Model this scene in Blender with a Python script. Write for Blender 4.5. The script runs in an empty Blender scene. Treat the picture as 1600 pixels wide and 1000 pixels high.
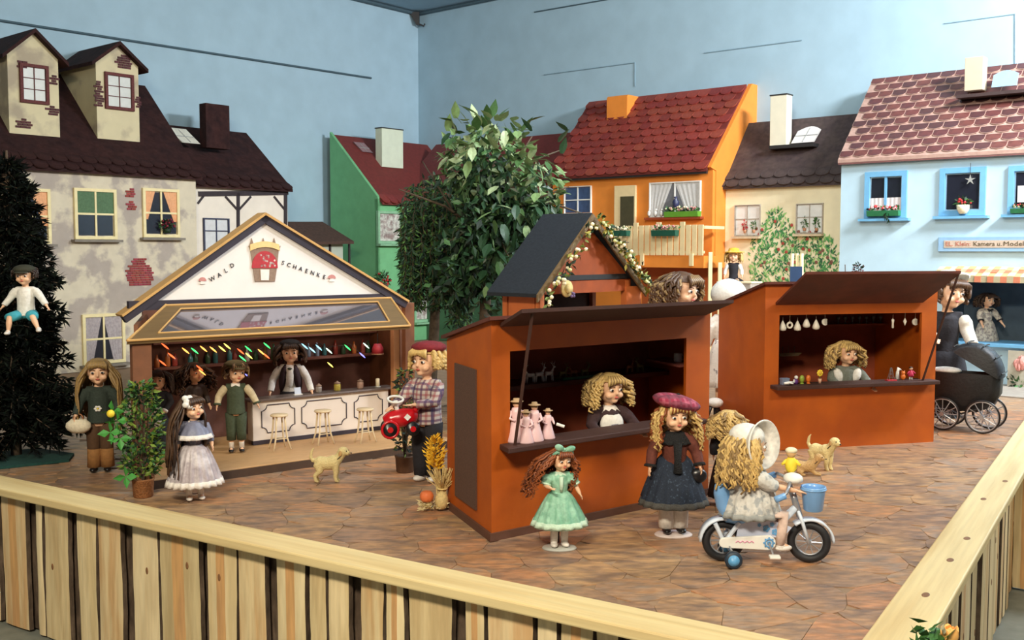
import bpy, bmesh, math, random
from math import sin, cos, pi, radians, atan2, sqrt, hypot
from mathutils import Vector, Matrix, Euler
random.seed(7)
SC = bpy.context.scene
COL = SC.collection
# ---------------------------------------------------------------- camera
F = 1620.0; PT = math.atan(110/1620.0); CZ = 1.62; PZ = 0.5   # PZ: top of the display platform
cam = bpy.data.cameras.new('camera'); co = bpy.data.objects.new('camera', cam); COL.objects.link(co)
cam.sensor_width = 36.0; cam.lens = F*36.0/1600.0; cam.clip_end = 60
co.location = (0, 0, CZ); co.rotation_euler = (pi/2-PT, 0, 0); SC.camera = co
# ---------------------------------------------------------------- world, lights, exposure
wd = bpy.data.worlds.new('world'); SC.world = wd; wd.use_nodes = True
wd.node_tree.nodes['Background'].inputs[0].default_value = (0.80, 0.87, 1.0, 1)
wd.node_tree.nodes['Background'].inputs[1].default_value = 0.09
SC.view_settings.view_transform = 'Standard'; SC.view_settings.look = 'None'
SC.view_settings.gamma = 1.0; SC.view_settings.use_curve_mapping = False
SC.view_settings.exposure = 0.08
def area(name, loc, target, sx, sy, power, col):
    l = bpy.data.lights.new(name, 'AREA'); l.shape = 'RECTANGLE'; l.size = sx; l.size_y = sy
    l.energy = power; l.color = col
    o = bpy.data.objects.new(name, l); COL.objects.link(o); o.location = loc
    o.rotation_euler = (Vector(target)-Vector(loc)).to_track_quat('-Z', 'Y').to_euler()
    return o
area('ceiling_lamp_front', (-1.2, -0.8, 4.3), (0.2, 4.5, 0.5), 1.5, 0.5, 320, (1.0, 0.88, 0.68))
area('ceiling_lamp_right', (5.6, 5.6, 4.6), (4.0, 10.2, 3.0), 1.8, 0.5, 660, (0.95, 0.97, 1.0))
area('near_fill_light', (2.6, 1.2, 4.3), (1.6, 4.2, 0.5), 1.2, 0.4, 95, (1.0, 0.90, 0.72))  # unseen fill light, added to brighten the right foreground
area('ceiling_lamp_middle', (0.6, 5.4, 4.6), (0.8, 9.0, 1.8), 1.4, 0.5, 95, (0.88, 0.94, 1.0))
# ---------------------------------------------------------------- geometry helpers
def ray(px, py):
    a = (px-800)/F; b = (500-py)/F; c, s = cos(PT), sin(PT)
    return (a, c+b*s, -s+b*c)
def atz(px, py, z=PZ):
    r = ray(px, py); t = (z-CZ)/r[2]; return Vector((r[0]*t, r[1]*t, z))
def atY(px, py, Y):
    r = ray(px, py); t = Y/r[1]; return Vector((r[0]*t, Y, CZ+r[2]*t))
class Fr:                      # a vertical working frame: u along the front, v into the depth, z up
    def __init__(s, o, ang):
        s.o = o; s.a = ang; s.ex = (cos(ang), sin(ang)); s.ey = (-sin(ang), cos(ang))
    def uv(s, px, py, v=0.0):
        r = ray(px, py); n = s.ey
        t = (s.o[0]*n[0]+s.o[1]*n[1]+v)/(r[0]*n[0]+r[1]*n[1])
        x, y, z = r[0]*t, r[1]*t, CZ+r[2]*t
        return ((x-s.o[0])*s.ex[0]+(y-s.o[1])*s.ex[1], z)
    def w(s, u, v, z=0.0):
        return Vector((s.o[0]+u*s.ex[0]+v*s.ey[0], s.o[1]+u*s.ex[1]+v*s.ey[1], z))
    def loc(s, p):
        dx, dy = p[0]-s.o[0], p[1]-s.o[1]
        return (dx*s.ex[0]+dy*s.ex[1], dx*s.ey[0]+dy*s.ey[1])
def rotm(rx=0, ry=0, rz=0): return Euler((rx, ry, rz)).to_matrix()
class MB:
    def __init__(s): s.v = []; s.f = []; s.m = []; s.k = 0; s.T = None
    def mat(s, k): s.k = k; return s
    def add(s, vs, fs):
        b = len(s.v)
        if s.T is not None: vs = [s.T @ Vector(p) for p in vs]
        s.v += [tuple(p) for p in vs]
        for f in fs: s.f.append(tuple(i+b for i in f)); s.m.append(s.k)
        return s
    def box(s, x0, x1, y0, y1, z0, z1):
        return s.add([(x0,y0,z0),(x1,y0,z0),(x1,y1,z0),(x0,y1,z0),(x0,y0,z1),(x1,y0,z1),(x1,y1,z1),(x0,y1,z1)],
              [(0,3,2,1),(4,5,6,7),(0,1,5,4),(1,2,6,5),(2,3,7,6),(3,0,4,7)])
    def cb(s, c, sz, R=None):
        c = Vector(c); h = Vector(sz)/2; vs = []
        for z in (-1,1):
            for x, y in ((-1,-1),(1,-1),(1,1),(-1,1)):
                q = Vector((x*h.x, y*h.y, z*h.z)); vs.append(c + (R @ q if R else q))
        return s.add(vs, [(0,3,2,1),(4,5,6,7),(0,1,5,4),(1,2,6,5),(2,3,7,6),(3,0,4,7)])
    def hexa(s, a, b):         # prism from two matching loops
        n = len(a); fs = [tuple(range(n))[::-1], tuple(range(n, 2*n))]
        fs += [(i, (i+1) % n, n+(i+1) % n, n+i) for i in range(n)]
        return s.add(list(a)+list(b), fs)
    def pxz(s, pts, y0, y1):   # polygon in x,z pushed along y
        return s.hexa([(x, y0, z) for x, z in pts], [(x, y1, z) for x, z in pts])
    def pxy(s, pts, z0, z1): return s.hexa([(x, y, z0) for x, y in pts], [(x, y, z1) for x, y in pts])
    def pyz(s, pts, x0, x1): return s.hexa([(x0, y, z) for y, z in pts], [(x1, y, z) for y, z in pts])
    def tube(s, pts, r, n=8, cap=True):
        pts = [Vector(p) for p in pts]; L = len(pts)
        rs = r if isinstance(r, (list, tuple)) else [r]*L
        ref = None; vs = []
        for i, p in enumerate(pts):
            d = (pts[min(i+1, L-1)]-pts[max(i-1, 0)])
            d = d.normalized() if d.length > 1e-9 else Vector((0, 0, 1))
            if ref is None: ref = d.orthogonal().normalized()
            ref = (ref-d*ref.dot(d)); ref = ref.normalized() if ref.length > 1e-6 else d.orthogonal().normalized()
            b = d.cross(ref)
            for k in range(n):
                a = 2*pi*k/n; vs.append(p+(ref*cos(a)+b*sin(a))*rs[i])
        fs = [(i*n+k, i*n+(k+1) % n, (i+1)*n+(k+1) % n, (i+1)*n+k) for i in range(L-1) for k in range(n)]
        if cap: fs += [tuple(range(n))[::-1], tuple(range((L-1)*n, L*n))]
        return s.add(vs, fs)
    def lathe(s, prof, n=16, c=(0,0,0), sx=1, sy=1, R=None):
        c = Vector(c); vs = []
        for r, z in prof:
            for k in range(n):
                q = Vector((r*cos(2*pi*k/n)*sx, r*sin(2*pi*k/n)*sy, z)); vs.append(c+(R @ q if R else q))
        fs = [(i*n+k, i*n+(k+1) % n, (i+1)*n+(k+1) % n, (i+1)*n+k) for i in range(len(prof)-1) for k in range(n)]
        fs += [tuple(range(n))[::-1], tuple(range((len(prof)-1)*n, len(prof)*n))]
        return s.add(vs, fs)
    def ell(s, c, r, n=12, m=8, R=None):
        if not isinstance(r, (list, tuple)): r = (r, r, r)
        c = Vector(c); vs = []; 
        for j in range(1, m):
            t = pi*j/m
            for k in range(n):
                a = 2*pi*k/n; q = Vector((r[0]*sin(t)*cos(a), r[1]*sin(t)*sin(a), r[2]*cos(t)))
                vs.append(c+(R @ q if R else q))
        for sgn in (1, -1):
            q = Vector((0, 0, sgn*r[2])); vs.append(c+(R @ q if R else q))
        T = (m-1)*n; fs = [(j*n+k, (j+1)*n+k, (j+1)*n+(k+1) % n, j*n+(k+1) % n) for j in range(m-2) for k in range(n)]
        fs += [(T, k, (k+1) % n) for k in range(n)] + [(T+1, (m-2)*n+(k+1) % n, (m-2)*n+k) for k in range(n)]
        return s.add(vs, fs)
    def cyl(s, a, b, r, n=12, r2=None): return s.tube([a, b], [r, r if r2 is None else r2], n)
    def torus(s, c, R, r, n=24, m=8, M=None):
        c = Vector(c); vs = []
        for i in range(n):
            a = 2*pi*i/n
            for j in range(m):
                b = 2*pi*j/m; q = Vector(((R+r*cos(b))*cos(a), r*sin(b), (R+r*cos(b))*sin(a)))
                vs.append(c+(M @ q if M else q))
        return s.add(vs, [(i*m+j, i*m+(j+1) % m, ((i+1) % n)*m+(j+1) % m, ((i+1) % n)*m+j) for i in range(n) for j in range(m)])
    def leaf(s, p, d, L, W, up=None):
        p = Vector(p); d = Vector(d).normalized(); sd = d.cross(up or Vector((random.uniform(-1,1), random.uniform(-1,1), random.uniform(-.3,1))))
        if sd.length < 1e-3: sd = d.orthogonal()
        sd.normalize(); n = sd.cross(d)
        return s.add([p, p+d*L*.45+sd*W*.5-n*W*.12, p+d*L, p+d*L*.45-sd*W*.5-n*W*.12, p+d*L*.45], [(0,1,4),(1,2,4),(2,3,4),(3,0,4)])
    def mesh(s, name, mats, smooth=False):
        me = bpy.data.meshes.new(name); me.from_pydata(s.v, [], s.f)
        ms = mats if isinstance(mats, (list, tuple)) else [mats]
        for m in ms: me.materials.append(m)
        me.polygons.foreach_set('material_index', [min(k, len(ms)-1) for k in s.m])
        if smooth: me.polygons.foreach_set('use_smooth', [True]*len(me.polygons))
        me.validate(); me.update(); return me
    def build(s, name, mats, parent=None, smooth=False, bevel=0, seg=2):
        me = s.mesh(name, mats, smooth)
        bm = bmesh.new(); bm.from_mesh(me)
        bmesh.ops.recalc_face_normals(bm, faces=bm.faces)
        if bevel:
            es = [e for e in bm.edges if len(e.link_faces) == 2 and e.calc_face_angle() > .5]
            bmesh.ops.bevel(bm, geom=es, offset=bevel, segments=seg, profile=.5, affect='EDGES', clamp_overlap=True)
        bm.to_mesh(me); bm.free()
        return link(name, me, parent)
def link(name, me, parent=None):
    o = bpy.data.objects.new(name, me); COL.objects.link(o)
    if parent is not None: o.parent = parent
    return o
def tag(o, label=None, cat=None, group=None, kind=None):
    if label: o['label'] = label
    if cat: o['category'] = cat
    if group: o['group'] = group
    if kind: o['kind'] = kind
    return o
def thing(name, label, cat, loc=(0,0,0), rz=0, group=None, sc=1.0):
    o = bpy.data.objects.new(name, None); COL.objects.link(o); o.empty_display_size = .1
    o.location = loc; o.rotation_euler = (0, 0, rz); o.scale = (sc, sc, sc)
    return tag(o, label, cat, group)
def dup(root, loc, rz, label=None, sc=None):
    r = root.copy(); COL.objects.link(r); r.location = loc; r.rotation_euler = (0, 0, rz)
    if sc: r.scale = (sc, sc, sc)
    if label: r['label'] = label
    for ch in list(root.children):
        c = ch.copy(); COL.objects.link(c); c.parent = r
        for g in list(ch.children):
            d = g.copy(); COL.objects.link(d); d.parent = c
    return r
# ---------------------------------------------------------------- materials
def srgb(c):
    return tuple(((x/255)/12.92 if x/255 <= .04045 else ((x/255+.055)/1.055)**2.4) for x in c)
_M = {}
def mat(name, c, rough=.6, var=.12, scale=8, bump=0, metal=0, rnd=0, c2=None, stretch=(1,1,1), emis=0, trans=0, coat=0, mix=(.42,.62), spec=None, gen='Object', bs=None):
    if name in _M: return _M[name]
    m = bpy.data.materials.new(name); m.use_nodes = True; nt = m.node_tree; N = nt.nodes; Lk = nt.links
    b = N['Principled BSDF']; col = srgb(c)
    b.inputs['Roughness'].default_value = rough; b.inputs['Metallic'].default_value = metal
    if spec is not None: b.inputs['Specular IOR Level'].default_value = spec
    if coat: b.inputs['Coat Weight'].default_value = coat
    if trans: b.inputs['Transmission Weight'].default_value = trans; b.inputs['IOR'].default_value = 1.45
    tc = N.new('ShaderNodeTexCoord'); mp = N.new('ShaderNodeMapping'); mp.inputs['Scale'].default_value = stretch
    if gen == 'World':
        gm = N.new('ShaderNodeNewGeometry'); Lk.new(gm.outputs['Position'], mp.inputs[0])
    else: Lk.new(tc.outputs[gen], mp.inputs[0])
    nz = N.new('ShaderNodeTexNoise'); nz.inputs['Scale'].default_value = scale; nz.inputs['Detail'].default_value = 5
    Lk.new(mp.outputs[0], nz.inputs['Vector'])
    if c2 is not None:
        rp = N.new('ShaderNodeMapRange'); rp.inputs[1].default_value = mix[0]; rp.inputs[2].default_value = mix[1]
        Lk.new(nz.outputs['Fac'], rp.inputs[0])
        mx = N.new('ShaderNodeMix'); mx.data_type = 'RGBA'; mx.inputs[6].default_value = (*col, 1); mx.inputs[7].default_value = (*srgb(c2), 1)
        Lk.new(rp.outputs[0], mx.inputs[0]); out = mx.outputs[2]
    else:
        rg = N.new('ShaderNodeRGB'); rg.outputs[0].default_value = (*col, 1); out = rg.outputs[0]
    hs = N.new('ShaderNodeHueSaturation'); Lk.new(out, hs.inputs['Color'])
    mr = N.new('ShaderNodeMapRange'); mr.inputs[1].default_value = .3; mr.inputs[2].default_value = .7
    mr.inputs[3].default_value = 1-var; mr.inputs[4].default_value = 1+var
    n2 = N.new('ShaderNodeTexNoise'); n2.inputs['Scale'].default_value = scale*2.7; n2.inputs['Detail'].default_value = 4
    Lk.new(mp.outputs[0], n2.inputs['Vector']); Lk.new(n2.outputs['Fac'], mr.inputs[0])
    vout = mr.outputs[0]
    if rnd:
        oi = N.new('ShaderNodeObjectInfo'); r2 = N.new('ShaderNodeMapRange'); r2.inputs[3].default_value = 1-rnd; r2.inputs[4].default_value = 1+rnd
        Lk.new(oi.outputs['Random'], r2.inputs[0]); mm = N.new('ShaderNodeMath'); mm.operation = 'MULTIPLY'
        Lk.new(vout, mm.inputs[0]); Lk.new(r2.outputs[0], mm.inputs[1]); vout = mm.outputs[0]
        r3 = N.new('ShaderNodeMath'); r3.operation = 'MULTIPLY'; r3.inputs[1].default_value = 7.13; Lk.new(oi.outputs['Random'], r3.inputs[0])
        r4 = N.new('ShaderNodeMath'); r4.operation = 'FRACT'; Lk.new(r3.outputs[0], r4.inputs[0])
        r5 = N.new('ShaderNodeMapRange'); r5.inputs[3].default_value = .5-rnd*.06; r5.inputs[4].default_value = .5+rnd*.06
        Lk.new(r4.outputs[0], r5.inputs[0]); Lk.new(r5.outputs[0], hs.inputs['Hue'])
    Lk.new(vout, hs.inputs['Value']); Lk.new(hs.outputs[0], b.inputs['Base Color'])
    if bump:
        bp = N.new('ShaderNodeBump'); bp.inputs['Strength'].default_value = bump; bp.inputs['Distance'].default_value = .01
        if bs:
            n3 = N.new('ShaderNodeTexNoise'); n3.inputs['Scale'].default_value = bs; Lk.new(mp.outputs[0], n3.inputs['Vector']); Lk.new(n3.outputs['Fac'], bp.inputs['Height'])
        else: Lk.new(n2.outputs['Fac'], bp.inputs['Height'])
        Lk.new(bp.outputs[0], b.inputs['Normal'])
    if emis:
        b.inputs['Emission Color'].default_value = (*col, 1); b.inputs['Emission Strength'].default_value = emis
    _M[name] = m; return m
def vec(p): return (p[0], p[1], p[2])
# ================================================================ frames of the two rows of houses
RB0 = atz(1580, 602)
R = Fr((RB0.x, RB0.y), radians(-40))          # right row
u_, z_ = R.uv(653, 20, .9); CORNER = R.w(u_, .9); CEIL = z_
L = Fr((CORNER.x+1.0*.766, CORNER.y-1.0*.643), radians(50))   # left row
m_wall = mat('pale_blue_wall_paint', (162, 190, 204), .75, .05, 1.6)
m_ceil = mat('grey_blue_ceiling_paint', (150, 176, 190), .8, .05, 2)
m_conc = mat('grey_concrete', (120, 122, 112), .7, .15, 5, bump=.2)
m_dark = mat('dark_metal', (40, 38, 38), .5, .1, 10)
# room shell
fl = MB().box(-9, 12, -3, 16, -.1, 0).build('floor', m_conc); tag(fl, kind='structure')
def wallrun(name, a, b, th, h):
    d = (b-a).normalized(); n = Vector((-d.y, d.x, 0))*th
    pts = [(a.x, a.y), (b.x, b.y), (b.x+n.x, b.y+n.y), (a.x+n.x, a.y+n.y)]
    return tag(MB().pxy(pts, 0, h).build(name, m_wall), kind='structure')
CL = CORNER-Vector((.643, .766, 0))*12; CR = CORNER+Vector((.766, -.643, 0))*15
wallrun('wall_left', CL, CORNER+Vector((.64,.77,0))*.15, .15, CEIL+.1)
wallrun('wall_right', CORNER-Vector((.766,-.643,0))*.15, CR, .15, CEIL+.1)
tag(MB().box(-13, 14, -3, 17, CEIL, CEIL+.1).build('ceiling', m_ceil), kind='structure')
# thin dark joints where the wall boards meet, and the bracket in the corner
def wallline(fr, v, pts, w=.008, name='trim_1'):
    b = MB(); q = []
    for px, py in pts:
        u, z = fr.uv(px, py, v); p = fr.w(u, v, z); q.append(p)
    b.tube(q, w, 6); return tag(b.build(name, m_line), kind='structure')
m_line = mat('wall_joint_dark_line', (70, 92, 102), .8, .1, 10)
m_line2 = mat('wall_joint_pale_line', (128, 156, 170), .8, .1, 10)
wallline(L, .99, [(-60, 22), (0, 32), (580, 122)], .013, 'trim_1')
k_ = 2
for pts, w in [([(850,117),(992,98),(992,135)], .006), ([(1100,83),(1253,63)], .006), ([(1475,37),(1586,22),(1586,110)], .006), ([(835,19),(990,-8)], .008)]:
    o = wallline(R, .895, pts, w, 'trim_%d' % k_); o.data.materials[0] = m_line2 if w < .007 else m_line; k_ += 1
def bar(name, a, b, w, m, **k):
    return tag(MB().tube([a, b], w, 6).build(name, m), **k)
# dark trim along the ceiling edge
cz = CEIL-.03
bar('trim_6', CORNER+Vector((-.643,-.766,0))*3+Vector((.05,-.03,cz)), CORNER+Vector((0,-.05,cz)), .02, m_line, kind='structure')
bar('trim_7', CORNER+Vector((.766,-.643,0))*3+Vector((0,-.03,cz)), CORNER+Vector((0,-.05,cz)), .02, m_line, kind='structure')
t = thing('corner_bracket', 'small dark bracket up where the two pale blue walls meet the ceiling', 'bracket', CORNER+Vector((0,-.12,CEIL-.17)))
MB().pxz([(-.10,.15),(.03,.15),(.03,-.02),(-.01,-.02)], -.03, .03).build('plate', m_dark, t)
MB().tube([(.03,0,-.01),(.09,0,-.03),(.10,0,.0)], .012, 6).build('hook', m_dark, t)
# ---------------------------------------------------------------- platform ground with flagstones
m_soil = mat('brown_grout', (150, 122, 96), .8, .2, 6, bump=.3)
FO = atz(0, 742, .62); FE = atz(1290, 1010, .62); RO = atz(1345, 1000, .62); RE = atz(1600, 655, .62)
def isect(a, b, c, d):
    x1,y1,x2,y2,x3,y3,x4,y4 = a.x,a.y,b.x,b.y,c.x,c.y,d.x,d.y
    den = (x1-x2)*(y3-y4)-(y1-y2)*(x3-x4)
    t = ((x1-x3)*(y3-y4)-(y1-y3)*(x3-x4))/den
    return Vector((x1+t*(x2-x1), y1+t*(y2-y1), .62))
NC = isect(FO, FE, RO, RE)
FL = FO+(FO-FE).normalized()*1.2; RF = RE+(RE-RO).normalized()*1.8
poly = [(FL.x, FL.y), (NC.x, NC.y), (RF.x, RF.y)]
ra = R.w(3.0, .9); poly += [(ra.x, ra.y), (CORNER.x, CORNER.y)]
la = L.w(-9.0, 1.0); poly += [(la.x, la.y)]
tag(MB().pxy(poly, .02, PZ-.004).build('stage_platform', m_soil), kind='structure')
STAGE = bpy.data.objects['stage_platform']
m_st = [mat('painted_flagstone_%s' % n, c, .42, .24, 8, c2=c2, bump=.3, rnd=.045, stretch=(1,2.4,1), gen='World', mix=(.38,.64)) for n, c, c2 in
        [('tan', (184,144,104), (132,108,90)), ('rust', (188,134,94), (138,112,92)), ('brown', (172,134,102), (126,104,90)), ('grey', (152,130,112), (184,138,98))]]
def clip(poly, p, n):
    out = []
    for i in range(len(poly)):
        a, b = poly[i], poly[(i+1) % len(poly)]
        da = (a[0]-p[0])*n[0]+(a[1]-p[1])*n[1]; db = (b[0]-p[0])*n[0]+(b[1]-p[1])*n[1]
        if da <= 0: out.append(a)
        if da*db < 0:
            t = da/(da-db); out.append((a[0]+(b[0]-a[0])*t, a[1]+(b[1]-a[1])*t))
    return out
rs = random.Random(3); seeds = []
A_ = (poly[0], poly[1], poly[2])
def inside(x, y, m=.0):
    for a, b in ((poly[0], poly[1]), (poly[1], poly[2])):
        ex, ey = b[0]-a[0], b[1]-a[1]; l = hypot(ex, ey)
        if (-(y-a[1])*ex+(x-a[0])*ey)/l > -m: return False
    return True
y = 2.2; row = 0
while y < 7.6:
    x = -3.6+(row % 2)*.15
    while x < 3.6:
        sx, sy = x+rs.uniform(-.1,.1), y+rs.uniform(-.07,.07)
        if inside(sx, sy, -.06) and abs(sx) < .52*sy+.35: seeds.append((sx, sy))
        x += .27+max(0, y-5)*.09
    y += .185+max(0, y-4.5)*.05; row += 1
for i, s in enumerate(seeds):
    c = [(s[0]-.35, s[1]-.3), (s[0]+.35, s[1]-.3), (s[0]+.35, s[1]+.3), (s[0]-.35, s[1]+.3)]
    for j, q in enumerate(seeds):
        if i == j or abs(q[0]-s[0]) > .8 or abs(q[1]-s[1]) > .7: continue
        d = (q[0]-s[0], q[1]-s[1]); l = hypot(*d); n = (d[0]/l, d[1]/l)
        c = clip(c, (s[0]+d[0]/2-n[0]*.0012, s[1]+d[1]/2-n[1]*.0012), n)
    for a, b in ((poly[0], poly[1]), (poly[1], poly[2])):
        ex, ey = b[0]-a[0], b[1]-a[1]; l = hypot(ex, ey); c = clip(c, a, (ey/l, -ex/l))
    if len(c) < 3: continue
    # round the corners a little
    cc = []
    for k in range(len(c)):
        a, b, d = c[k-1], c[k], c[(k+1) % len(c)]
        cc += [(b[0]+(a[0]-b[0])*.22-s[0], b[1]+(a[1]-b[1])*.22-s[1]), (b[0]+(d[0]-b[0])*.22-s[0], b[1]+(d[1]-b[1])*.22-s[1])]
    o = MB().pxy(cc, -.004, 0).build('flagstone', m_st[rs.choice([0,0,1,2,2,3])], STAGE)
    o.location = (s[0], s[1], PZ)
# ---------------------------------------------------------------- slab fence round the platform
m_rail = mat('planed_pine', (226, 204, 152), .5, .07, 4, c2=(206,176,120), stretch=(.25,5,5), bump=.05, mix=(.45,.75))
m_slab = [mat('slab_pine_%d' % i, c, .6, .10, 5, c2=c2, stretch=(5,5,.5), bump=.15, rnd=.05, mix=(.40,.60)) for i, (c, c2) in
          enumerate([((232,210,164),(216,192,144)), ((224,200,154),(208,170,120)), ((236,216,172),(222,198,152)), ((216,194,148),(200,174,128))])]
m_bark = mat('brown_bark', (74, 58, 44), .9, .35, 14, c2=(104,86,70), bump=.8, stretch=(1,1,.4))
m_heart = mat('orange_heartwood', (206, 158, 106), .6, .15, 5, c2=(212,164,106), stretch=(5,5,.5), bump=.1)
m_knot = mat('knot_wood', (132, 92, 58), .6, .2, 20)
def plank(parent, fr_x0, fr_x1, ztop, zbot, y, seed, idx):
    r = random.Random(seed); n = 9; x0, x1 = fr_x0, fr_x1; w = x1-x0
    b = MB(); vs = []; lft = []; rgt = []
    a0, a1 = r.uniform(-1,1), r.uniform(-1,1)
    for i in range(n+1):
        t = i/n; z = ztop+(zbot-ztop)*t
        dl = .006*a0*sin(t*4+seed)+r.uniform(-.002,.002); dr = .006*a1*sin(t*5+seed*2)+r.uniform(-.002,.002)
        lft.append((x0+dl, z)); rgt.append((x1+dr, z))
    th = .018
    for i in range(n+1):
        (xl, z), (xr, _) = lft[i], rgt[i]; bk = min(.008, w*.2)
        vs += [(xl, y+th, z), (xl+bk*.4, y, z), (xl+w*.33, y-.003, z), (xl+w*.62, y-.003, z), (xr-bk*.4, y, z), (xr, y+th, z)]
    fs = []
    for i in range(n):
        for k in range(5):
            a = i*6+k; fs.append((a, a+6, a+7, a+1))
        fs.append((i*6+5, (i+1)*6+5, (i+1)*6, i*6))
    fs += [(0,1,2,3,4,5), tuple(n*6+k for k in range(6))[::-1]]
    b.add(vs, fs)
    heart = w > .05 and r.random() < .33
    b.m = []
    for i in range(n):
        b.m += [1, 0, 2 if heart else 0, 0, 1, 0]
    b.m += [0, 0]
    o = b.build('fence_plank', [m_slab[idx % 4], m_bark, m_heart], parent)
    if w > .045 and r.random() < .5:
        kx = x0+w*r.uniform(.3,.7); kz = ztop+(zbot-ztop)*r.uniform(.15,.7)
        MB().ell((kx, y-.003, kz), (.008, .002, .014), 10, 6).build('knot', m_knot, o, True)
# front run: frame along the inner rail edge
fa = atan2((FE-FO).y, (FE-FO).x); FF = Fr((FO.x, FO.y), fa)
fence = thing('slab_fence', 'low pine slab fence with a planed top rail around the stone ground', 'fence', (FO.x, FO.y, 0), fa)
ncu = FF.loc(NC)[0]
MB().hexa([(-1.2,-.15,.585),(ncu+.085,-.15,.585),(ncu,0,.585),(-1.2,0,.585)], [(-1.2,-.15,.62),(ncu+.085,-.15,.62),(ncu,0,.62),(-1.2,0,.62)]).build('top_rail', m_rail, fence, bevel=.006)
MB().box(-1.2, ncu-.0, -.06, -.045, .01, .585).build('backing_board', m_bark, fence)
YF = -.095
px_b = [-40,-8,0,40,60,65,104,120,190,207,248,312,322,370,415,430,478,482,545,562,600,632,637,682,708,725,759,762,815,832,836,872,876,915,967,985,1030,1036,1080,1100,1140,1160,1200]
def fu(px, yapprox): return FF.uv(px, yapprox, YF)[0]
bnd = []
edges = [(-40,-4),(1,40),(54,66),(67,106),(119,150),(151,189),(205,247),(249,312),(322,369),(370,415),(430,478),(482,510),(511,546),(562,600),(601,632),(637,707),(725,759),(761,832),(838,870),(876,930),(931,967),(985,1026),(1030,1075),(1082,1130),(1136,1180),(1186,1230)]
for i, (a, b) in enumerate(edges):
    ya = 785+.21*a; yb = 785+.21*b
    plank(fence, fu(a+1, ya), fu(b, yb), .585, .012, YF, 11+i*3, i)
# right run
ra_ = atan2((RE-RO).y, (RE-RO).x)
fence2 = thing('side_fence', 'pine slab fence receding along the right edge of the platform', 'fence', (NC.x, NC.y, 0), ra_)
LR = (RF-NC).length
# local x away from the camera along the run, local -y to the right (outside)
MB().hexa([(-.115,-.15,.585),(LR,-.15,.585),(LR,0,.585),(0,0,.585)], [(-.115,-.15,.62),(LR,-.15,.62),(LR,0,.62),(0,0,.62)]).build('top_rail', m_rail, fence2, bevel=.006)
MB().box(0, LR, -.045, -.035, .01, .585).build('backing_board', m_bark, fence2)
x = -.03; i = 0; rr = random.Random(5)
while x < LR-.1:
    w = rr.uniform(.07,.13); plank(fence2, x, x+w, .585, .012, -.09-rr.uniform(0,.02), 101+i*3, i); x += w+rr.choice([.006,.03,.055]); i += 1
# short run that turns away to the right at the edge of the picture
Q = atz(1580, 921, 0); fr_ = thing('return_fence', 'short run of pine slab fence turning right at the far right edge', 'fence', (Q.x, Q.y, 0), fa)
MB().box(-.05, 1.4, -.03, .12, .583, .6185).build('top_rail', m_rail, fr_, bevel=.006); MB().box(.0, 1.4, .03, .04, .01, .585).build('backing_board', m_bark, fr_)
x = .0; i = 0
while x < 1.3: w = rr.uniform(.07,.13); plank(fr_, x, x+w, .585, .012, 0, 301+i*3, i); x += w+rr.choice([.006,.03]); i += 1
for kx in (.55,.95,1.25,1.9,2.3):
    MB().lathe([(.016,0),(.014,.0012),(.002,.0016)], 12, (kx, -.05-rr.uniform(0,.05), .62), 1.5, .7).build('knot', m_knot, bpy.data.objects['side_fence'])
# ================================================================ house building kit
def text_mesh(txt, size, ext=.002, align='CENTER'):
    c = bpy.data.curves.new('t', 'FONT'); c.body = txt; c.size = size; c.extrude = ext; c.align_x = align; c.resolution_u = 2
    o = bpy.data.objects.new('t', c); COL.objects.link(o); bpy.context.view_layer.update()
    me = bpy.data.meshes.new_from_object(o.evaluated_get(bpy.context.evaluated_depsgraph_get()))
    vs = [v.co.copy() for v in me.vertices]; fs = [tuple(p.vertices) for p in me.polygons]
    bpy.data.objects.remove(o); bpy.data.meshes.remove(me); bpy.data.curves.remove(c)
    return vs, fs
class House:
    def __init__(s, name, label, cat, fr, uc, v0=0.0, zb=PZ):
        s.fr = fr; s.uc = uc; s.vo = v0; s.zb = zb
        s.root = thing(name, label, cat, fr.w(uc, v0, zb), fr.a)
        s.T = Matrix.Translation((-uc, -v0, -zb))
    def mb(s):
        b = MB(); b.T = s.T; return b
    def add(s, b, name, m, parent=None, **k): return b.build(name, m, parent or s.root, **k)
    def rect(s, x0, y0, x1, y1, v):
        a = s.fr.uv(x0, y0, v); b = s.fr.uv(x1, y1, v); c = s.fr.uv(x0, y1, v); d = s.fr.uv(x1, y0, v)
        return ((a[0]+c[0])/2, (b[0]+d[0])/2, (b[1]+c[1])/2, (a[1]+d[1])/2)   # u0,u1,z0,z1
def solve_v(fr, px, py, u):
    lo, hi = -3.0, 3.0
    g = lambda v: fr.uv(px, py, v)[0]-u
    for _ in range(50):
        m = (lo+hi)/2
        if g(lo)*g(m) <= 0: hi = m
        else: lo = m
    return lo
m_glassdark = mat('dark_window_pane', (34, 36, 46), .15, .1, 6)
m_white = mat('white_paint', (236, 234, 226), .55, .05, 6)
def ring(b, u0, u1, z0, z1, w, v0, v1):
    b.box(u0, u1, v0, v1, z1-w, z1); b.box(u0, u1, v0, v1, z0, z0+w)
    b.box(u0, u0+w, v0, v1, z0+w, z1-w); b.box(u1-w, u1, v0, v1, z0+w, z1-w)
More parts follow.
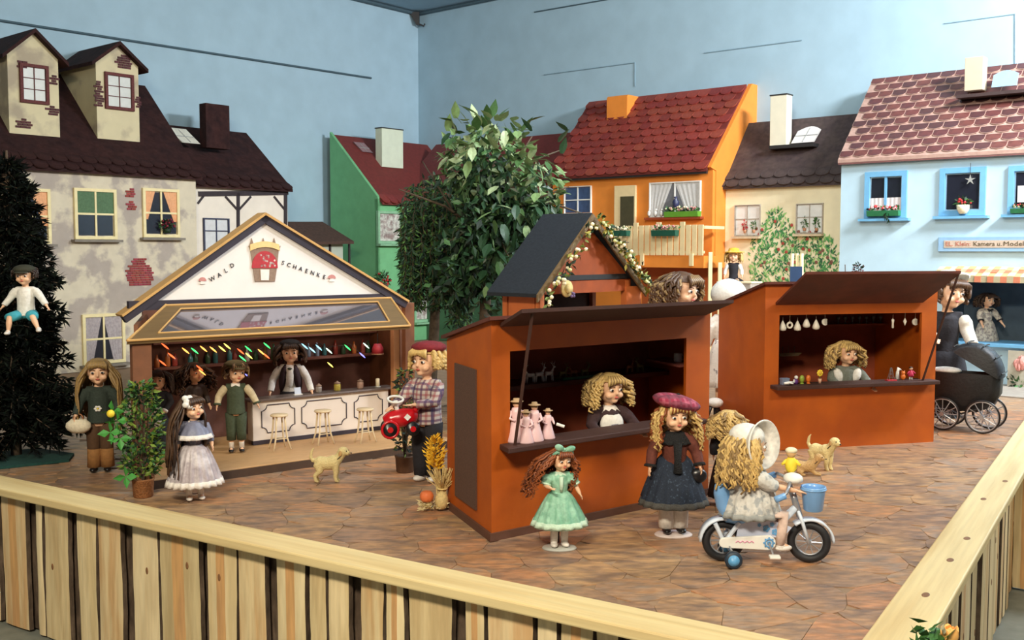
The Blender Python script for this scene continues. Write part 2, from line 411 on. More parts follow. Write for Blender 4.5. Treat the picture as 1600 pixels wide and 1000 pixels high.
def window(H, rc, v, w, mframe, mpane, nx=2, ny=2, bw=.012, sill=None, curtain=None, parent=None, msill=None, barv=None, name='window'):
    """frame with bars as one part; pane, curtain and sill under it"""
    u0, u1, z0, z1 = rc; b = H.mb(); ring(b, u0, u1, z0, z1, w, v-.025, v+.01)
    iu0, iu1, iz0, iz1 = u0+w, u1-w, z0+w, z1-w
    for i in range(1, nx): u = iu0+(iu1-iu0)*i/nx; b.box(u-bw/2, u+bw/2, v-.018, v+.005, iz0, iz1)
    for j in range(1, ny): z = iz0+(iz1-iz0)*(barv if barv else j/ny); b.box(iu0, iu1, v-.017, v+.005, z-bw/2, z+bw/2)
    f = H.add(b, name, mframe, parent, bevel=0)
    third = parent is not None and parent is not H.root
    up = parent if third else f
    # each pane its own piece
    us = [iu0+(iu1-iu0)*i/nx for i in range(nx+1)]; zs = [iz0]+[iz0+(iz1-iz0)*(barv if barv else j/ny) for j in range(1, ny)]+[iz1]
    for i in range(nx):
        for j in range(len(zs)-1):
            H.add(H.mb().box(us[i]+bw/2, us[i+1]-bw/2, v-.008, v-.003, zs[j]+bw/2, zs[j+1]-bw/2), 'window_pane', mpane, up)
    if curtain:
        mc, kind = curtain; b = H.mb(); wI = iu1-iu0; hI = iz1-iz0
        def cloth(pts_top, pts_bot, n=10):
            vs = []; 
            for k in range(n+1):
                t = k/n; dv = -.011-.003*(k % 2)
                a = [pts_top[0][i]+(pts_top[1][i]-pts_top[0][i])*t for i in (0,1)]; c = [pts_bot[0][i]+(pts_bot[1][i]-pts_bot[0][i])*t for i in (0,1)]
                vs += [(a[0], v+dv, a[1]), (c[0], v+dv, c[1])]
            b.add(vs, [(2*k, 2*k+1, 2*k+3, 2*k+2) for k in range(n)])
        if kind == 'swag':
            cloth([(iu0, iz1), (iu0+wI*.32, iz1)], [(iu0, iz0+hI*.35), (iu0+wI*.08, iz0+hI*.35)]); cloth([(iu1-wI*.42, iz1), (iu1, iz1)], [(iu1-wI*.1, iz0+hI*.3), (iu1, iz0+hI*.3)])
        elif kind == 'half': cloth([(iu0, iz0+hI*.42), (iu1, iz0+hI*.42)], [(iu0, iz0), (iu1, iz0)], 16)
        elif kind == 'full': cloth([(iu0, iz1), (iu0+wI*.45, iz1)], [(iu0, iz0), (iu0+wI*.2, iz0)]); cloth([(iu0+wI*.5, iz1), (iu1, iz1)], [(iu1-wI*.25, iz0), (iu1, iz0)])
        elif kind == 'tophalf': cloth([(iu0, iz1), (iu1, iz1)], [(iu0, iz0+hI*.52), (iu1, iz0+hI*.52)], 16)
        H.add(b, 'curtain', mc, up)
    if sill: H.add(H.mb().box(u0-sill, u1+sill, v-.07, v, z0-.025, z0-.003), 'window_sill', msill or mframe, up)
    return f
def tile_roof(H, u0, u1, ve, ze, vr, zr, cols, rows, mtile, mbase, only=None, hexa=False, name='roof', th=.03, tilename='roof_tile'):
    """sloping slab; tiles laid on it row by row as pieces that share one mesh"""
    b = H.mb(); b.hexa([(u0,ve,ze),(u1,ve,ze),(u1,vr,zr),(u0,vr,zr)], [(u0,ve,ze-th),(u1,ve,ze-th),(u1,vr,zr-th),(u0,vr,zr-th)])
    rf = H.add(b, name, mbase); sl = Vector((0, vr-ve, zr-ze)); Ls = sl.length; sd = sl.normalized(); ang = atan2(zr-ze, vr-ve)
    tw = (u1-u0)/cols; tl = Ls/rows; t = MB(); gp = .93 if hexa else .985; W = tw*(.955 if hexa else gp)/2; top = tl*(.60 if hexa else 1.02)
    if hexa:
        for k_, (sc_, zz) in enumerate(((1.0, 0), (.94, .0015))):
            Wd = tw/2*sc_; q = [(-Wd, tl*.55*(1 if not k_ else .98)), (-Wd, -tl*.02), (-Wd*.72, -tl*.24+k_*.004), (0, -tl*.36+k_*.005), (Wd*.72, -tl*.24+k_*.004), (Wd, -tl*.02), (Wd, tl*.55)]
            q = q[::-1]; n = len(q); hz = lambda y: .009-.006*(y+.36*tl)/(tl*.91)
            t.mat(1-k_).add([(x, y+.0, hz(y)+zz) for x, y in q]+[(x, y, hz(y)-.005) for x, y in q], [tuple(range(n))[::-1], tuple(range(n, 2*n))]+[(i, (i+1) % n, n+(i+1) % n, n+i) for i in range(n)])
    elif False:
        o_ = tl*.33; pts = [(-W, -tl*.18), (-W*.6, -tl*.42), (0, -tl*.5), (W*.6, -tl*.42), (W, -tl*.18), (W, tl*.22), (W*.6, tl*.40), (0, tl*.5), (-W*.6, tl*.40), (-W, tl*.22)]
        t.pxy([(x, y*1.13) for x, y in pts], 0, .008)
    else:
        pts = [(-W, .25*tl), (-W*.9, .02*tl), (-W*.55, -.16*tl), (0, -.23*tl), (W*.55, -.16*tl), (W*.9, .02*tl), (W, .25*tl), (W, tl), (-W, tl)]
        n = len(pts); vs = [(x, y, .020 if y < tl else .004) for x, y in pts]+[(x, y, .008 if y < tl else .0) for x, y in pts]
        t.add(vs, [tuple(range(n)), tuple(range(n, 2*n))[::-1]]+[(i, n+i, n+(i+1) % n, (i+1) % n) for i in range(n)])
    me = t.mesh(tilename, [mtile[0], mbase] if hexa else mtile[0]); mes = [me]
    for m in mtile[1:]:
        c = me.copy(); c.materials[0] = m; mes.append(c)
    rg = random.Random(cols*7+rows); Rx = Matrix.Rotation(ang, 4, 'X')
    for r in (range(rows) if only is None else range(only)):
        off = (r % 2)*.5; 
        for c in range(cols+(1 if off else 0)):
            uc = u0+(c+.5-off)*tw
            half = off and (c == 0 or c == cols)
            if half: continue
            p = Vector((uc, ve, ze))+sd*(tl*(r+(.5 if hexa else 0)))
            o = link(tilename, mes[rg.randrange(len(mes))], rf); o.matrix_basis = H.T @ Matrix.Translation(p) @ Rx
    if off or True:
        pass
    return rf
def chimney(H, px, v, m, mcap=None, dep=.12):
    x0, y0, x1, y1 = px; u0, u1, z0, z1 = H.rect(x0, y0, x1, y1, v)
    b = H.mb().box(u0, u1, v, v+dep, z0-.0, z1); f = H.add(b, 'chimney', m, bevel=.004)
    if mcap: H.add(H.mb().box(u0-.006, u1+.006, v-.006, v+dep+.006, z1, z1+.012), 'chimney_cap', mcap, f)
    return f
def foliage(b, c, r, n, L, W, kmat=(0,), rg=random, down=0):
    for _ in range(n):
        d = Vector((rg.gauss(0,1), rg.gauss(0,1), rg.gauss(0,1))).normalized(); q = Vector(c)+Vector((d.x*r[0], d.y*r[1], d.z*r[2]))*rg.uniform(.3,1)
        dd = d+Vector((rg.uniform(-.6,.6), rg.uniform(-.6,.6), rg.uniform(-.6,.6)-down)); b.mat(rg.choice(kmat)); b.leaf(q, dd, L*rg.uniform(.7,1.2), W*rg.uniform(.7,1.2))
    return b
def blooms(b, c, r, n, s, kmat, rg=random):
    for _ in range(n):
        q = Vector(c)+Vector((rg.uniform(-1,1)*r[0], rg.uniform(-1,1)*r[1], rg.uniform(-1,1)*r[2])); b.mat(rg.choice(kmat)); b.ell(q, s*rg.uniform(.7,1.2), 6, 4)
    return b
m_leaf = mat('leaf_green', (58, 104, 46), .5, .3, 20); m_leafd = mat('leaf_dark', (22, 48, 24), .6, .3, 20)
m_leafl = mat('leaf_pale', (150, 172, 110), .5, .2, 20); m_pink = mat('flower_pink', (226, 150, 150), .6, .1, 20)
m_red = mat('flower_red', (186, 42, 44), .6, .15, 20); m_cream = mat('flower_cream', (240, 226, 190), .6, .1, 20); m_yel = mat('flower_yellow', (244, 214, 60), .6, .1, 20)
# ---------------------------------------------------------------- blue shop (far right)
m_blue = mat('pale_blue_plaster', (186, 214, 228), .8, .04, 3, bump=.1); m_bframe = mat('sky_blue_woodwork', (112, 174, 214), .5, .05, 8)
m_rtile = [mat('plum_roof_tile_%d' % i, c, .55, .15, 12, c2=c2, rnd=.07) for i, (c, c2) in enumerate([((98,54,52),(80,48,48)),((108,60,54),(88,52,48)),((84,50,50),(70,46,46))])]
m_grout = mat('cream_tile_joint', (176, 142, 128), .7, .1, 10)
BH = House('blue_shop', 'pale blue shop house with a plum hexagon tile roof and checked awning', 'house', R, -.5)
ue, uz = -1.50, .95; zE = 2.44
b = BH.mb()
OP = BH.rect(1479, 436, 1600, 540, 0); opu0, opz0, opz1 = OP[0], OP[2], OP[3]; opu1 = .75
b.box(ue+.01, uz, 0, .06, opz1, zE); b.box(ue+.01, opu0, 0, .06, PZ, opz1); b.box(opu1, uz, 0, .06, PZ, opz1); b.box(opu0, opu1, 0, .06, PZ, opz0)
b.pyz([(.06,PZ),(.9,PZ),(.9,3.2),(.7,3.2),(.06,zE)], ue+.01, ue+.05); b.pyz([(.06,PZ),(.9,PZ),(.9,3.2),(.7,3.2),(.06,zE)], uz-.04, uz)
BH.add(b, 'wall', m_blue)
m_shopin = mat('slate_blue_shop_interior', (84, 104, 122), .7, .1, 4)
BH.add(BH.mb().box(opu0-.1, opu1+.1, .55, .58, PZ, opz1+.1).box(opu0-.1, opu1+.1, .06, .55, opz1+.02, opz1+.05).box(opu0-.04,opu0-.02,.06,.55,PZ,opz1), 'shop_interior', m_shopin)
BH.add(BH.mb().box(opu0, opu1, -.1, .3, opz0, opz0+.03), 'shop_counter', m_bframe, bevel=.004)
tile_roof(BH, ue, ue+16*.1285, -.06, 2.43, .72, 3.24, 16, 11, m_rtile, m_grout, hexa=True)
BH.add(BH.mb().box(ue, ue+16*.1285, -.058, -.03, 2.385, 2.43), 'eaves_board', mat('plum_board', (120,78,74), .6))
m_white2 = mat('lace_curtain', (214, 206, 204), .8, .08, 30)
for px, nx, cur in (((1352,268,1418,341), 2, 'half'), ((1469,262,1541,337), 1, None), ((1576,258,1650,334), 1, None)):
    rc = BH.rect(*px, 0); fz = .045
    window(BH, rc, 0, fz, m_bframe, m_glassdark, nx, 1, .022, .035, (m_white2, cur) if cur else None)
u0, u1, z0, z1 = BH.rect(1590, 290, 1610, 316, -.012); BH.add(BH.mb().box(u0, u1+.1, -.016, -.012, z0, z1), 'curtain', m_white2)
m_planter = mat('green_trough', (42, 116, 74), .5)
def flowerbox(px, v, label_, seed, cols=(3,), leaf=(1,), mp=None, H=BH, trail=0):
    rg = random.Random(seed); u0, u1, z0, z1 = H.rect(*px, v)
    p = H.fr.w((u0+u1)/2, v, z0); t = thing('flower_box', label_, 'flower box', p, H.fr.a)
    w = (u1-u0)/2; h = (z1-z0)*.5
    MB().pyz([(-.03,0),(.03,0),(.04,h),(-.04,h)], -w, w).build('trough', mp or m_planter, t, bevel=.003)
    b = MB(); 
    for i in range(int(26*w/.08)): 
        q = (rg.uniform(-w,w), rg.uniform(-.03,.03), h+rg.uniform(0,h*.5)); b.mat(rg.choice((0,1))); b.leaf(q, (rg.uniform(-1,1), rg.uniform(-1,.5), rg.uniform(0,1)), .04, .02)
    for i in range(trail): b.mat(1); b.leaf((rg.uniform(w*.1,w*.5), -.045, rg.uniform(-.03,h)), (rg.uniform(-1,1),-.3,-1), .05, .025)
    b.build('leaves', [m_leaf, m_leafd], t)
    b = MB(); blooms(b, (0, -.01, h+h*.55), (w*.9, .03, h*.35), int(16*w/.08), .011, cols, rg); b.build('blossoms', [m_red, m_pink, m_cream, m_red], t, True)
    return t
flowerbox((1356,320,1406,338), -.05, 'green trough of red flowers on the left sill of the pale blue shop', 3, (0,1), trail=10)
flowerbox((1580,318,1640,333), -.05, 'green trough of flowers on the right sill of the pale blue shop', 4, (0,2))
# pot and star in the middle window
u0, u1, z0, z1 = BH.rect(1495, 320, 1515, 337, -.04); t = thing('flower_pot', 'cream pot of red flowers on the middle sill of the blue shop', 'flower pot', R.w((u0+u1)/2, -.045, z0+.015), R.a)
MB().lathe([(.03,0),(.05,.04),(.052,.075),(.045,.075)], 14).build('pot', m_cream, t, True)
b = MB(); foliage(b, (0,0,.10), (.06,.04,.035), 40, .04, .02, (0,1), random.Random(2)); b.build('leaves', [m_leaf, m_leafd], t); b = MB(); blooms(b, (0,0,.11), (.055,.03,.02), 8, .012, (0,), random.Random(2)); b.build('blossoms', m_red, t, True)
u0, u1, z0, z1 = BH.rect(1506, 270, 1526, 292, -.03); t = thing('star_ornament', 'small silver star hanging in the middle window of the blue shop', 'ornament', R.w((u0+u1)/2, -.03, (z0+z1)/2), R.a)
b = MB(); pts = [((.045 if k % 2 == 0 else .014)*cos(pi*k/5+pi/2), (.045 if k % 2 == 0 else .014)*sin(pi*k/5+pi/2)) for k in range(10)]
b.pxz(pts, -.004, .004); b.build('star', mat('silver', (196,196,190), .35, .05, 9, metal=.6), t); MB().tube([(0,0,.04),(0,0,.14)], .002, 5).build('thread', m_dark, t)
# sign
u0, u1, z0, z1 = BH.rect(1467, 367, 1600, 396, -.01); z0 = (z0+z1)/2-.062; z1 = z0+.124
sg = thing('shop_sign', 'light blue shop sign with dark lettering over the checked awning', 'sign', R.w(u0+.4, -.02, z0), R.a)
b = MB().box(-.4, .48, -.012, .015, 0, .124); b.build('board', mat('sign_blue', (142,180,212), .5, .04, 6), sg, bevel=.003)
MB().box(-.35, .46, -.016, -.012, .032, .094).build('letter_panel', mat('sign_tan', (198,178,160), .6, .08, 20), sg)
for tx, x, m in (('EL. Klein:', -.235, mat('sign_red_print', (176,104,88), .6)), ('Kamera u.', .0, mat('sign_dark_print', (84,72,50), .6)), ('Modellbahn', .27, _M.get('sign_dark_print') or mat('sign_dark_print', (84,72,50), .6))):
    vs, fs = text_mesh(tx, .052, .001); wv = max(v.x for v in vs)-min(v.x for v in vs); k = {0:.2,1:.22,2:.29}[['EL. Klein:','Kamera u.','Modellbahn'].index(tx)]/wv
    b = MB(); b.add([(x+v.x*k, -.018-v.z, .048+v.y) for v in vs], fs); b.build('lettering', m, sg)
# awning of checked cloth
m_awr = mat('awning_orange', (190, 112, 80), .8, .05, 30); m_awy = mat('awning_cream', (216, 202, 162), .8, .05, 30); m_awm = mat('awning_ochre', (206, 160, 112), .8, .05, 30); m_awg = mat('awning_grey', (166, 154, 122), .8, .05, 30)
aw = thing('shop_awning', 'orange and cream checked awning over the counter of the blue shop', 'awning', R.w(OP[0], -.01, opz1), R.a)
zt = R.uv(1530, 417, -.01)[1]-opz1; wch = .0495; b = MB(); n = int((opu1-opu0+.1)/wch)
for k in range(n):
    for j in range(4):
        ya, yb = -.30*j/4, -.30*(j+1)/4; za, zb = zt-(zt+.02)*j/4*.8, zt-(zt+.02)*(j+1)/4*.8
        if j == 3: yb = ya-.004; zb = za-.05
        b.mat((0 if j % 2 else 3) if k % 2 else (1 if j % 2 else 2)); x = -.06+k*wch
        b.add([(x,ya,za),(x+wch,ya,za),(x+wch,yb,zb),(x,yb,zb)], [(0,1,2,3)])
aww = b.build('cloth', [m_awr, m_awg, m_awy, m_awm], aw)
md = aww.modifiers.new('s', 'SOLIDIFY'); md.thickness = .006
# shelf with chimney and skylight on the roof
chimney(BH, (1507,89,1536,141), .38, mat('cream_chimney', (196,178,152), .7, .04, 5))
u0, u1, z0, z1 = BH.rect(1494, 140, 1600, 147, .26); BH.add(BH.mb().box(u0, u1+.15, .26, .52, z0-.01, z1-.02), 'roof_shelf', mat('dark_board', (58,40,38), .7))
def skylight(H, px, v, m, tilt=.5, arch=True, lean=0.0, bars=True):
    u0, u1, z0, z1 = H.rect(*px, v); w = u1-u0; h = z1-z0; n = 8
    pts = [(u0, z0), (u1, z0), (u1, z0+h*(.75 if arch else 1))]
    if arch: pts += [(u0+w*(1-k/n), z0+h*(.75+.25*sin(pi*k/n))) for k in range(1, n)]
    pts.append((u0, z0+h*(.75 if arch else 1)))
    f = lambda p, o: (p[0]+lean*(p[1]-z0), v+tilt*(p[1]-z0)+o, p[1])
    s_ = H.add(H.mb().hexa([f(p, -.012) for p in pts], [f(p, .01) for p in pts]), 'skylight', m)
    if bars:
        b = H.mb()
        for t_ in (.5,): b.tube([f((u0+w*t_, z0+.01), -.015), f((u0+w*t_, z0+h*.9), -.015)], .004, 5)
        b.tube([f((u0, z0+h*.45), -.015), f((u1, z0+h*.45), -.015)], .004, 5); H.add(b, 'glazing_bar', mat('grey_bar', (150,152,150), .6), s_)
    return s_
skylight(BH, (1550,108,1589,135), .40, mat('pale_blue_skylight', (140,172,190), .4, .04, 6), bars=False)
# rose picture standing on the pavement under the counter
u0, u1, z0, z1 = BH.rect(1572, 545, 1606, 604, -.12)
t = thing('rose_bush', 'pink rose picture board with leaves below the counter of the blue shop', 'picture', R.w((u0+u1)/2, -.12, PZ), R.a)
MB().box(-.07, .18, 0, .01, 0, .30).build('panel', mat('rose_panel', (176,168,150), .7, .1, 12), t)
b = MB(); rg = random.Random(4)
for k in range(9):
    a = k*2.4; b.lathe([(.001,0),(.028,.004),(.035,.010),(.03,.016)], 10, (.03+.022*cos(a)*(k>0), -.012, .20+.028*sin(a)*(k>0)), 1, 1.2, rotm(pi/2, 0, a))
b.build('rose', mat('rose_pink', (220,150,140), .6, .15, 30), t, True)
b = MB(); foliage(b, (.05, -.012, .04), (.12,.01,.04), 60, .05, .025, (0,1), rg); b.build('leaves', [m_leaf, m_leafd], t)
tag(MB().hexa([tuple(R.w(u, v, PZ-.002)) for u, v in ((-1.2,-.75),(1.6,-.75),(1.6,-.01),(-1.2,-.01))], [tuple(R.w(u, v, PZ+.006)) for u, v in ((-1.2,-.75),(1.6,-.75),(1.6,-.01),(-1.2,-.01))]).build('pavement', mat('pale_grey_pavement', (158,148,136), .7, .12, 5)), kind='structure')
# ---------------------------------------------------------------- cream house
m_crm = mat('cream_plaster', (246, 234, 196), .8, .05, 3, bump=.1); m_brn = mat('dark_umber_roofing', (74, 60, 56), .75, .25, 9, c2=(64,50,50), bump=.2)
m_grey = mat('thin_grey_frame', (176, 166, 152), .6)
CH = House('cream_house', 'cream plaster house with a dark brown roof between the orange and blue houses', 'house', R, -2.1, .25)
b = CH.mb().box(-2.9, ue+.005, .25, .30, PZ, 2.27); CH.add(b, 'wall', m_crm)
tile_roof(CH, -2.9, ue+.0, .19, 2.25, .72, 2.93, 10, 9, [m_brn], m_brn, only=2)
chimney(CH, (1203,149,1229,228), .42, mat('ivory_chimney', (226,220,196), .7, .03, 5), m_dark)
skylight(CH, (1237,197,1272,223), .48, mat('white_skylight', (220,216,212), .4, .04, 6), tilt=.5, lean=.35)
u0, u1, z0, z1 = CH.rect(1203, 224, 1272, 231, .38); CH.add(CH.mb().box(u0, u1, .36, .58, z0, z1-.01), 'roof_shelf', m_dark)
m_pale = mat('pale_painted_pane', (236, 236, 230), .3, .05, 8)
for px in ((1149,320,1189,369), (1245,318,1287,365)):
    window(CH, CH.rect(*px, .25), .25, .008, m_grey, m_pale, 2, 2, .007, .01, None, msill=mat('beige_sill', (214,194,160), .6), barv=.55)
# potted plants in the cream windows
rg = random.Random(8)
for i, (px, kind, lab) in enumerate(((1163, 1, 'small red plant in the left window of the cream house'), (1177, 0, 'small green plant in the left window of the cream house'), (1256, 0, 'left of two green plants in the right window of the cream house'), (1275, 0, 'right of two green plants in the right window of the cream house'))):
    u, z = R.uv(px, 364 if i < 2 else 361, .21); t = thing('potted_plant', lab, 'plant', R.w(u, .22, z), R.a)
    MB().lathe([(.012,0),(.018,.03),(.014,.03)], 8).build('pot', mat('terracotta', (198,140,104), .7), t, True)
    b = MB(); foliage(b, (0,0,.075), (.02,.01,.05), 34, .03, .014, (0,), rg); b.build('leaves', m_red if kind else m_leaf, t)
# painted rose bush on the wall
b = CH.mb(); rg = random.Random(12); cnt = 0
def inbush(x, y):
    return (x-1213)**2/46**2+(y-410)**2/76**2 < 1 or ((x-1272)**2/38**2+(y-410)**2/48**2 < 1) or abs(x-1213) < 12 and 335 < y < 440
v = .244
while cnt < 980:
    x, y = rg.uniform(1172, 1312), rg.uniform(328, 446)
    if y < 370: 
        if abs(x-1213) > 6+(y-328)*.7: continue
    elif not inbush(x, y): continue
    u, z = R.uv(x, y, v); a = rg.uniform(-1.2, 1.2); Lf = rg.uniform(.03,.06); b.mat(rg.choice((0,0,1,2)))
    d = Vector((sin(a), 0, cos(a))); s_ = Vector((cos(a), 0, -sin(a))); p = Vector((u, v-.002*rg.random(), z))
    b.add([p, p+d*Lf*.5+s_*Lf*.18, p+d*Lf, p+d*Lf*.5-s_*Lf*.18], [(0,1,2,3)]); cnt += 1
tag(CH.add(b, 'painted_leaves', [mat('mural_green', (76,150,84), .7), mat('mural_dark_green', (50,104,68), .7), mat('mural_lime', (150,196,116), .7)]), kind='stuff')
b = CH.mb()
for _ in range(46):
    x, y = rg.uniform(1176, 1310), rg.uniform(335, 440)
    if not inbush(x, y): continue
    u, z = R.uv(x, y, .242); b.mat(rg.choice((0,0,1))); b.lathe([(.001,0),(.017,.002),(.012,.004)], 7, (u, .242, z), 1, 1, rotm(pi/2,0,0))
CH.add(b, 'painted_blossoms', [mat('mural_red', (176,74,62), .7), mat('mural_brown_red', (140,92,76), .7)])
# ---------------------------------------------------------------- orange house
m_or = mat('orange_plaster', (228, 136, 48), .75, .06, 3, bump=.1); m_orr = [mat('brick_red_roof_tile_%d' % i, c, .6, .15, 14, rnd=.08) for i, c in enumerate([(134,54,42),(142,60,46),(124,48,40)])]
m_redb = mat('brick_red_roofing', (112, 42, 36), .7, .15, 9)
OH = House('orange_house', 'orange plaster house with red scalloped roof tiles and a slatted balcony', 'house', R, -3.8)
o0, o1 = -4.80, -2.80
b = OH.mb().box(o0, o1, 0, .05, PZ, 2.44); prof = [(.05,PZ),(.9,PZ),(.9,3.34),(.78,3.34),(-.06,2.43),(.05,2.40)]
b.pyz(prof, o1-.035, o1+.01); b.pyz(prof, o0, o0+.03); OH.add(b, 'wall', m_or)
tile_roof(OH, o0-.04, o1-.03, -.07, 2.42, .74, 3.33, 15, 11, m_orr, m_redb)
OH.add(OH.mb().box(o0, o1-.04, -.06, -.03, 2.37, 2.41), 'eaves_board', m_dark)
x = OH.rect(948, 152, 982, 197, .50); OH.add(OH.mb().pyz([(.50,x[2]),(.74,x[3]+.02),(.52,x[3]+.02),(.50,x[3])], x[0], x[1]-.02), 'chimney', m_or)
window(OH, OH.rect(883,291,925,334,0), 0, .008, m_white, mat('blue_painted_pane', (62,84,122), .3, .2, 8), 2, 2, .012)
dr = OH.rect(962,290,995,362,0); f = OH.add(OH.mb().box(dr[0], dr[1], -.03, .0, dr[2]-.3, dr[3]), 'balcony_door', m_cr := mat('ivory_woodwork', (232,208,158), .6, .05, 6), bevel=.003)
g_ = OH.rect(972,307,993,356,0); OH.add(OH.mb().box(g_[0], g_[1], -.036, -.03, g_[2], g_[3]), 'door_pane', mat('olive_glass', (72,68,46), .3), f)
window(OH, OH.rect(1016,284,1096,339,0), 0, .012, m_white, mat('grey_curtained_pane', (120,120,124), .4, .15, 10), 2, 1, .012, .03, (mat('sheer_curtain', (206,204,200), .9, .06, 20), 'full'), msill=mat('rust_sill', (150,64,30), .6))
# balcony
bv = -.40; q = OH.rect(972, 352, 1100, 399, bv); bu0, bu1 = q[0], q[1]; bz0, bz1 = q[2], q[3]
fl0 = OH.rect(985,398,1104,418,bv); b = OH.mb().box(bu0, bu1, bv, 0, fl0[2], bz0-.005); bal = OH.add(b, 'balcony_floor', m_or)
n = 14
for k in range(n):
    u = bu0+(bu1-bu0)*(k+.5)/n; w = (bu1-bu0)/n*.40; hh = .03 if k % 4 == 2 else 0
    OH.add(OH.mb().box(u-w, u+w, bv-.012, bv+.006, bz0+.0, bz1+hh), 'slat', m_cr, bal, bevel=.003)
b = OH.mb().box(bu0, bu1, bv+.006, bv+.02, bz1-.035, bz1-.01).box(bu0, bu1, bv+.006, bv+.02, bz0+.02, bz0+.045)
b.box(bu0, bu0+.02, bv, 0, bz1-.04, bz1-.01).box(bu1-.02, bu1, bv, 0, bz1-.04, bz1-.01); OH.add(b, 'balcony_rail', m_cr, bal)
for px in (1005, 1082): u = R.uv(px, 400, bv)[0]; OH.add(OH.mb().box(u-.02, u+.02, bv-.03, bv-.012, bz0-.10, bz0+.02), 'balcony_post', m_cr, bal)
m_orr_dk = mat('rust_orange_paint', (170, 82, 28), .7, .08, 5)
b = OH.mb().box(bu0, bu1, -.02, -.005, PZ, fl0[2]); OH.add(b, 'porch_back', m_orr_dk)
flowerbox((1040,322,1093,339), -.05, 'bright green trough on the big window sill of the orange house', 6, (1,2), mp=mat('grass_green_trough', (96,160,50), .5), H=OH)
flowerbox((1020,350,1058,369), bv-.06, 'dark green trough of pink flowers hung on the balcony front', 7, (1,1,2), mp=mat('bottle_green_trough', (22,84,66), .5), H=OH)
flowerbox((952,352,982,369), bv-.06, 'dark green trough at the left end of the balcony', 9, (2,), mp=_M['bottle_green_trough'], H=OH)
# black vase silhouette in the big window and little white figures on its sill
u0, u1, z0, z1 = OH.rect(1050, 300, 1064, 326, -.03); t = thing('vase', 'dark blue vase standing in the big window of the orange house', 'vase', R.w((u0+u1)/2, -.045, z0), R.a)
MB().lathe([(.02,0),(.03,.03),(.035,.07),(.012,.10),(.02,.12),(.016,.12)], 12).build('body', mat('navy_glaze', (44,48,84), .4), t, True)
for i, (px, lb) in enumerate(((1014, 'left white bird figure on the sill of the orange house'), (1024, 'middle white bird figure on the sill of the orange house'), (1033, 'right white bird figure on the sill of the orange house'))):
    u, z = R.uv(px, 338, -.05); t = thing('bird_figure', lb, 'figurine', R.w(u, -.05, z), R.a)
    MB().ell((0,0,.03), (.018,.014,.03), 8, 6).build('body', m_white, t, True); MB().ell((.008,0,.066), .012, 8, 6).tube([(.016,0,.066),(.03,0,.062)], [.004,.001], 5).build('head', m_white, t, True)
# ---------------------------------------------------------------- red-roofed house in the corner
KH = House('corner_house', 'dark house with a plain red roof in the corner behind the leafy tree', 'house', R, -6.2)
k1 = o0-.03; k0 = R.uv(678, 225, .7)[0]
kz = R.uv(800, 215, .72)[1]; KH.add(KH.mb().box(k0, k1, .02, .07, PZ, 2.3), 'wall', mat('dull_green_plaster', (70,110,80), .8, .08, 4))
tile_roof(KH, k0, k1, -.04, 2.28, .74, kz, 14, 9, m_orr, m_redb, only=2)
# ---------------------------------------------------------------- green house (left row)
m_gr = mat('green_plaster', (116, 184, 130), .75, .07, 3, bump=.1)
GH = House('green_house', 'green plaster house with a plain red roof beside the big leafy tree', 'house', L, -1.0)
g0 = L.uv(590, 312, 0)[0]; g1 = L.uv(676, 225, .84)[0]; gz = 2.22; rz = 3.03
prof = [(0,PZ),(.85,PZ),(.85,rz+.03),(0,gz+.02)]
GH.add(GH.mb().pyz(prof, g0, g0+.04).box(g0, g1, 0, .05, PZ, gz), 'wall', m_gr)
tile_roof(GH, g0+.03, g1, -.05, 2.18, .84, 3.03, 14, 9, m_orr, m_redb, only=1)
chimney(GH, (597,202,630,262), .42, mat('greenish_white_chimney', (214,224,200), .7, .04, 5), m_dark)
skylight(GH, (566,222,582,238), .62, mat('dull_red_glass', (140,110,112), .4), tilt=.9, arch=False, lean=-.4)
m_pg = mat('pale_green_frame', (140,188,150), .6)
for px in ((589,330,627,381),(646,465,676,503)):
    w_ = window(GH, GH.rect(*px, 0), 0, .03, m_pg, mat('painted_pot_pane', (206,206,196), .5, .25, 16, c2=(150,130,126)), 1, 1, .01, .01)
u0, u1, z0, z1 = GH.rect(582, 418, 612, 452, -.1)
t = thing('flower_basket', 'hanging basket of red flowers on the front of the green house', 'basket', L.w((u0+u1)/2, -.1, z0), L.a)
MB().lathe([(.03,.0),(.07,.03),(.08,.07),(.07,.07)], 12).build('basket', m_bark, t, True)
rg = random.Random(3); b = MB(); foliage(b, (0,0,.12), (.10,.07,.08), 90, .05, .025, (0,1), rg); b.build('leaves', [m_leafd, m_leaf], t); b = MB(); blooms(b, (0,-.03,.12), (.09,.05,.07), 22, .014, (0,), rg); b.build('blossoms', m_red, t, True)
# ---------------------------------------------------------------- half-timbered house
m_wht = mat('white_plaster', (236, 226, 210), .8, .05, 3, bump=.1); m_tim = mat('dark_timber', (48, 38, 42), .7, .2, 10); m_dbr = mat('dark_brown_roofing', (58, 34, 32), .85, .25, 8, c2=(46,28,28), bump=.3, spec=.2)
TH = House('half_timbered_house', 'white half-timbered house with a dark roof behind the gabled drinks stall', 'house', L, -3.4, .15)
h0, h1 = L.uv(306, 300, 0)[0]-.02, L.uv(449, 310, .15)[0]
TH.add(TH.mb().box(h0, h1, .15, .2, PZ, 2.30).pyz([(.2,PZ),(.98,PZ),(.98,2.9),(.2,2.3)], h1-.04, h1), 'wall', m_wht)
hr = solve_v(L, 378, 207, h1-.03); hrz = L.uv(378, 207, hr)[1]
tile_roof(TH, h0-.35, h1+.03, .09, 2.28, min(hr, .97), hrz, 12, 9, [m_dbr], m_dbr, only=2)
chimney(TH, (322,163,359,232), .40, m_dbr, None, .12)
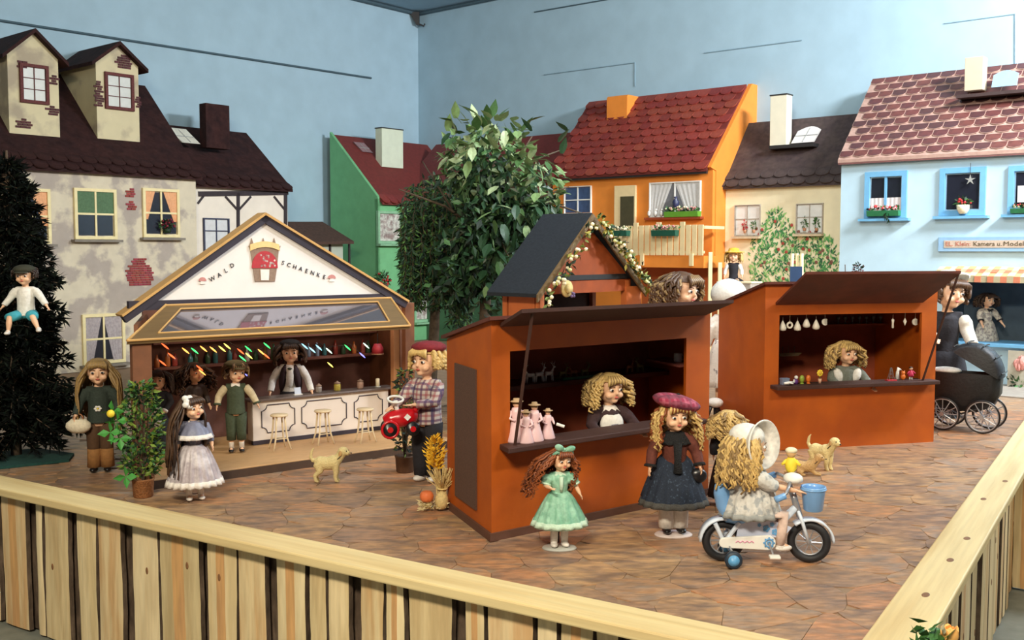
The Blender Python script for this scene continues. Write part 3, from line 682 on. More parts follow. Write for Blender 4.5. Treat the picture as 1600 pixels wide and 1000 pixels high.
skylight(TH, (284,200,312,224), .45, mat('white_pane_paint', (214,212,198), .5), tilt=.9, arch=False, lean=-.5)
def beam(x0, y0, x1, y1, w=.028, v=.145):
    a = L.uv(x0, y0, v); c = L.uv(x1, y1, v); d = Vector((c[0]-a[0], 0, c[1]-a[1])); n = Vector((d.z, 0, -d.x)).normalized()*w/2
    A = Vector((a[0], v-.008, a[1])); C = Vector((c[0], v-.008, c[1]))
    TH.add(TH.mb().hexa([A+n, C+n, C-n, A-n], [p+Vector((0,.014,0)) for p in (A+n, C+n, C-n, A-n)]), 'timber', m_tim)
beam(372,302,372,400,.035); beam(446,302,446,430,.04); beam(310,303,450,301,.05); beam(352,307,371,328,.02); beam(392,307,373,328,.02); beam(428,307,445,328,.02); beam(318,306,309,318,.02)
window(TH, TH.rect(317,341,357,392,.15), .15, .012, mat('navy_frame', (52,58,84), .6), mat('frosted_pane', (212,214,214), .4, .06, 8), 2, 2, .01, None, None, barv=.62)
# lean-to on the right
lz = L.uv(515, 346, .1)[1]; v_ = -.1
pa = [L.uv(480, 378, v_), L.uv(553, 377, v_)]; pb = [L.uv(450, 346, .15), L.uv(517, 346, .15)]
TH.add(TH.mb().hexa([(h1-.0,v_,pa[0][1]),(pa[1][0],v_,pa[1][1]),(pb[1][0],.3,pb[1][1]),(h1-.0,.3,pb[0][1])], [(h1-.0,v_,pa[0][1]-.03),(pa[1][0],v_,pa[1][1]-.03),(pb[1][0],.3,pb[1][1]-.03),(h1-.0,.3,pb[0][1]-.03)]), 'lean_to_roof', mat('brown_shingle', (74,52,42), .8, .25, 12))
lt = TH.add(TH.mb().box(h1, pa[1][0]-.08, 0, .04, PZ, pa[1][1]-.0), 'lean_to_wall', mat('grey_green_board', (178,186,170), .8, .06, 4))
for px in (516, 546): u = L.uv(px, 400, -.01)[0]; TH.add(TH.mb().box(u-.012, u+.012, -.015, 0, PZ, pa[1][1]-.0), 'post', m_tim, lt)
# ---------------------------------------------------------------- beige house (far left)
m_bei = mat('patchy_beige_plaster', (214, 203, 178), .85, .06, 3.6, c2=(176,164,152), mix=(.47,.54), bump=.15)
BE = House('beige_house', 'weathered beige plaster house with two dormers and a dark brown roof at far left', 'house', L, -5.2)
e0, e1 = -7.2, L.uv(306, 300, 0)[0]
BE.add(BE.mb().box(e0, e1, 0, .05, PZ, 2.36), 'wall', m_bei)
er = solve_v(L, 214, 122, e1); ezr = L.uv(214, 122, er)[1]
slope = (ezr-2.34)/(er+.06); vrdg = .96; zrdg = 2.34+slope*(vrdg+.06)
print('beige ridge', er, ezr, slope)
tile_roof(BE, e0, e1+.04, -.06, 2.34, vrdg, zrdg, 22, 14, [m_dbr], m_dbr, only=2)
rz_ = lambda v: 2.34+slope*(v+.06)
BE.add(BE.mb().pyz([(.05,PZ),(.96,PZ),(.96,rz_(.96)-.04),(.05,rz_(.05)-.04)], e1-.04, e1), 'gable_wall', m_bei)
m_ivr = mat('ivory_window_frame', (238, 222, 168), .6, .06, 8)
m_dfr = mat('dark_red_brick_frame', (98, 48, 46), .8, .3, 30); m_brk = mat('red_brick', (150, 56, 58), .8, .2, 30, rnd=.2); m_brd = mat('dark_red_brick', (84, 44, 48), .8, .3, 30, rnd=.2)
def dormer(pf, apex, win, left=True):
    x0, x1, yb, ye = pf     # front left/right px, bottom y, eaves y
    lo, hi = -.05, .8
    for _ in range(40):
        m = (lo+hi)/2
        if L.uv((x0+x1)/2, yb, m)[1] > rz_(m): lo = m
        else: hi = m
    v = lo; u0 = L.uv(x0, (yb+ye)/2, v)[0]; u1 = L.uv(x1, (yb+ye)/2, v)[0]; zb = L.uv((x0+x1)/2, yb, v)[1]; ze = L.uv((x0+x1)/2, ye, v)[1]; ua, za = L.uv(apex[0], apex[1]+4, v); ua = (u0+u1)/2
    dv = v+.75
    f = BE.add(BE.mb().pxz([(u0,zb),(u1,zb),(u1,ze),(ua,za),(u0,ze)], v, v+.03).pyz([(v+.03,zb),(dv,rz_(dv) if rz_(dv) < ze else ze),(dv,ze),(v+.03,ze)], u0, u0+.03).pyz([(v+.03,zb),(dv,ze),(v+.03,ze)], u1-.03, u1), 'dormer', mat('dormer_plaster', (214,202,164), .85, .05, 2.5, c2=(176,162,138), mix=(.5,.6)))
    ov = .07; t_ = .022; k = (za-ze)/(ua-u0)
    zl = ze-ov*k
    for s_, a, c in ((1, u0-ov, ua), (-1, u1+ov, ua)):
        BE.add(BE.mb().hexa([(a,v-.07,zl),(c,v-.07,za),(c,v-.07,za+t_*1.6),(a,v-.07,zl+t_*1.6)], [(a,dv,zl),(c,dv,za),(c,dv,za+t_*1.6),(a,dv,zl+t_*1.6)]), 'dormer_roof', m_dbr, f)
    return f, v, (u0, u1, zb, ze)
m_dpane = mat('white_painted_pane', (206, 208, 200), .4, .05, 8)
bricks = lambda H, lst, v, m, parent=None: [H.add(H.mb().box(u, u+w, v-.008, v, z, z+.016), 'brick', m, parent) for u, z, w in lst]
def patch(H, px, v, m, parent=None, rows=4, seed=1):
    u0, u1, z0, z1 = H.rect(*px, v); rg = random.Random(seed); h = .022; nr = max(1, int((z1-z0)/h)); cu = (u0+u1)/2
    for r in range(nr):
        t = (r+.5)/nr; half = (u1-u0)/2*(.45+.55*sin(pi*min(1, t*1.0+.12))); u = cu-half+rg.uniform(-.02,.01)+(r % 2)*.02
        while u < cu+half-.015:
            w = .042; H.add(H.mb().box(u, u+w, v-.008, v+.002, z0+r*h, z0+r*h+.018), 'brick', m, parent); u += w+.004
for pf, ap, wn, pts in (((13,92,211,88), (52,48), (30,101,75,162), ((24,92,42,106),(76,116,90,132),(72,162,92,180),(24,182,48,200))),
                   ((151,217,219,100), (187,68), (163,115,208,172), ((180,84,206,107),(147,124,158,166),(210,148,218,168)))):
    f, v, q = dormer(pf, ap, wn); window(BE, BE.rect(*wn, v), v, .028, m_dfr, m_dpane, 2, 3, .006, parent=f, name='window_frame')
    for i, p in enumerate(pts): patch(BE, p, v-.001, m_brd, f, seed=i)
m_red_c = mat('peach_curtain', (232,172,126), .85, .08, 20); m_grn_c = mat('green_curtain', (86,116,84), .85, .15, 20)
m_grs = mat('grey_stone_sill', (132,124,112), .8)
for px, cur in (((6,294,78,381), (m_red_c,'swag')), ((115,295,181,374), (m_grn_c,'tophalf')), ((222,295,279,371), (m_red_c,'swag')), ((128,490,194,568), (mat('lilac_lace', (170,160,160), .85, .2, 20),'full'))):
    window(BE, BE.rect(*px, 0), 0, .028, m_ivr, m_glassdark, 2, 2, .018, .03, cur, msill=m_grs)
patch(BE, (194,291,210,308), 0, m_brk, None, seed=5); patch(BE, (196,310,212,328), 0, m_brk, None, seed=6); patch(BE, (197,402,238,446), 0, m_brk, None, seed=7)
u0, u1, z0, z1 = BE.rect(248,336,274,364,-.05); t = thing('flower_pot', 'pot of dark red flowers on the right window sill of the beige house', 'flower pot', L.w((u0+u1)/2, -.05, z0+.0), L.a)
MB().lathe([(.03,0),(.04,.04),(.036,.04)], 10).build('pot', m_leafd, t, True); b = MB(); rg = random.Random(6); foliage(b, (0,0,.08), (.07,.03,.05), 60, .04, .02, (0,1), rg); b.build('leaves', [m_leaf, m_leafd], t); b = MB(); blooms(b, (0,-.01,.09), (.07,.03,.04), 18, .012, (0,), rg); b.build('blossoms', mat('wine_red', (128,30,50), .6), t, True)
# ================================================================ the stalls
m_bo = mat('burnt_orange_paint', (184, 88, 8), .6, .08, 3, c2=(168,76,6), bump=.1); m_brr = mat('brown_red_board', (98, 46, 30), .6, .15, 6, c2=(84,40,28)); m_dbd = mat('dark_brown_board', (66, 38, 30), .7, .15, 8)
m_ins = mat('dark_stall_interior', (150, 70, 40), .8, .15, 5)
def box_stall(name, label, o, ang, wid, skew, dep, zf, zb, op, nhinge, flapr, strut, sill, door=None, trim=True):
    """o: front left corner on the ground, skew: sideways shift of the back per depth"""
    fr = Fr((o.x, o.y), ang); t = thing(name, label, 'market stall', (o.x, o.y, PZ), ang)
    P = lambda u, v, z: (u+skew*v, v, z-PZ)
    def slab(b, u0, u1, v0, v1, zl):   # zl(v)-> top ; quad footprint with skew
        b.hexa([P(u0,v0,PZ), P(u1,v0,PZ), P(u1,v1,PZ), P(u0,v1,PZ)], [P(u0,v0,zl(v0)), P(u1,v0,zl(v0)), P(u1,v1,zl(v1)), P(u0,v1,zl(v1))])
    zt = lambda v: zf+(zb-zf)*v/dep
    u0, u1, z0, z1 = op; th = .02
    b = MB(); slab(b, 0, u0, 0, th, zt); slab(b, u1, wid, 0, th, zt); b.hexa([P(u0,0,PZ),P(u1,0,PZ),P(u1,th,PZ),P(u0,th,PZ)], [P(u0,0,z0),P(u1,0,z0),P(u1,th,z0),P(u0,th,z0)])
    b.hexa([P(u0,0,z1),P(u1,0,z1),P(u1,th,z1),P(u0,th,z1)], [P(u0,0,zf),P(u1,0,zf),P(u1,th,zf),P(u0,th,zf)])
    fw = b.build('front_wall', m_bo, t)
    b = MB(); slab(b, 0, th, th, dep, zt); b.build('side_wall', m_bo, t); b = MB(); slab(b, wid-th, wid, th, dep, zt); b.build('side_wall', m_bo, t)
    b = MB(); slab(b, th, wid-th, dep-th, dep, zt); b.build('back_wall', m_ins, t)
    b = MB(); b.hexa([P(-.02,-.03,zf),P(wid+.02,-.03,zf),P(wid+.02,dep+.03,zb),P(-.02,dep+.03,zb)], [P(-.02,-.03,zf+.014),P(wid+.02,-.03,zf+.014),P(wid+.02,dep+.03,zb+.014),P(-.02,dep+.03,zb+.014)]); b.build('roof', m_brr, t)
    b = MB(); b.hexa([P(u0-.05,-.09,z0-.018),P(u1+.07,-.09,z0-.018),P(u1+.07,.05,z0-.018),P(u0-.05,.05,z0-.018)], [P(u0-.05,-.09,z0+.004),P(u1+.07,-.09,z0+.004),P(u1+.07,.05,z0+.004),P(u0-.05,.05,z0+.004)]); b.build('sill', m_dbd, t, bevel=.004)
    h0, h1, hz, ov, oz = flapr      # hinge u0,u1,z ; outer v, z
    b = MB(); b.hexa([P(h0,-.005,hz),P(h1,-.005,hz),P(h1,ov,oz),P(h0,ov,oz)], [P(h0,-.005,hz+.014),P(h1,-.005,hz+.014),P(h1,ov,oz+.014),P(h0,ov,oz+.014)]); fl_ = b.build('flap', m_dbd if op[0] > .0895 else m_brr, t)
    for s_ in strut: MB().tube([P(s_[0],ov+.02,oz+.0), P(s_[1],-.05,z0)], .007, 6).build('prop_stick', m_dbd, t)
    if trim:
        b = MB(); e = .012
        b.hexa([P(-e,-e,PZ),P(wid+e,-e,PZ),P(wid+e,0,PZ),P(-e,0,PZ)], [P(-e,-e,PZ+.03),P(wid+e,-e,PZ+.03),P(wid+e,0,PZ+.03),P(-e,0,PZ+.03)])
        b.hexa([P(-e,0,PZ),P(0,0,PZ),P(0,dep,PZ),P(-e,dep,PZ)], [P(-e,0,PZ+.03),P(0,0,PZ+.03),P(0,dep,PZ+.03),P(-e,dep,PZ+.03)]); b.build('base_strip', mat('brown_base_strip', (96,62,46), .7, .1, 8), t)
    if door:
        v0, v1, a0, a1 = door; b = MB(); b.hexa([P(-.008,v0,a0),P(0,v0,a0),P(0,v1,a0),P(-.008,v1,a0)], [P(-.008,v0,a1),P(0,v0,a1),P(0,v1,a1),P(-.008,v1,a1)]); b.build('door', mat('brown_mesh_panel', (92,66,54), .8, .2, 60), t)
    return t, fr, (lambda u, v, z: fr.w(u+skew*v, v, z)), P
oA = atz(768, 845); oC = atz(1110, 772); angF = atan2((oC-oA).y, (oC-oA).x)
Ff = Fr((oA.x, oA.y), angF)
hL = Ff.uv(793, 515, 0); hR = Ff.uv(1085, 500, 0)
def outer_v(fr, px, py, u):
    lo, hi = -1.0, 0.0
    for _ in range(50):
        m = (lo+hi)/2
        if fr.uv(px, py, m)[0] < u: hi = m
        else: lo = m
    return lo
print('hinge', hL, hR)
vo = -.22
FT, FFr, FW, FP = box_stall('market_stall', 'front orange market stall with propped flap and pink figurines on its sill', oA, angF, 1.235, .30, .54, 1.355, 1.235, (.09, 1.08, .868, 1.228), 0,
    (.04, 1.20, 1.325, vo, (Ff.uv(845,487,vo)[1]+Ff.uv(1165,473,vo)[1])/2), [(.10, .09)], None, door=(.16,.42,.58,1.145))
# shelves inside
SHZ = Ff.uv(830, 601, .32)[1]
b = MB(); b.hexa([FP(.02,.32,SHZ-.02),FP(1.21,.32,SHZ-.02),FP(1.21,.52,SHZ-.02),FP(.02,.52,SHZ-.02)], [FP(.02,.32,SHZ),FP(1.21,.32,SHZ),FP(1.21,.52,SHZ),FP(.02,.52,SHZ)]); b.build('shelf', m_brr, FT)
b = MB(); b.hexa([FP(1.08,.06,1.09),FP(1.21,.06,1.09),FP(1.21,.36,1.09),FP(1.08,.36,1.09)], [FP(1.08,.06,1.10),FP(1.21,.06,1.10),FP(1.21,.36,1.10),FP(1.08,.36,1.10)]); b.build('shelf', mat('pinkish_shelf', (150,84,74), .6), FT)
gA = atz(1192, 705); gC = atz(1466, 690); angG = atan2((gC-gA).y, (gC-gA).x); Gf = Fr((gA.x, gA.y), angG)
hg = (Gf.uv(1215, 478, 0), Gf.uv(1440, 469, 0)); vg = outer_v(Gf, 1508, 421, hg[1][0]+.02); print('right flap', hg, vg, Gf.uv(1270,435,vg), Gf.uv(1508,421,vg))
vg = -.34
ozg = (Gf.uv(1270,435,vg)[1]+Gf.uv(1508,421,vg)[1])/2
GT, GFr, GW, GP = box_stall('market_stall', 'right orange market stall with white ornaments hanging in its opening', gA, angG, 1.10, .04, .62, 1.43, 1.27, (.088, 1.0, .868, 1.258), 0,
    (.06, 1.0, 1.315, vg, ozg), [(1.0, .98)], None, trim=False)
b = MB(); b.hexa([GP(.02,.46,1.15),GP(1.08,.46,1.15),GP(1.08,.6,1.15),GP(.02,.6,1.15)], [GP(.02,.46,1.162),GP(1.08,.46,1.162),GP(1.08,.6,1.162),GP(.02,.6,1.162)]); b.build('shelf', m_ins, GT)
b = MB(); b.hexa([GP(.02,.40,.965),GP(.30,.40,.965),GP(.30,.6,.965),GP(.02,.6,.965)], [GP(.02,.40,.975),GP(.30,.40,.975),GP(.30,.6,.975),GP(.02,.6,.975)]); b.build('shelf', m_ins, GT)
# ---------------------------------------------------------------- gabled drinks stall
wA = atz(330, 752); wB = atz(612, 712); Wf = Fr((wA.x, wA.y), atan2((wB-wA).y, (wB-wA).x))
class Grp(House): pass
WS = House('drinks_stall', 'gabled drinks stall with a white sign board, glass canopy and serving counter', 'market stall', Wf, .45)
m_oak = mat('oak_edging', (206, 160, 96), .5, .08, 8, stretch=(.4,3,3)); m_olv = mat('olive_brown_wood', (112, 88, 54), .6, .12, 7, stretch=(.5,3,3)); m_wpost = mat('red_brown_post', (122, 76, 48), .6, .12, 8)
m_deck = mat('tan_deck_board', (190, 150, 104), .55, .08, 5, stretch=(1,4,1)); m_navy = mat('navy_trim', (52, 46, 58), .6, .1, 8); m_sign = mat('white_sign_board', (240, 234, 230), .5, .03, 3)
bv_ = .86; ubl = Wf.uv(226, 600, bv_)[0]; dbl = Wf.uv(228, 700, .9)[0]
dk = [(-.36,0),(1.42,0),(1.42,.9),(dbl,.9)]
WS.add(WS.mb().pxy(dk, PZ, PZ+.048), 'deck', m_deck, bevel=.004)
WS.add(WS.mb().box(-.36, 1.42, -.006, 0, PZ+.0, PZ+.04), 'deck_edge', mat('dark_brown_edge', (70,50,36), .7))  # dark brown riser along the deck front
WS.add(WS.mb().box(ubl, 1.40, bv_, bv_+.02, PZ+.05, 1.33), 'back_wall', mat('dark_plum_wall', (112,74,62), .8, .2, 6))
WS.add(WS.mb().pxy([(-.33,.07),(-.31,.07),(ubl+.02,bv_),(ubl,bv_)], PZ+.05, 1.27), 'side_wall', m_wpost); WS.add(WS.mb().box(1.385, 1.40, .50, bv_, PZ+.05, 1.31), 'side_wall', m_wpost)
for u, v, w in ((-.31, .04, .045), (1.30, .42, .020), (1.355, .36, .032)):
    WS.add(WS.mb().box(u-w, u+w, v-.02, v+.02, PZ+.05, 1.21 if v < .1 else 1.31), 'post', m_wpost if w > .03 else mat('tan_post', (168,118,78), .6, .1, 6), bevel=.003)
# gable
gv = .30; gb = 1.335; ap = (.430, 1.812); gl, gr = -.30, 1.29
b = WS.mb().pxz([(gl+.13,gb+.030),(gr-.13,gb+.030),(ap[0],ap[1]-.050)], gv, gv+.012); signb = WS.add(b, 'sign_board', m_sign)
def rim(a, c, w, v0, v1, m, name, off=0):
    A = Vector((a[0],0,a[1])); C = Vector((c[0],0,c[1])); d = (C-A).normalized(); n = Vector((-d.z,0,d.x)); 
    if n.z < 0: n = -n
    lo = n*(off); hi = n*(off+w)
    WS.add(WS.mb().hexa([A+lo+Vector((0,v0,0)),C+lo+Vector((0,v0,0)),C+hi+Vector((0,v0,0)),A+hi+Vector((0,v0,0))], [A+lo+Vector((0,v1,0)),C+lo+Vector((0,v1,0)),C+hi+Vector((0,v1,0)),A+hi+Vector((0,v1,0))]), name, m)
lowL = (gl-.02, gb-.03); lowR = (gr+.02, gb-.01)
for e in (lowL, lowR):
    rim(e, ap, .036, gv-.02, gv+.02, m_navy, 'barge_board', -.046); rim(e, ap, .012, gv-.03, gv+.07, m_oak, 'roof_panel', -.010)
WS.add(WS.mb().box(gl+.02, gr-.04, gv-.015, gv+.02, gb-.012, gb+.035), 'gable_beam', m_navy)
WS.add(WS.mb().pxz([(gl+.05,gb),(gr-.05,gb),(ap[0],ap[1]-.06)], gv+.05, gv+.06), 'rear_gable', m_navy)
# glass canopy
c0, c1 = (-.385, 1.14), (-.10, 1.19); zb_, zt_ = 1.195, 1.338; vt = .29
def can(u, s_, o=0):   # s_ 0 bottom .. 1 top ; u as fraction
    ub = c0[0]+(c0[1]-c0[0])*u; ut = c1[0]+(c1[1]-c1[0])*u; return (ub+(ut-ub)*s_, 0+vt*s_-o*.4, zb_+(zt_-zb_)*s_+o)
cans = WS.mb()
for a in (((0,0),(1,0),(1,.17),(0,.17)), ((0,.86),(1,.86),(1,1),(0,1)), ((0,.17),(.075,.17),(.075,.86),(0,.86)), ((.925,.17),(1,.17),(1,.86),(.925,.86))):
    cans.hexa([can(u,s_,-.009) for u,s_ in a], [can(u,s_,.009) for u,s_ in a])
cf = WS.add(cans, 'canopy_frame', m_olv)
for a, c in (((0,0),(1,0)), ((0,0),(0,1)), ((1,0),(1,1)), ((0,.98),(1,.98)), ((.075,.17),(.925,.17)), ((.075,.86),(.925,.86)), ((.075,.17),(.075,.86)), ((.925,.17),(.925,.86))):
    WS.add(WS.mb().tube([can(*a,.010), can(*c,.010)], .006 if a[1] in (0,.98) and c[1] in (0, 1, .98) else .0045, 6), 'edging', m_oak, cf)
m_gl = mat('canopy_glass', (150, 146, 156), .06, .03, 5, metal=.75)
WS.add(WS.mb().hexa([can(.07,.16,-.003),can(.93,.16,-.003),can(.93,.87,-.003),can(.07,.87,-.003)], [can(.07,.16,.003),can(.93,.16,.003),can(.93,.87,.003),can(.07,.87,.003)]), 'canopy_glass', m_gl)
# lettering of the sign
def sg_pt(px, py, v=gv): return Wf.uv(px, py, v)
m_let = mat('black_letters', (52, 52, 62), .6)
for ch, px, py, rot in [('W',331,435,-.45),('A',342,429,-.42),('L',352,422,-.42),('D',362,414,-.4)]+[(c_, 442+i*9.2, 410+i*3.15, .32) for i, c_ in enumerate('SCHAENKE')]:
    u, z = sg_pt(px, py); vs, fs = text_mesh(ch, .032, .0015); R2 = Matrix.Rotation(rot, 3, 'Y')
    b = WS.mb(); b.add([R2 @ Vector((v.x, -v.z, v.y-.013))+Vector((u, gv-.003, z)) for v in vs], fs); WS.add(b, 'letter', m_let, signb)
# emblem: mushroom house with a banner
def E_(px, py): u, z = sg_pt(px, py, gv-.002); return u, z
def plate(pts, m, name, o=0, th=.003): b = WS.mb().pxz([E_(*p) for p in pts], gv-.003-o-th, gv-.001-o); return WS.add(b, name, m, signb)
m_tr = mat('emblem_brown', (148,122,104), .7, .15, 30); m_crd = mat('emblem_red', (186,52,60), .6, .1, 20); m_wh2 = mat('emblem_white', (246,236,228), .6); m_bn = mat('emblem_banner', (238,204,140), .6, .08, 20)
plate([(398,440),(395,420),(391,392),(388,384),(400,390),(414,382),(428,390),(438,384),(435,392),(432,420),(429,440)], m_tr, 'emblem_trunks')
for x in (393,411,428): plate([(x-4,386),(x+4,386),(x,372)], m_tr, 'emblem_tree_tip')
plate([(393,419)]+[(413-20*cos(pi*k/10), 416-24*sin(pi*k/10)*(1.0)) for k in range(0, 11)]+[(433,419)], m_crd, 'emblem_cap', .003)
plate([(407,438),(406,421),(420,421),(419,438)], m_wh2, 'emblem_door', .004)
rg = random.Random(2)
for k in range(26):
    x = 396+rg.random()*34; y = 396+rg.random()*20
    if (x-413)**2/18**2+(y-417)**2/22**2 < 1: u, z = E_(x, y); WS.add(WS.mb().lathe([(.0055,0),(.0055,.002)], 8, (u, gv-.007, z), 1, 1, rotm(pi/2,0,0)), 'emblem_dot', m_wh2, signb)
plate([(390,392)]+[(390+45*k/8, 382-5*sin(pi*k/8)) for k in range(9)]+[(436,392)]+[(436-45*k/8, 391-5*sin(pi*k/8)) for k in range(1,8)], m_bn, 'emblem_banner', .006)
for px, py in ((316,439),(518,435)):
    plate([(px-4,py+5),(px-2,py-1),(px+3,py-1),(px+4,py+5)], m_wh2, 'emblem_mushroom_foot', .0); plate([(px-6,py)]+[(px-6*cos(pi*k/6), py-6*sin(pi*k/6)) for k in range(7)], mat('emblem_faded_red', (206,140,134), .6), 'emblem_mushroom_cap', .002)
# counter
cv = .50; k0_ = Wf.uv(395, 660, cv)[0]; k1_ = Wf.uv(607, 640, cv)[0]; kz0 = PZ+.05; kz1 = (Wf.uv(395,628,cv)[1]+Wf.uv(607,608,cv)[1])/2
WC = House('bar_counter', 'white panelled serving counter with navy outlines inside the drinks stall', 'counter', Wf, (k0_+k1_)/2, cv, PZ+.048)
WC.add(WC.mb().box(k0_, k1_, cv, cv+.07, kz0+.02, kz1), 'body', mat('warm_white_laminate', (226,216,206), .5, .03, 4), bevel=.003)
WC.add(WC.mb().box(k0_-.02, k1_+.05, cv-.02, cv+.10, kz1, kz1+.012), 'worktop', mat('grey_brown_worktop', (104,92,88), .35, .1, 10), bevel=.003)
WC.add(WC.mb().box(k0_, k1_, cv-.003, cv+.02, kz0-.001, kz0+.022), 'plinth', m_navy)
kw = k1_-k0_
for a, c in ((.06,.29), (.34,.67), (.73,.95)):
    x0, x1 = k0_+kw*a, k0_+kw*c; z0, z1 = kz0+.06, kz1-.025; r = .032
    def notch(cx, cz, s0, s1): return [(cx+s0*r*(1-.0)*cos(t)*1, cz+s1*r*sin(t)) for t in [pi/2*k/4 for k in range(5)]]
    pts = []
    pts += [(x0+r*cos(t), z0+r*sin(t)) for t in [pi/2*k/4 for k in range(4,-1,-1)]]
    pts += [(x1-r*cos(t), z0+r*sin(t)) for t in [pi/2*k/4 for k in range(5)]]
    pts += [(x1-r*cos(t), z1-r*sin(t)) for t in [pi/2*k/4 for k in range(4,-1,-1)]]
    pts += [(x0+r*cos(t), z1-r*sin(t)) for t in [pi/2*k/4 for k in range(5)]]
    p3 = [(x, cv-.002, z) for x, z in pts]; p3.append(p3[0]); WC.add(WC.mb().tube(p3, .003, 5), 'panel_outline', m_navy)
# stools
def stool(px, py, lab):
    p = atz(px, py, PZ+.048); t = thing('bar_stool', lab, 'stool', p, Wf.a, 'stools at the drinks counter')
    MB().lathe([(.0,.0),(.046,0),(.049,.006),(.044,.011),(.0,.012)], 18, (0,0,.180)).build('seat', mat('pale_stool_wood', (222,202,166), .5, .05, 8), t, True)
    for sx, sy in ((-1,-1),(1,-1),(1,1),(-1,1)):
        MB().tube([(sx*.024,sy*.018,.182),(sx*.028,sy*.02,.12),(sx*.034,sy*.024,.06),(sx*.050,sy*.034,0)], [.006,.0055,.005,.0045], 7).build('leg', _M['pale_stool_wood'], t, True)
    MB().tube([(-.034,-.024,.06),(.034,-.024,.06)], .003, 6).tube([(-.034,.024,.06),(.034,.024,.06)], .003, 6).build('stretcher', _M['pale_stool_wood'], t)
    return t
s0 = stool(437, 702, 'left wooden stool in front of the white counter')
def at_stool(px, py, lab): p = atz(px, py, PZ+.048); return dup(s0, p, Wf.a, lab)
at_stool(505, 694, 'middle wooden stool in front of the white counter'); at_stool(571, 691, 'right wooden stool in front of the white counter')
# shelves behind the counter with bottles
for z, lbl in ((.98, 0), (1.12, 1)):
    WS.add(WS.mb().box(ubl+.02, 1.38, .76, bv_, z-.012, z), 'shelf', mat('red_brown_shelf', (110,62,46), .6, .1, 8))
ORD = 'first second third fourth fifth sixth seventh eighth ninth tenth eleventh twelfth thirteenth fourteenth fifteenth sixteenth seventeenth eighteenth nineteenth twentieth twenty-first twenty-second twenty-third twenty-fourth'.split()
cols = [(150,60,50),(60,90,60),(70,60,110),(150,120,50),(110,120,130),(180,100,50),(60,110,110),(200,190,170)]
mb_ = [mat('bottle_glass_%d' % i, c, .2, .05, 8) for i, c in enumerate(cols)]
base = None; rg = random.Random(9); MBt = []
for mi in range(8):
    MBt.append((MB().lathe([(.0,0),(.014,0),(.015,.005),(.015,.05),(.006,.068),(.0055,.085),(.0,.086)], 10).mesh('bottle', mb_[mi], True)))
loc8 = ['brown red','dark green','violet','amber','grey','orange','teal','cream']
for row, z, n in ((0, .98, 24), (1, 1.12, 24)):
    for k in range(n):
        u = ubl+.05+(1.30-ubl)*k/(n-1)+rg.uniform(-.012,.012); i = rg.randrange(8); me = MBt[i]
        o = link('bottle', me); o.location = Wf.w(u, .81+rg.uniform(-.02,.02), z); o.scale = (1,1,rg.uniform(.75,1.1))
        tag(o, 'small %s bottle, %s from the left on the %s shelf of the drinks stall' % (loc8[i], ORD[k], ('lower','upper')[row]), 'bottle', 'bottles on the %s shelf' % ('lower','upper')[row])
# the red lamp shade at the right end of the upper shelf
t = thing('lampshade', 'small dark red lampshade at the right end of the drinks stall', 'lamp', Wf.w(*(lambda q: (q[0], .62, q[1]))(Wf.uv(590, 552, .62))), Wf.a)
MB().lathe([(.036,0),(.034,.03),(.022,.058),(.02,.058),(.03,.03),(.033,.0)], 14).build('shade', m_crd, t, True); MB().lathe([(.038,-.006),(.038,0)], 14).build('rim', mat('tan_rim', (176,130,96), .6), t)
MB().tube([(0,0,.058),(0,0,.12)], .003, 5).build('cord', m_dark, t)
for lu, lc in ((.3, (1.0,.72,.5)), (1.0, (1.0,.72,.55))):  # bare point lights added to brighten the stall interior, no lamp modelled there
    pl_ = bpy.data.lights.new('stall_fill_light', 'POINT'); pl_.energy = 1.6; pl_.color = lc; pl_.shadow_soft_size = .05; o_ = bpy.data.objects.new('stall_fill_light', pl_); COL.objects.link(o_); o_.location = Wf.w(lu, .35, 1.24)
# fairy lights under the canopy
fl_t = thing('fairy_lights', 'string of small coloured lamps hung under the front edge of the glass canopy', 'string lights', Wf.w(.4, .10, 1.19), Wf.a)
bulbs = [(258,541,'r'),(268,556,'r'),(290,548,'o'),(304,548,'g'),(318,545,'o'),(333,546,'o'),(347,545,'y'),(355,541,'y'),(376,549,'r'),(379,560,'g'),(388,545,'g'),(389,556,'y'),(408,550,'o'),(417,540,'g'),(416,556,'r'),(254,567,'r'),(312,575,'r'),(316,582,'o'),(476,541,'c'),(488,547,'c'),(498,543,'c'),(514,548,'w'),(543,543,'g'),(572,540,'w'),(566,555,'v'),(516,570,'y'),(366,583,'v'),(384,585,'v')]
ec = {'r':(255,96,50),'o':(255,176,80),'g':(60,230,110),'y':(240,230,100),'c':(130,200,220),'w':(210,240,220),'v':(120,120,240)}
fp = []
for px, py, c in bulbs:
    v = .12 if py < 565 else .45
    u, z = Wf.uv(px, py, v); m = mat('lamp_'+c, ec[c], .4, 0, 5, emis=2.6)
    q = Vector((u-.4, v-.10, z-1.19)); fp.append(q)
    MB().tube([q+Vector((-.017,0,.015)), q+Vector((-.006,0,.005)), q+Vector((.008,0,-.007)), q+Vector((.018,0,-.016))], [.0015,.0038,.0038,.001], 7).build('bulb', m, fl_t, True)
fps = sorted([p for p in fp if p.y < .1], key=lambda p: p.x); cb_ = []
for p in fps: cb_ += [p+Vector((-.012,0,.013)), p+Vector((.01,0,.022))]
MB().tube(cb_, .0015, 5).build('cable', m_dark, fl_t)
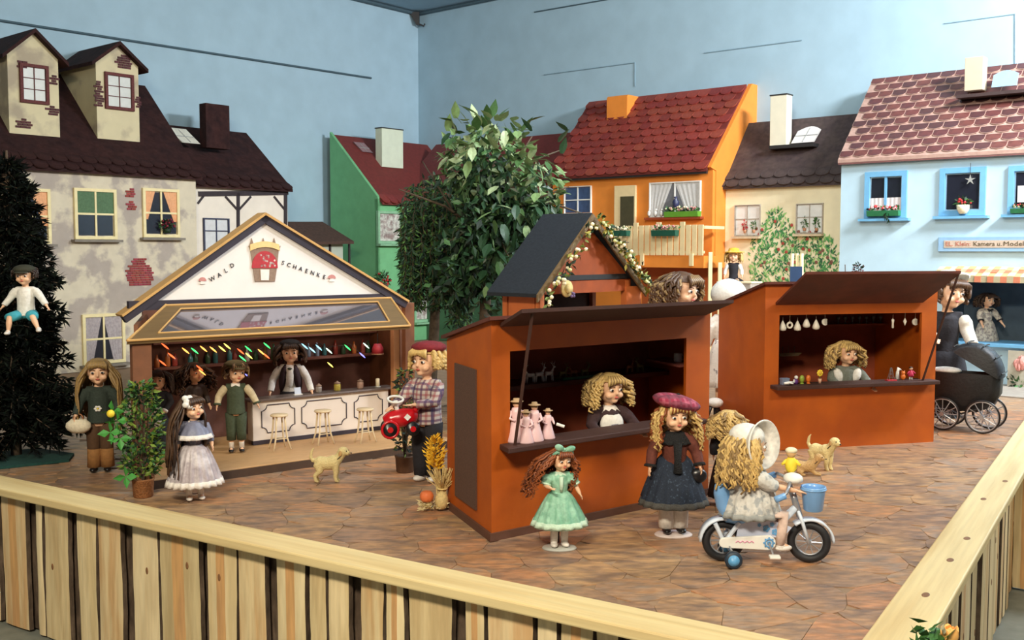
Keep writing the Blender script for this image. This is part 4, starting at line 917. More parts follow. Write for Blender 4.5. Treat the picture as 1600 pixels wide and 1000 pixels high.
# glasses and jars on the counter
def jar(px, py, h, r, m, lab, nm='glass_jar', lid=None):
    p = Wf.w(Wf.uv(px, py, cv+.04)[0], cv+.04, kz1+.012); t = thing(nm, lab, 'jar' if nm == 'glass_jar' else nm.replace('_', ' '), p, Wf.a)
    MB().lathe([(r*.7,0),(r,.004),(r,h*.8),(r*.85,h),(r*.8,h),(r*.8,h*.2)], 14).build('body', m, t, True)
    MB().lathe([(r*.95,h),(r*.95,h+.006),(r*.3,h+.012),(r*.3,h+.016)], 12).build('lid', lid or m_tr, t, True)
jar(527, 610, .042, .020, mat('yellow_sweets', (178,160,72), .3, .2, 40), 'glass jar of yellow sweets on the counter of the drinks stall')
jar(563, 606, .042, .020, mat('pinkish_sweets', (172,140,122), .3, .2, 40), 'glass jar of pinkish sweets on the counter of the drinks stall')
jar(498, 612, .036, .018, mat('clear_grey', (150,140,132), .2, .1, 40), 'grey glass jar on the counter beside the barmaid doll')
p = Wf.w(Wf.uv(590, 600, cv+.04)[0], cv+.04, kz1+.012); t = thing('candle', 'short cream candle in a holder at the right end of the counter', 'candle', p)
MB().lathe([(.012,.004),(.012,.05),(.004,.052)], 12).build('wax', m_cream, t, True); MB().lathe([(.02,0),(.022,.004),(.012,.006)], 12).build('holder', mat('silver', (196,196,190)), t, True)
t = thing('card_holder', 'small white card standing on the counter before the barmaid doll', 'card', Wf.w(Wf.uv(466, 612, cv+.03)[0], cv+.03, kz1+.012), Wf.a)
MB().hexa([(-.02,0,0),(.02,0,0),(.02,.012,.04),(-.02,.012,.04)], [(-.02,.002,0),(.02,.002,0),(.02,.014,.04),(-.02,.014,.04)]).build('card', mat('pale_blue_card', (200,210,226), .5), t); MB().box(-.025,.025,-.005,.012,0,.004).build('foot', m_white, t)
# ---------------------------------------------------------------- hut with the slate roof and flower garland
h0_ = atY(838, 470, 6.0); HF = Fr((h0_.x, h0_.y), radians(47))
HU = House('gabled_hut', 'brown wooden hut with a black roof and a flower garland along its gable', 'hut', HF, .5)
m_sl = mat('black_roofing_felt', (44, 48, 54), .9, .1, 20, bump=.2, spec=.2); m_hb = mat('reddish_brown_board', (150, 68, 20), .7, .12, 6); m_ho = mat('light_orange_board', (200,108,54), .6, .08, 6)
eL = HF.uv(838, 470, 0); eR = HF.uv(1008, 452, 0); aP = HF.uv(925, 338, 0); hd = .40; ze_ = (eL[1]+eR[1])/2
print('hut', eL, eR, aP)
HU.add(HU.mb().pxz([(eL[0]+.08,ze_+.08),(eR[0]-.08,ze_+.08),(aP[0],aP[1]-.04)], .05, .07), 'gable_board', m_hb)
for e in ((eL[0], ze_), (eR[0], ze_)):
    A = Vector((e[0],0,e[1])); C = Vector((aP[0],0,aP[1])); up = Vector((0,0,.022))
    HU.add(HU.mb().hexa([A,C,C+up,A+up], [A+Vector((0,hd,0)),C+Vector((0,hd,0)),C+up+Vector((0,hd,0)),A+up+Vector((0,hd,0))]), 'roof_slope', m_sl)
    HU.add(HU.mb().hexa([A+Vector((0,-.012,-.03)),C+Vector((0,-.012,-.03)),C+Vector((0,-.012,.015)),A+Vector((0,-.012,.015))], [A+Vector((0,0,-.03)),C+Vector((0,0,-.03)),C+Vector((0,0,.015)),A+Vector((0,0,.015))]), 'barge_board', m_olv)
for (x0,y0,x1,y1), m, v in (((862,429,990,437), m_dark, .04), ((852,438,985,457), m_hb, .045)):
    q = HU.rect(x0,y0,x1,y1,v); HU.add(HU.mb().box(q[0], q[1], v, v+.02, q[2], q[3]), 'cross_board', m)
zu = HF.uv(900, 458, .05)[1]
HU.add(HU.mb().box(eL[0]+.1, eR[0]-.12, hd-.06, hd-.04, PZ, zu), 'back_board', m_dbd)
for u, v in ((eL[0]+.10,.06),(eR[0]-.14,.06),(eL[0]+.10,hd-.07),(eR[0]-.14,hd-.07)): HU.add(HU.mb().box(u-.018, u+.018, v-.018, v+.018, PZ, ze_+.08), 'post', m_ho)
HU.add(HU.mb().box(eL[0]+.085, eL[0]+.10, .09, hd-.1, PZ, ze_+.0), 'side_board', m_ho); HU.add(HU.mb().box(eL[0]+.1, eR[0]-.12, .05, .07, PZ, HF.uv(900,484,.05)[1]), 'front_board', m_hb)
HU.add(HU.mb().box(eR[0]-.16, eR[0]-.0, .03, .045, PZ, ze_+.04), 'side_board', m_ho)
t = thing('straw_hat', 'round straw hat hanging on the cross board of the black-roofed hut', 'hat', HF.w(*(lambda q: (q[0], .0, q[1]))(HF.uv(885, 451, 0))), HF.a)
Rq = rotm(pi/2, 0, 0); MB().lathe([(.002,.012),(.05,.010),(.052,.0),(.002,.0)], 18, (0,0,0), 1, 1, Rq).build('brim', mat('straw', (222,196,130), .8, .1, 40), t, True); MB().lathe([(.03,.0),(.028,.018),(.002,.024)], 14, (0,-.01,0), 1, 1, Rq).build('crown', _M['straw'], t, True)
b = MB(); blooms(b, (.01,-.035,-.035), (.02,.008,.012), 6, .009, (0,)); b.build('ribbon', mat('violet_ribbon', (110,90,130), .7), t)
ga = thing('flower_garland', 'green garland of small cream flowers draped along the gable of the black-roofed hut', 'garland', HF.w(aP[0], -.03, aP[1]), HF.a)
bl = MB(); bf = MB(); rg = random.Random(5)
for e, dens in (((eL[0]-.03, ze_-.10), 1), ((eR[0]+.06, ze_-.03), 2.2)):
    for k in range(int(100*dens)):
        s_ = rg.random(); q = Vector(((e[0]-aP[0])*s_, 0, (e[1]-aP[1])*s_)); q += Vector((rg.gauss(0,.015), rg.uniform(-.03,.0), rg.gauss(0,.017)))
        bl.mat(rg.choice((0,1,2))); bl.leaf(q, (rg.uniform(-1,1), rg.uniform(-1,.2), rg.uniform(-1,1)), .045, .02)
        if rg.random() < .22/dens**.4: bf.mat(rg.choice((0,0,1))); bf.ell(q+Vector((0,-.018,0)), .0125, 7, 5)
bl.build('leaves', [mat('garland_green', (104,118,50), .6, .2, 20), m_leafd, mat('garland_olive', (150,138,48), .6, .2, 20)], ga); bf.build('blossoms', [m_cream, mat('pale_lime', (206,206,140), .6)], ga, True)
# ================================================================ dolls
m_skin = mat('porcelain_skin', (238, 190, 154), .45, .03, 12, spec=.4); m_skin2 = mat('tan_skin', (206,150,112), .5, .03, 12)
m_eye = mat('dark_iris', (40, 34, 34), .2); m_eyew = mat('eye_white', (240,236,230), .3); m_lip = mat('lip_red', (190,84,76), .5); m_brow = mat('brow_brown', (120,84,56), .8)
def remesh(b, vox, name, mats, parent, smooth=3):
    me = b.mesh('tmp', mats); o = bpy.data.objects.new('tmp', me); COL.objects.link(o)
    m = o.modifiers.new('r', 'REMESH'); m.mode = 'VOXEL'; m.voxel_size = vox; m.use_smooth_shade = True
    if smooth: s_ = o.modifiers.new('s', 'SMOOTH'); s_.iterations = smooth; s_.factor = .5
    bpy.context.view_layer.update()
    me2 = bpy.data.meshes.new_from_object(o.evaluated_get(bpy.context.evaluated_depsgraph_get())); me2.name = name
    bpy.data.objects.remove(o); bpy.data.meshes.remove(me)
    if not len(me2.materials): me2.materials.append(mats if not isinstance(mats, list) else mats[0])
    return link(name, me2, parent)
NOC = lambda p: p
class Doll:
    HC = Vector((0, -.004, .905)); NK = Vector((0, 0, .81))
    def __init__(s, label, loc, rz, H, armL=None, armR=None, legs=None, head=(0,0,0), skin=None, vox=.0075, name='doll', fat=1.0, grp=None):
        s.H = H; s.t = thing(name, label, 'doll', loc, rz, grp); s.T = Matrix.Diagonal((H*1.18, H*1.18, H*.955, 1)); s.vox = vox*H; s.rg = random.Random(hash_(label))
        s.HM = Matrix.Translation(s.NK) @ Euler((head[1], head[2], head[0])).to_matrix().to_4x4() @ Matrix.Diagonal((1.13,1.13,1.24,1)) @ Matrix.Translation(-s.NK)
        s.sh = {-1: Vector((-.085,0,.765)), 1: Vector((.085,0,.765))}
        s.arm = {-1: armL or ((-.125,.0,.64), (-.135,-.04,.53)), 1: armR or ((.125,.0,.64), (.135,-.04,.53))}
        s.arm = {k: (Vector(a[0]), Vector(a[1])) for k, a in s.arm.items()}
        L_ = legs or {}
        s.leg = {k: [Vector(p) for p in L_.get(k, ((k*.042,0,.46),(k*.045,-.005,.25),(k*.045,.008,.05),(k*.052,-.055,.022)))] for k in (-1, 1)}
        s.skin = skin or m_skin; s.fat = fat; s.body()
    def mb(s, head=False):
        b = MB(); b.T = s.T @ s.HM if head else s.T; return b
    def body(s):
        b = s.mb(); f = s.fat
        b.tube([(0,0,.43),(0,0,.47),(0,0,.56),(0,0,.66),(0,0,.74),(0,0,.785)], [.055*f,.075*f,.06*f,.07*f,.06,.03], 14)
        b.tube([(-.075,0,.765),(.075,0,.765)], .028, 10); b.tube([(0,0,.76),(0,0,.84)], .03, 10)
        for k in (-1, 1):
            e, w = s.arm[k]; b.tube([s.sh[k], s.sh[k].lerp(e,.5), e, e.lerp(w,.5), w], [.030,.028,.022,.021,.015], 10)
            s.hand(b, e, w, k)
            h, kn, an, to = s.leg[k]; b.tube([h, h.lerp(kn,.5), kn, kn.lerp(an,.4), an], [.045,.04,.029,.030,.018], 10)
            b.tube([an+Vector((0,.0,-.01)), an.lerp(to,.5), to], [.022,.02,.014], 8)
        T0 = b.T; b.T = s.T @ s.HM; c = s.HC
        b.ell(c+Vector((0,.006,.012)), (.072,.078,.078), 20, 14); b.ell(c+Vector((0,-.014,-.03)), (.058,.058,.058), 16, 12)
        b.ell(c+Vector((0,-.052,-.068)), (.020,.018,.016), 10, 8); b.ell(c+Vector((0,-.078,-.018)), (.0095,.012,.012), 8, 6); b.ell(c+Vector((0,-.073,.0)), (.006,.009,.018), 8, 6)
        for k in (-1, 1): b.ell(c+Vector((k*.033,-.050,-.034)), (.024,.022,.021), 10, 8); b.ell(c+Vector((k*.071,.005,-.012)), (.009,.014,.019), 8, 6)
        b.T = T0; remesh(b, s.vox, 'body', s.skin, s.t)
        for k in (-1, 1):
            e = s.mb(True).mat(0).ell(c+Vector((k*.029,-.0655,.002)), (.0125,.010,.0090), 12, 8).mat(1).ell(c+Vector((k*.029,-.0740,.002)), (.0078,.0035,.0080), 10, 6); e.build('eye', [m_eyew, m_eye], s.t, True)
            s.mb(True).tube([c+Vector((k*.014,-.075,.022)), c+Vector((k*.030,-.073,.027)), c+Vector((k*.044,-.064,.022))], .0028, 5).build('eyebrow', m_brow, s.t, True)
        s.mb(True).ell(c+Vector((0,-.075,-.044)), (.014,.006,.0052), 10, 6).build('mouth', m_lip, s.t, True)
    def hand(s, b, e, w, k):
        d = (w-e).normalized(); side = Vector((0,-1,0)); 
        if abs(d.dot(side)) > .8: side = Vector((-k,0,0))
        n = d.cross(side).normalized(); side = n.cross(d).normalized()
        p = w+d*.022; Rm = Matrix((side, n, d)).transposed()
        b.ell(p, (.018,.0095,.024), 10, 8, Rm)
        for i, (o, l) in enumerate(((-.0135,.026),(-.0045,.032),(.0045,.030),(.0135,.022))):
            a = w+d*.036+side*o; b.tube([a-d*.01, a+d*l*.5, a+d*l+n*k*.009], [.0058,.0055,.0042], 6)
        a = w+d*.014+side*.015; b.tube([a-side*.004, a+side*.013+d*.012, a+side*.014+d*.026], [.0066,.006,.0045], 6)
    def top(s, m, z0=.47, r=(.085,.068,.078,.072), sleeve=1.0, sr=.037, name='bodice', cuff=None, msl=None, seps=False):
        b = s.mb(); b.tube([(0,0,z0),(0,0,.57),(0,0,.68),(0,0,.75),(0,0,.79)], [r[0],r[1],r[2],r[3],.036], 16)
        b.tube([(-.088,0,.760),(.088,0,.760)], .037, 10)
        for k in (-1, 1):
            b2 = b if not seps else s.mb()
            e, w = s.arm[k]; S = s.sh[k]
            if sleeve > .5: pts = [S, S.lerp(e,.5), e, e.lerp(w, (sleeve-.5)*2*.92)]; rs = [.036,sr,sr*.85,sr*.72]
            else: pts = [S, S.lerp(e, sleeve), S.lerp(e, sleeve*2)]; rs = [.038, sr*1.15, sr*.8]
            b2.tube(pts, rs, 10)
            if cuff: 
                q = pts[-1]; d = (pts[-1]-pts[-2]).normalized(); s.mb().tube([q-d*.008, q+d*.010], [rs[-1]*1.15, rs[-1]*1.25], 12).build('cuff', cuff, s.t, True)
            if seps: remesh(b2, s.vox*1.1, 'sleeve', msl or m, s.t)
        return remesh(b, s.vox*1.1, name, m, s.t)
    def skirt(s, m, zt, zb, rt, rb, pl=16, amp=.01, c=(0,0), hem=None, hemw=.02, name='skirt', curve=.35, sy=.85, tilt=0, open_=0):
        b = s.mb(); n = pl*4; rows = 7
        def P(t, k, o=0): 
            a = 2*pi*k/n; r = rt+(rb-rt)*(t**(1-curve) if curve < 1 else t)+amp*t*cos(pl*a)+o; z = zt+(zb-zt)*t
            return Vector((c[0]+r*cos(a), c[1]+r*sin(a)*sy+tilt*t, z))
        def strip(b, t0, t1, rows, o=0):
            vs = [P(t0+(t1-t0)*i/rows, k, o) for i in range(rows+1) for k in range(n)]+[P(t0+(t1-t0)*i/rows, k, o-.006) for i in range(rows+1) for k in range(n)]
            N0 = (rows+1)*n; fs = []
            for i in range(rows):
                for k in range(n):
                    q = (i*n+k, i*n+(k+1) % n, (i+1)*n+(k+1) % n, (i+1)*n+k); fs.append(q); fs.append(tuple(x+N0 for x in q[::-1]))
            for i in (0, rows):
                for k in range(n): fs.append((i*n+k, i*n+(k+1) % n, N0+i*n+(k+1) % n, N0+i*n+k))
            b.add(vs, fs)
        strip(b, 0, 1, rows); o = b.build(name, m, s.t, True)
        if hem: hb = s.mb(); t0 = 1-hemw/(zt-zb); strip(hb, t0, 1.02, 2, .004); hb.build('hem_trim', hem, s.t, True)
        return o
    def legs(s, m, t0=0.0, t1=1.0, r=(.05,.036,.026), name='tights'):
        for k in (-1, 1):
            h, kn, an, to = s.leg[k]; pts = [h, h.lerp(kn,.5), kn, kn.lerp(an,.5), an]; rs = [r[0], (r[0]+r[1])/2, r[1], (r[1]+r[2])/2, r[2]]
            i0 = int(t0*4); i1 = int(t1*4); s.mb().tube(pts[i0:i1+1], rs[i0:i1+1], 12).build(name, m, s.t, True)
    def shoes(s, m, boot=0, name='shoe', r=1.0):
        for k in (-1, 1):
            h, kn, an, to = s.leg[k]; b = s.mb(); d = (to-an); d.z = 0; d = d.normalized() if d.length > 1e-4 else Vector((0,-1,0))
            dn = (an-kn).normalized()
            base = an+dn*.022; R = Matrix((d.cross(Vector((0,0,1))), d, Vector((0,0,1)))).transposed() if abs(dn.z) > .6 else Matrix.Identity(3)
            b.ell(base+d*.022, (.026*r,.050*r,.022*r), 12, 8, R); b.ell(base+d*.006+Vector((0,0,.012)), (.024*r,.028*r,.028*r), 10, 8)
            if boot: b.tube([an+dn*.01, an-dn*boot], [.028*r,.031*r], 12)
            b.build(name, m, s.t, True)
    def scalp(s, m, front=.35, low=-.02):
        b = s.mb(True); c = s.HC+Vector((0,.010,.014)); n, mm = 22, 14; r = (.081,.088,.088); vs = []; keep = {}
        for j in range(mm+1):
            t = pi*j/mm
            for k in range(n):
                a = 2*pi*k/n; vs.append(c+Vector((r[0]*sin(t)*cos(a), r[1]*sin(t)*sin(a), r[2]*cos(t))))
        fs = []
        for j in range(mm):
            for k in range(n):
                q = (j*n+k, (j+1)*n+k, (j+1)*n+(k+1) % n, j*n+(k+1) % n); cen = sum((vs[i] for i in q), Vector())/4-s.HC
                if cen.y < -.02 and cen.z < .045 and abs(cen.x) < .067: continue
                if cen.z < -.062: continue
                fs.append(q)
        b.add(vs, fs); return b
    def hair(s, m, length=.2, curl=0.0, n=80, r=.009, flare=.35, bangs=True, side=0.0, wave=.008, name='hair', m2=None, cutoff=-.03):
        """side: pushes the hair to one side (negative = towards -x)"""
        rg = s.rg; b = s.scalp(m)
        c = s.HC+Vector((0,.010,.014)); mats = [m, m2 or m]
        for i in range(n):
            a = rg.uniform(-.17*pi, 1.17*pi); el = rg.uniform(-.35, 1.1)     # angle round the head, back is pi/2
            st = Vector((cos(a)*cos(el)*.080, sin(a)*cos(el)*.086, sin(el)*.088)); p = c+st
            out = Vector((cos(a), sin(a), 0)); L_ = length*rg.uniform(.75,1.08)+max(0,(st.z))*1.0; q = []; rs = []; ns = 11; ph = rg.uniform(0, 6.28); hx = rg.uniform(.7,1.2)
            for j in range(ns+1):
                t = j/ns; o = out*(.012+flare*.12*sin(min(1,t*1.4)*pi/2)*(1 if t<.7 else 1)); z = -L_*t**1.15
                base = Vector((out.x*.080, out.y*.086, 0)); k = min(1, t*3)
                pt = c+st*(1-k)+(base+Vector((0,0,st.z)))*k+o*k+Vector((side*t*length*1.0, 0, z))
                if curl: w_ = 2*pi*(2.2+L_*9)*t+ph; pt += Vector((cos(w_), sin(w_), 0))*curl*min(1,t*3)*hx
                else: pt += out.cross(Vector((0,0,1)))*wave*sin(t*9+ph)
                q.append(pt); rs.append(r*(1.05-.5*t) if j else r*.8)
            b.mat(i % 3 == 0 and 1 or 0); b.tube(q, rs, 5)
        if bangs:
            for i in range(13):
                x = -.054+.108*i/12; p = [c+Vector((x*.7,-.060,.072)), c+Vector((x,-.088,.045)), c+Vector((x*1.10+rg.uniform(-.004,.004),-.089,.032+abs(x)*-.35))]
                b.mat(i % 2); b.tube(p, [.009,.010,.0045], 5)
        b.k = 0; return b.build(name, mats, s.t, True)
def hash_(t):
    h = 7
    for ch in t: h = (h*31+ord(ch)) % 1000003
    return h
def fabric(name, c, var=.10, sc=26, c2=None, bump=.25, mix=(.45,.6), rough=.85): return mat(name, c, rough, var, sc, c2=c2, bump=bump, mix=mix)
def disc_stand(p, lab, r=.085, m=None, rz=0):
    t = thing('doll_stand', lab, 'stand', p, rz); MB().lathe([(r,0),(r,.004),(r*.93,.008)], 28, (0,0,0), 1, .72).build('plate', m or mat('grey_stand', (176,176,168), .5, .05, 9), t, True)
    MB().tube([(0,.06,.006),(0,.06,.12)], .003, 6).build('rod', m_dark, t); return t
def bow(D, at, s_, m, name='bow', head=True, rot=0):
    b = D.mb(head); R = rotm(0, rot, 0); a = Vector(at)
    for k in (-1, 1): b.ell(a+R @ Vector((k*s_*.55,0,s_*.12)), (s_*.5, s_*.22, s_*.33), 12, 8, R @ rotm(0, -k*.4, 0)); b.tube([a, a+R @ Vector((k*s_*.35,-.0,-s_*.6))], [s_*.1,s_*.16], 8)
    b.ell(a, s_*.18, 8, 6); return b.build(name, m, D.t, True)
c_white = fabric('white_cotton', (232,228,220)); c_black = fabric('black_cloth', (34,32,38)); h_blond = mat('blond_hair', (212,178,112), .55, .2, 40, stretch=(1,1,.3)); h_blond2 = mat('dark_blond_hair', (158,126,72), .55, .2, 40)
h_brown = mat('brown_hair', (84,58,38), .5, .25, 40); h_brown2 = mat('dark_brown_hair', (50,34,26), .5, .2, 40); h_aub = mat('auburn_hair', (140,74,36), .5, .25, 40); h_aub2 = mat('dark_auburn_hair', (92,46,26), .5, .2, 40)
h_ash = mat('ash_blond_hair', (150,122,80), .55, .2, 40); s_black = mat('black_leather', (24,22,24), .3, .1, 9); s_white = mat('white_shoe', (228,222,214), .4, .05, 9)
f1 = atz(158, 737)
# 1 doll with the purse
D = Doll('long-haired doll in dark green jumper and tan trousers holding a white purse', f1, .25, .575, armL=((-.135,-.02,.64),(-.155,-.07,.54)), head=(.05,.05,0))
D.top(fabric('dark_green_knit', (48,58,50), .2, 60), .46, (.088,.078,.08,.072), 1.0, .040, 'jumper'); D.legs(fabric('brown_trousers', (84,58,36), .15, 20), 0, .8, (.058,.048,.046), 'trouser_leg'); D.legs(fabric('tan_cloth', (150,104,56), .15, 20), .5, 1, (.05,.047,.052), 'trouser_cuff'); D.shoes(s_black, 0, 'shoe', 1.15)
D.hair(h_ash, .40, 0, 120, .009, .42, True, 0, .010, m2=h_blond2)
b = D.mb(); 
for k in range(6): b.ell(Vector((.018*cos(k*1.05)-.0, -.083, .60+.018*sin(k*1.05))), (.011,.006,.011), 8, 6)
b.build('flower_print', c_white, D.t, True); D.mb().ell((-.0,-.088,.60), (.007,.004,.007), 8, 6).build('flower_print', m_yel, D.t, True)
hp = f1+Matrix.Rotation(.25,3,'Z') @ (Vector((-.162,-.085,.50))*.575)
t = thing('purse', 'white gathered purse hanging from the hand of the doll in the dark green jumper', 'purse', hp-Vector((0,0,.075)))
MB().lathe([(.004,-.034),(.03,-.032),(.056,-.016),(.064,.0),(.06,.018),(.042,.032),(.036,.038),(.03,.034)], 20, (0,0,.03), 1, .55).build('pouch', fabric('cream_quilt', (226,214,188), .12, 30), t, True)
MB().torus((0,0,.07), .024, .003, 16, 6).build('handle', mat('bead_handle', (170,110,70), .4), t, True)
# 2 doll in the grey dress
f2 = atz(305, 782)
D = Doll('doll in silvery grey dress with very long brown hair and a white flower', f2, .50, .475, armL=((-.12,.02,.63),(-.13,.0,.54)), armR=((.12,-.02,.64),(.13,-.05,.55)), head=(.35,.0,-.12))
m_sil = fabric('silver_satin', (172,160,164), .12, 18, c2=(206,198,200), rough=.4); m_lace = fabric('white_lace', (232,224,216), .10, 60); m_gb = fabric('grey_blue_satin', (120,122,142), .12, 20, rough=.4)
D.top(m_gb, .50, (.07,.062,.07,.066), .85, .036); D.skirt(m_sil, .58, .17, .065, .215, 20, .014, hem=m_lace, hemw=.05, name='skirt')
D.skirt(m_gb, .80, .63, .035, .150, 12, .006, name='capelet', hem=m_lace, hemw=.04, sy=.95); D.skirt(m_lace, .80, .735, .035, .085, 12, .005, name='lace_collar', sy=.9)
D.legs(c_white, 0, 1, (.046,.034,.024)); D.shoes(s_white); D.hair(h_brown, .50, 0, 120, .009, .30, True, -.22, .012, m2=h_brown2)
b = D.mb(True)
for k in range(12): a = k*.9; b.ell(Vector((-.045+.04*cos(a)*(k%3)/2, -.045+.02*sin(k), .985+.03*sin(a)*(k%3)/2-.02)), .024, 8, 6)
b.build('hair_flower', c_white, D.t, True)
# 3 boy in green waistcoat
f3 = atz(370, 707, PZ+.049)
D = Doll('boy doll in green waistcoat with cream sleeves left of the white counter', f3, .25, .485, armL=((-.15,-.01,.65),(-.165,-.05,.56)), armR=((.15,.0,.65),(.19,-.03,.56)), head=(.35,.1,0))
c_gr = fabric('moss_green_cloth', (62,72,52), .15, 30); D.top(c_gr, .45, (.088,.08,.082,.07), .98, .042, 'waistcoat', seps=True, msl=fabric('cream_shirt', (196,180,146), .08, 30), cuff=c_gr)
D.legs(c_gr, 0, .8, (.058,.046,.042), 'trouser_leg'); D.legs(c_white, .5, 1, (.05,.026,.024), 'sock'); D.shoes(s_black); D.hair(h_brown, .05, 0, 60, .011, .1, True, m2=h_ash)
D.skirt(c_white, .80, .765, .034, .062, 6, .003, name='collar'); b = D.mb(True); b.ell((0,.012,.972), (.092,.098,.042), 18, 8); b.ell((0,-.085,.955), (.05,.045,.008), 14, 6); b.build('cap', fabric('olive_cap', (82,76,50), .15, 30), D.t, True)
# 4 barmaid doll
pv = .66; u4, z4 = Wf.uv(453, 533, pv); D = Doll('doll with dark hair, dark waistcoat and white blouse standing behind the white counter', Wf.w(u4, pv, PZ+.049), .15, z4-PZ-.05, armL=((-.15,-.03,.63),(-.17,-.11,.50)), armR=((.15,-.03,.63),(.19,-.10,.50)), head=(.1,.05,0))
D.top(c_white, .45, (.08,.072,.078,.07), 1.0, .042, 'blouse'); fabric('dark_plum_waistcoat', (48,28,34), .15, 30); [D.mb().ell((k*.060,-.010,.645), (.040,.082,.150), 14, 12, rotm(0,-k*.12,0)).build('waistcoat_panel', _M['dark_plum_waistcoat'], D.t, True) for k in (-1, 1)]; D.skirt(c_black, .5, .12, .09, .12, 12, .006)
b = D.mb(); b.ell((0,-.082,.655), (.034,.014,.11), 10, 10); b.build('blouse_front', c_white, D.t, True); b = D.mb(); b.ell((0,-.09,.755), (.02,.012,.014), 8, 6); b.build('neck_bow', c_gr, D.t, True)
D.shoes(s_black); D.hair(h_brown2, .10, 0, 80, .012, .3, True, m2=h_brown); b = D.mb(True); b.ell((0,.01,.985), (.082,.085,.035), 16, 8); b.build('cap', fabric('dark_cap', (40,34,32)), D.t, True)
# 5, 6 dolls inside the left of the stall
u5, z5 = Wf.uv(246, 578, .50); D = Doll('doll in black with a pale face at the left end inside the drinks stall', Wf.w(u5, .50, PZ+.049), .2, z5-PZ-.05, vox=.010, armL=((-.12,-.02,.66),(-.05,-.12,.62)), armR=((.12,-.02,.66),(.06,-.12,.56)))
D.top(c_black, .45, (.085,.075,.08,.07), .95, .04, cuff=c_white); D.skirt(c_black, .5, .08, .08, .14, 12, .006); D.shoes(s_black); D.hair(h_brown2, .12, 0, 60, .012, .3, True)
b = D.mb(); b.ell((-.03,-.12,.60), (.075,.02,.062), 16, 10); b.ell((.0,-.12,.43), (.05,.02,.075), 16, 10); b.build('white_apron', fabric('dull_white_apron', (190,186,176)), D.t, True)
u6, z6 = Wf.uv(303, 566, .55); D = Doll('doll with bushy brown curls behind the boy doll in the green waistcoat', Wf.w(u6, .55, PZ+.049), .9, z6-PZ-.05, vox=.010)
D.top(h_brown2, .45, sleeve=.95); D.skirt(fabric('dark_brown_skirt', (56,42,34)), .5, .08, .08, .14, 12, .006); D.shoes(s_black); D.hair(h_brown, .20, .016, 120, .010, .7, True, m2=h_brown2)
# 7 boy in plaid
f7 = atz(668, 752)
def plaid(name, base, a, c, sc=1.0):
    m = mat(name, base, .85, .05, 30); nt = m.node_tree; N = nt.nodes; Lk = nt.links; b = N['Principled BSDF']; tc = N.new('ShaderNodeTexCoord')
    sep = N.new('ShaderNodeSeparateXYZ'); Lk.new(tc.outputs['Object'], sep.inputs[0]); prev = None
    for ax, sc_, col, w in (('X', 40*sc, a, .45), ('Z', 40*sc, a, .45), ('X', 20*sc, c, .22), ('Z', 20*sc, c, .22), ('Y', 20*sc, c, .22)):
        mu = N.new('ShaderNodeMath'); mu.operation = 'MULTIPLY'; mu.inputs[1].default_value = sc_; Lk.new(sep.outputs[ax], mu.inputs[0])
        fr = N.new('ShaderNodeMath'); fr.operation = 'FRACT'; Lk.new(mu.outputs[0], fr.inputs[0]); lt = N.new('ShaderNodeMath'); lt.operation = 'LESS_THAN'; lt.inputs[1].default_value = w; Lk.new(fr.outputs[0], lt.inputs[0])
        mf = N.new('ShaderNodeMath'); mf.operation = 'MULTIPLY'; mf.inputs[1].default_value = .55; Lk.new(lt.outputs[0], mf.inputs[0])
        mx = N.new('ShaderNodeMix'); mx.data_type = 'RGBA'; mx.inputs[7].default_value = (*srgb(col), 1); Lk.new(mf.outputs[0], mx.inputs[0])
        if prev is None: mx.inputs[6].default_value = (*srgb(base), 1)
        else: Lk.new(prev, mx.inputs[6])
        prev = mx.outputs[2]
    Lk.new(prev, b.inputs['Base Color']); return m
D = Doll('blond boy doll in plaid shirt and red cap holding a red toy car', f7, -.45, .66, armL=((-.13,-.08,.64),(-.13,-.20,.60)), armR=((.10,-.08,.63),(.0,-.165,.62)), head=(-.15,0,0))
D.top(plaid('plaid_shirt', (196,186,178), (150,44,60), (52,56,96)), .45, (.095,.088,.09,.076), .98, .046, 'shirt'); D.legs(c_black, 0, 1, (.064,.055,.05), 'trouser_leg'); D.shoes(s_white, .03, 'shoe', 1.2)
D.hair(h_blond, .05, .004, 90, .012, .10, True, m2=h_blond); b = D.mb(True); b.ell((0,.018,.990), (.098,.100,.040), 18, 8); b.build('cap', fabric('dark_red_cap', (120,26,34), .2, 20), D.t, True)
tc_ = f7+Matrix.Rotation(-.45,3,'Z') @ (Vector((-.15,-.24,.52))*.66)
t = thing('toy_car', 'red toy ride-on car with white steering wheel held by the plaid-shirted boy doll', 'toy car', atY(628, 668, 4.86), .25)
m_tred = mat('glossy_red_plastic', (206,22,34), .25, .05, 4, coat=.4)
b = MB(); b.tube([(-.085,0,.03),(-.06,0,.04),(-.01,0,.045),(.05,0,.055),(.075,0,.05)], [.025,.038,.045,.042,.02], 14); remesh(b, .006, 'car_body', m_tred, t)
for x in (-.062, .045):
    for y in (-.045, .045): w = MB().lathe([(.0,-.012),(.030,-.012),(.034,-.006),(.034,.006),(.030,.012),(.0,.012)], 18, (x,y,.0), 1, 1, rotm(pi/2,0,0)).build('wheel', s_black, t, True); MB().lathe([(.0,-.013),(.014,-.013),(.014,.013),(.0,.013)], 12, (x,y,.0), 1, 1, rotm(pi/2,0,0)).build('hub', m_tred, w)
for x in (-.062,): MB().torus((x,-.05,.0), .038, .007, 20, 6).build('mudguard', m_tred, t, True)
MB().tube([(-.02,0,.07),(-.03,0,.13)], .010, 8).build('steering_column', m_white, t); MB().torus((-.03,0,.135), .036, .006, 20, 6, rotm(pi/2+.3,0,0)).build('steering_wheel', m_white, t, True)
MB().lathe([(.0,0),(.017,0),(.017,.002),(.0,.002)], 4, (.02,-.045,.055), 1, 1, rotm(pi/2-.3,0,0)).build('emblem', c_white, t)
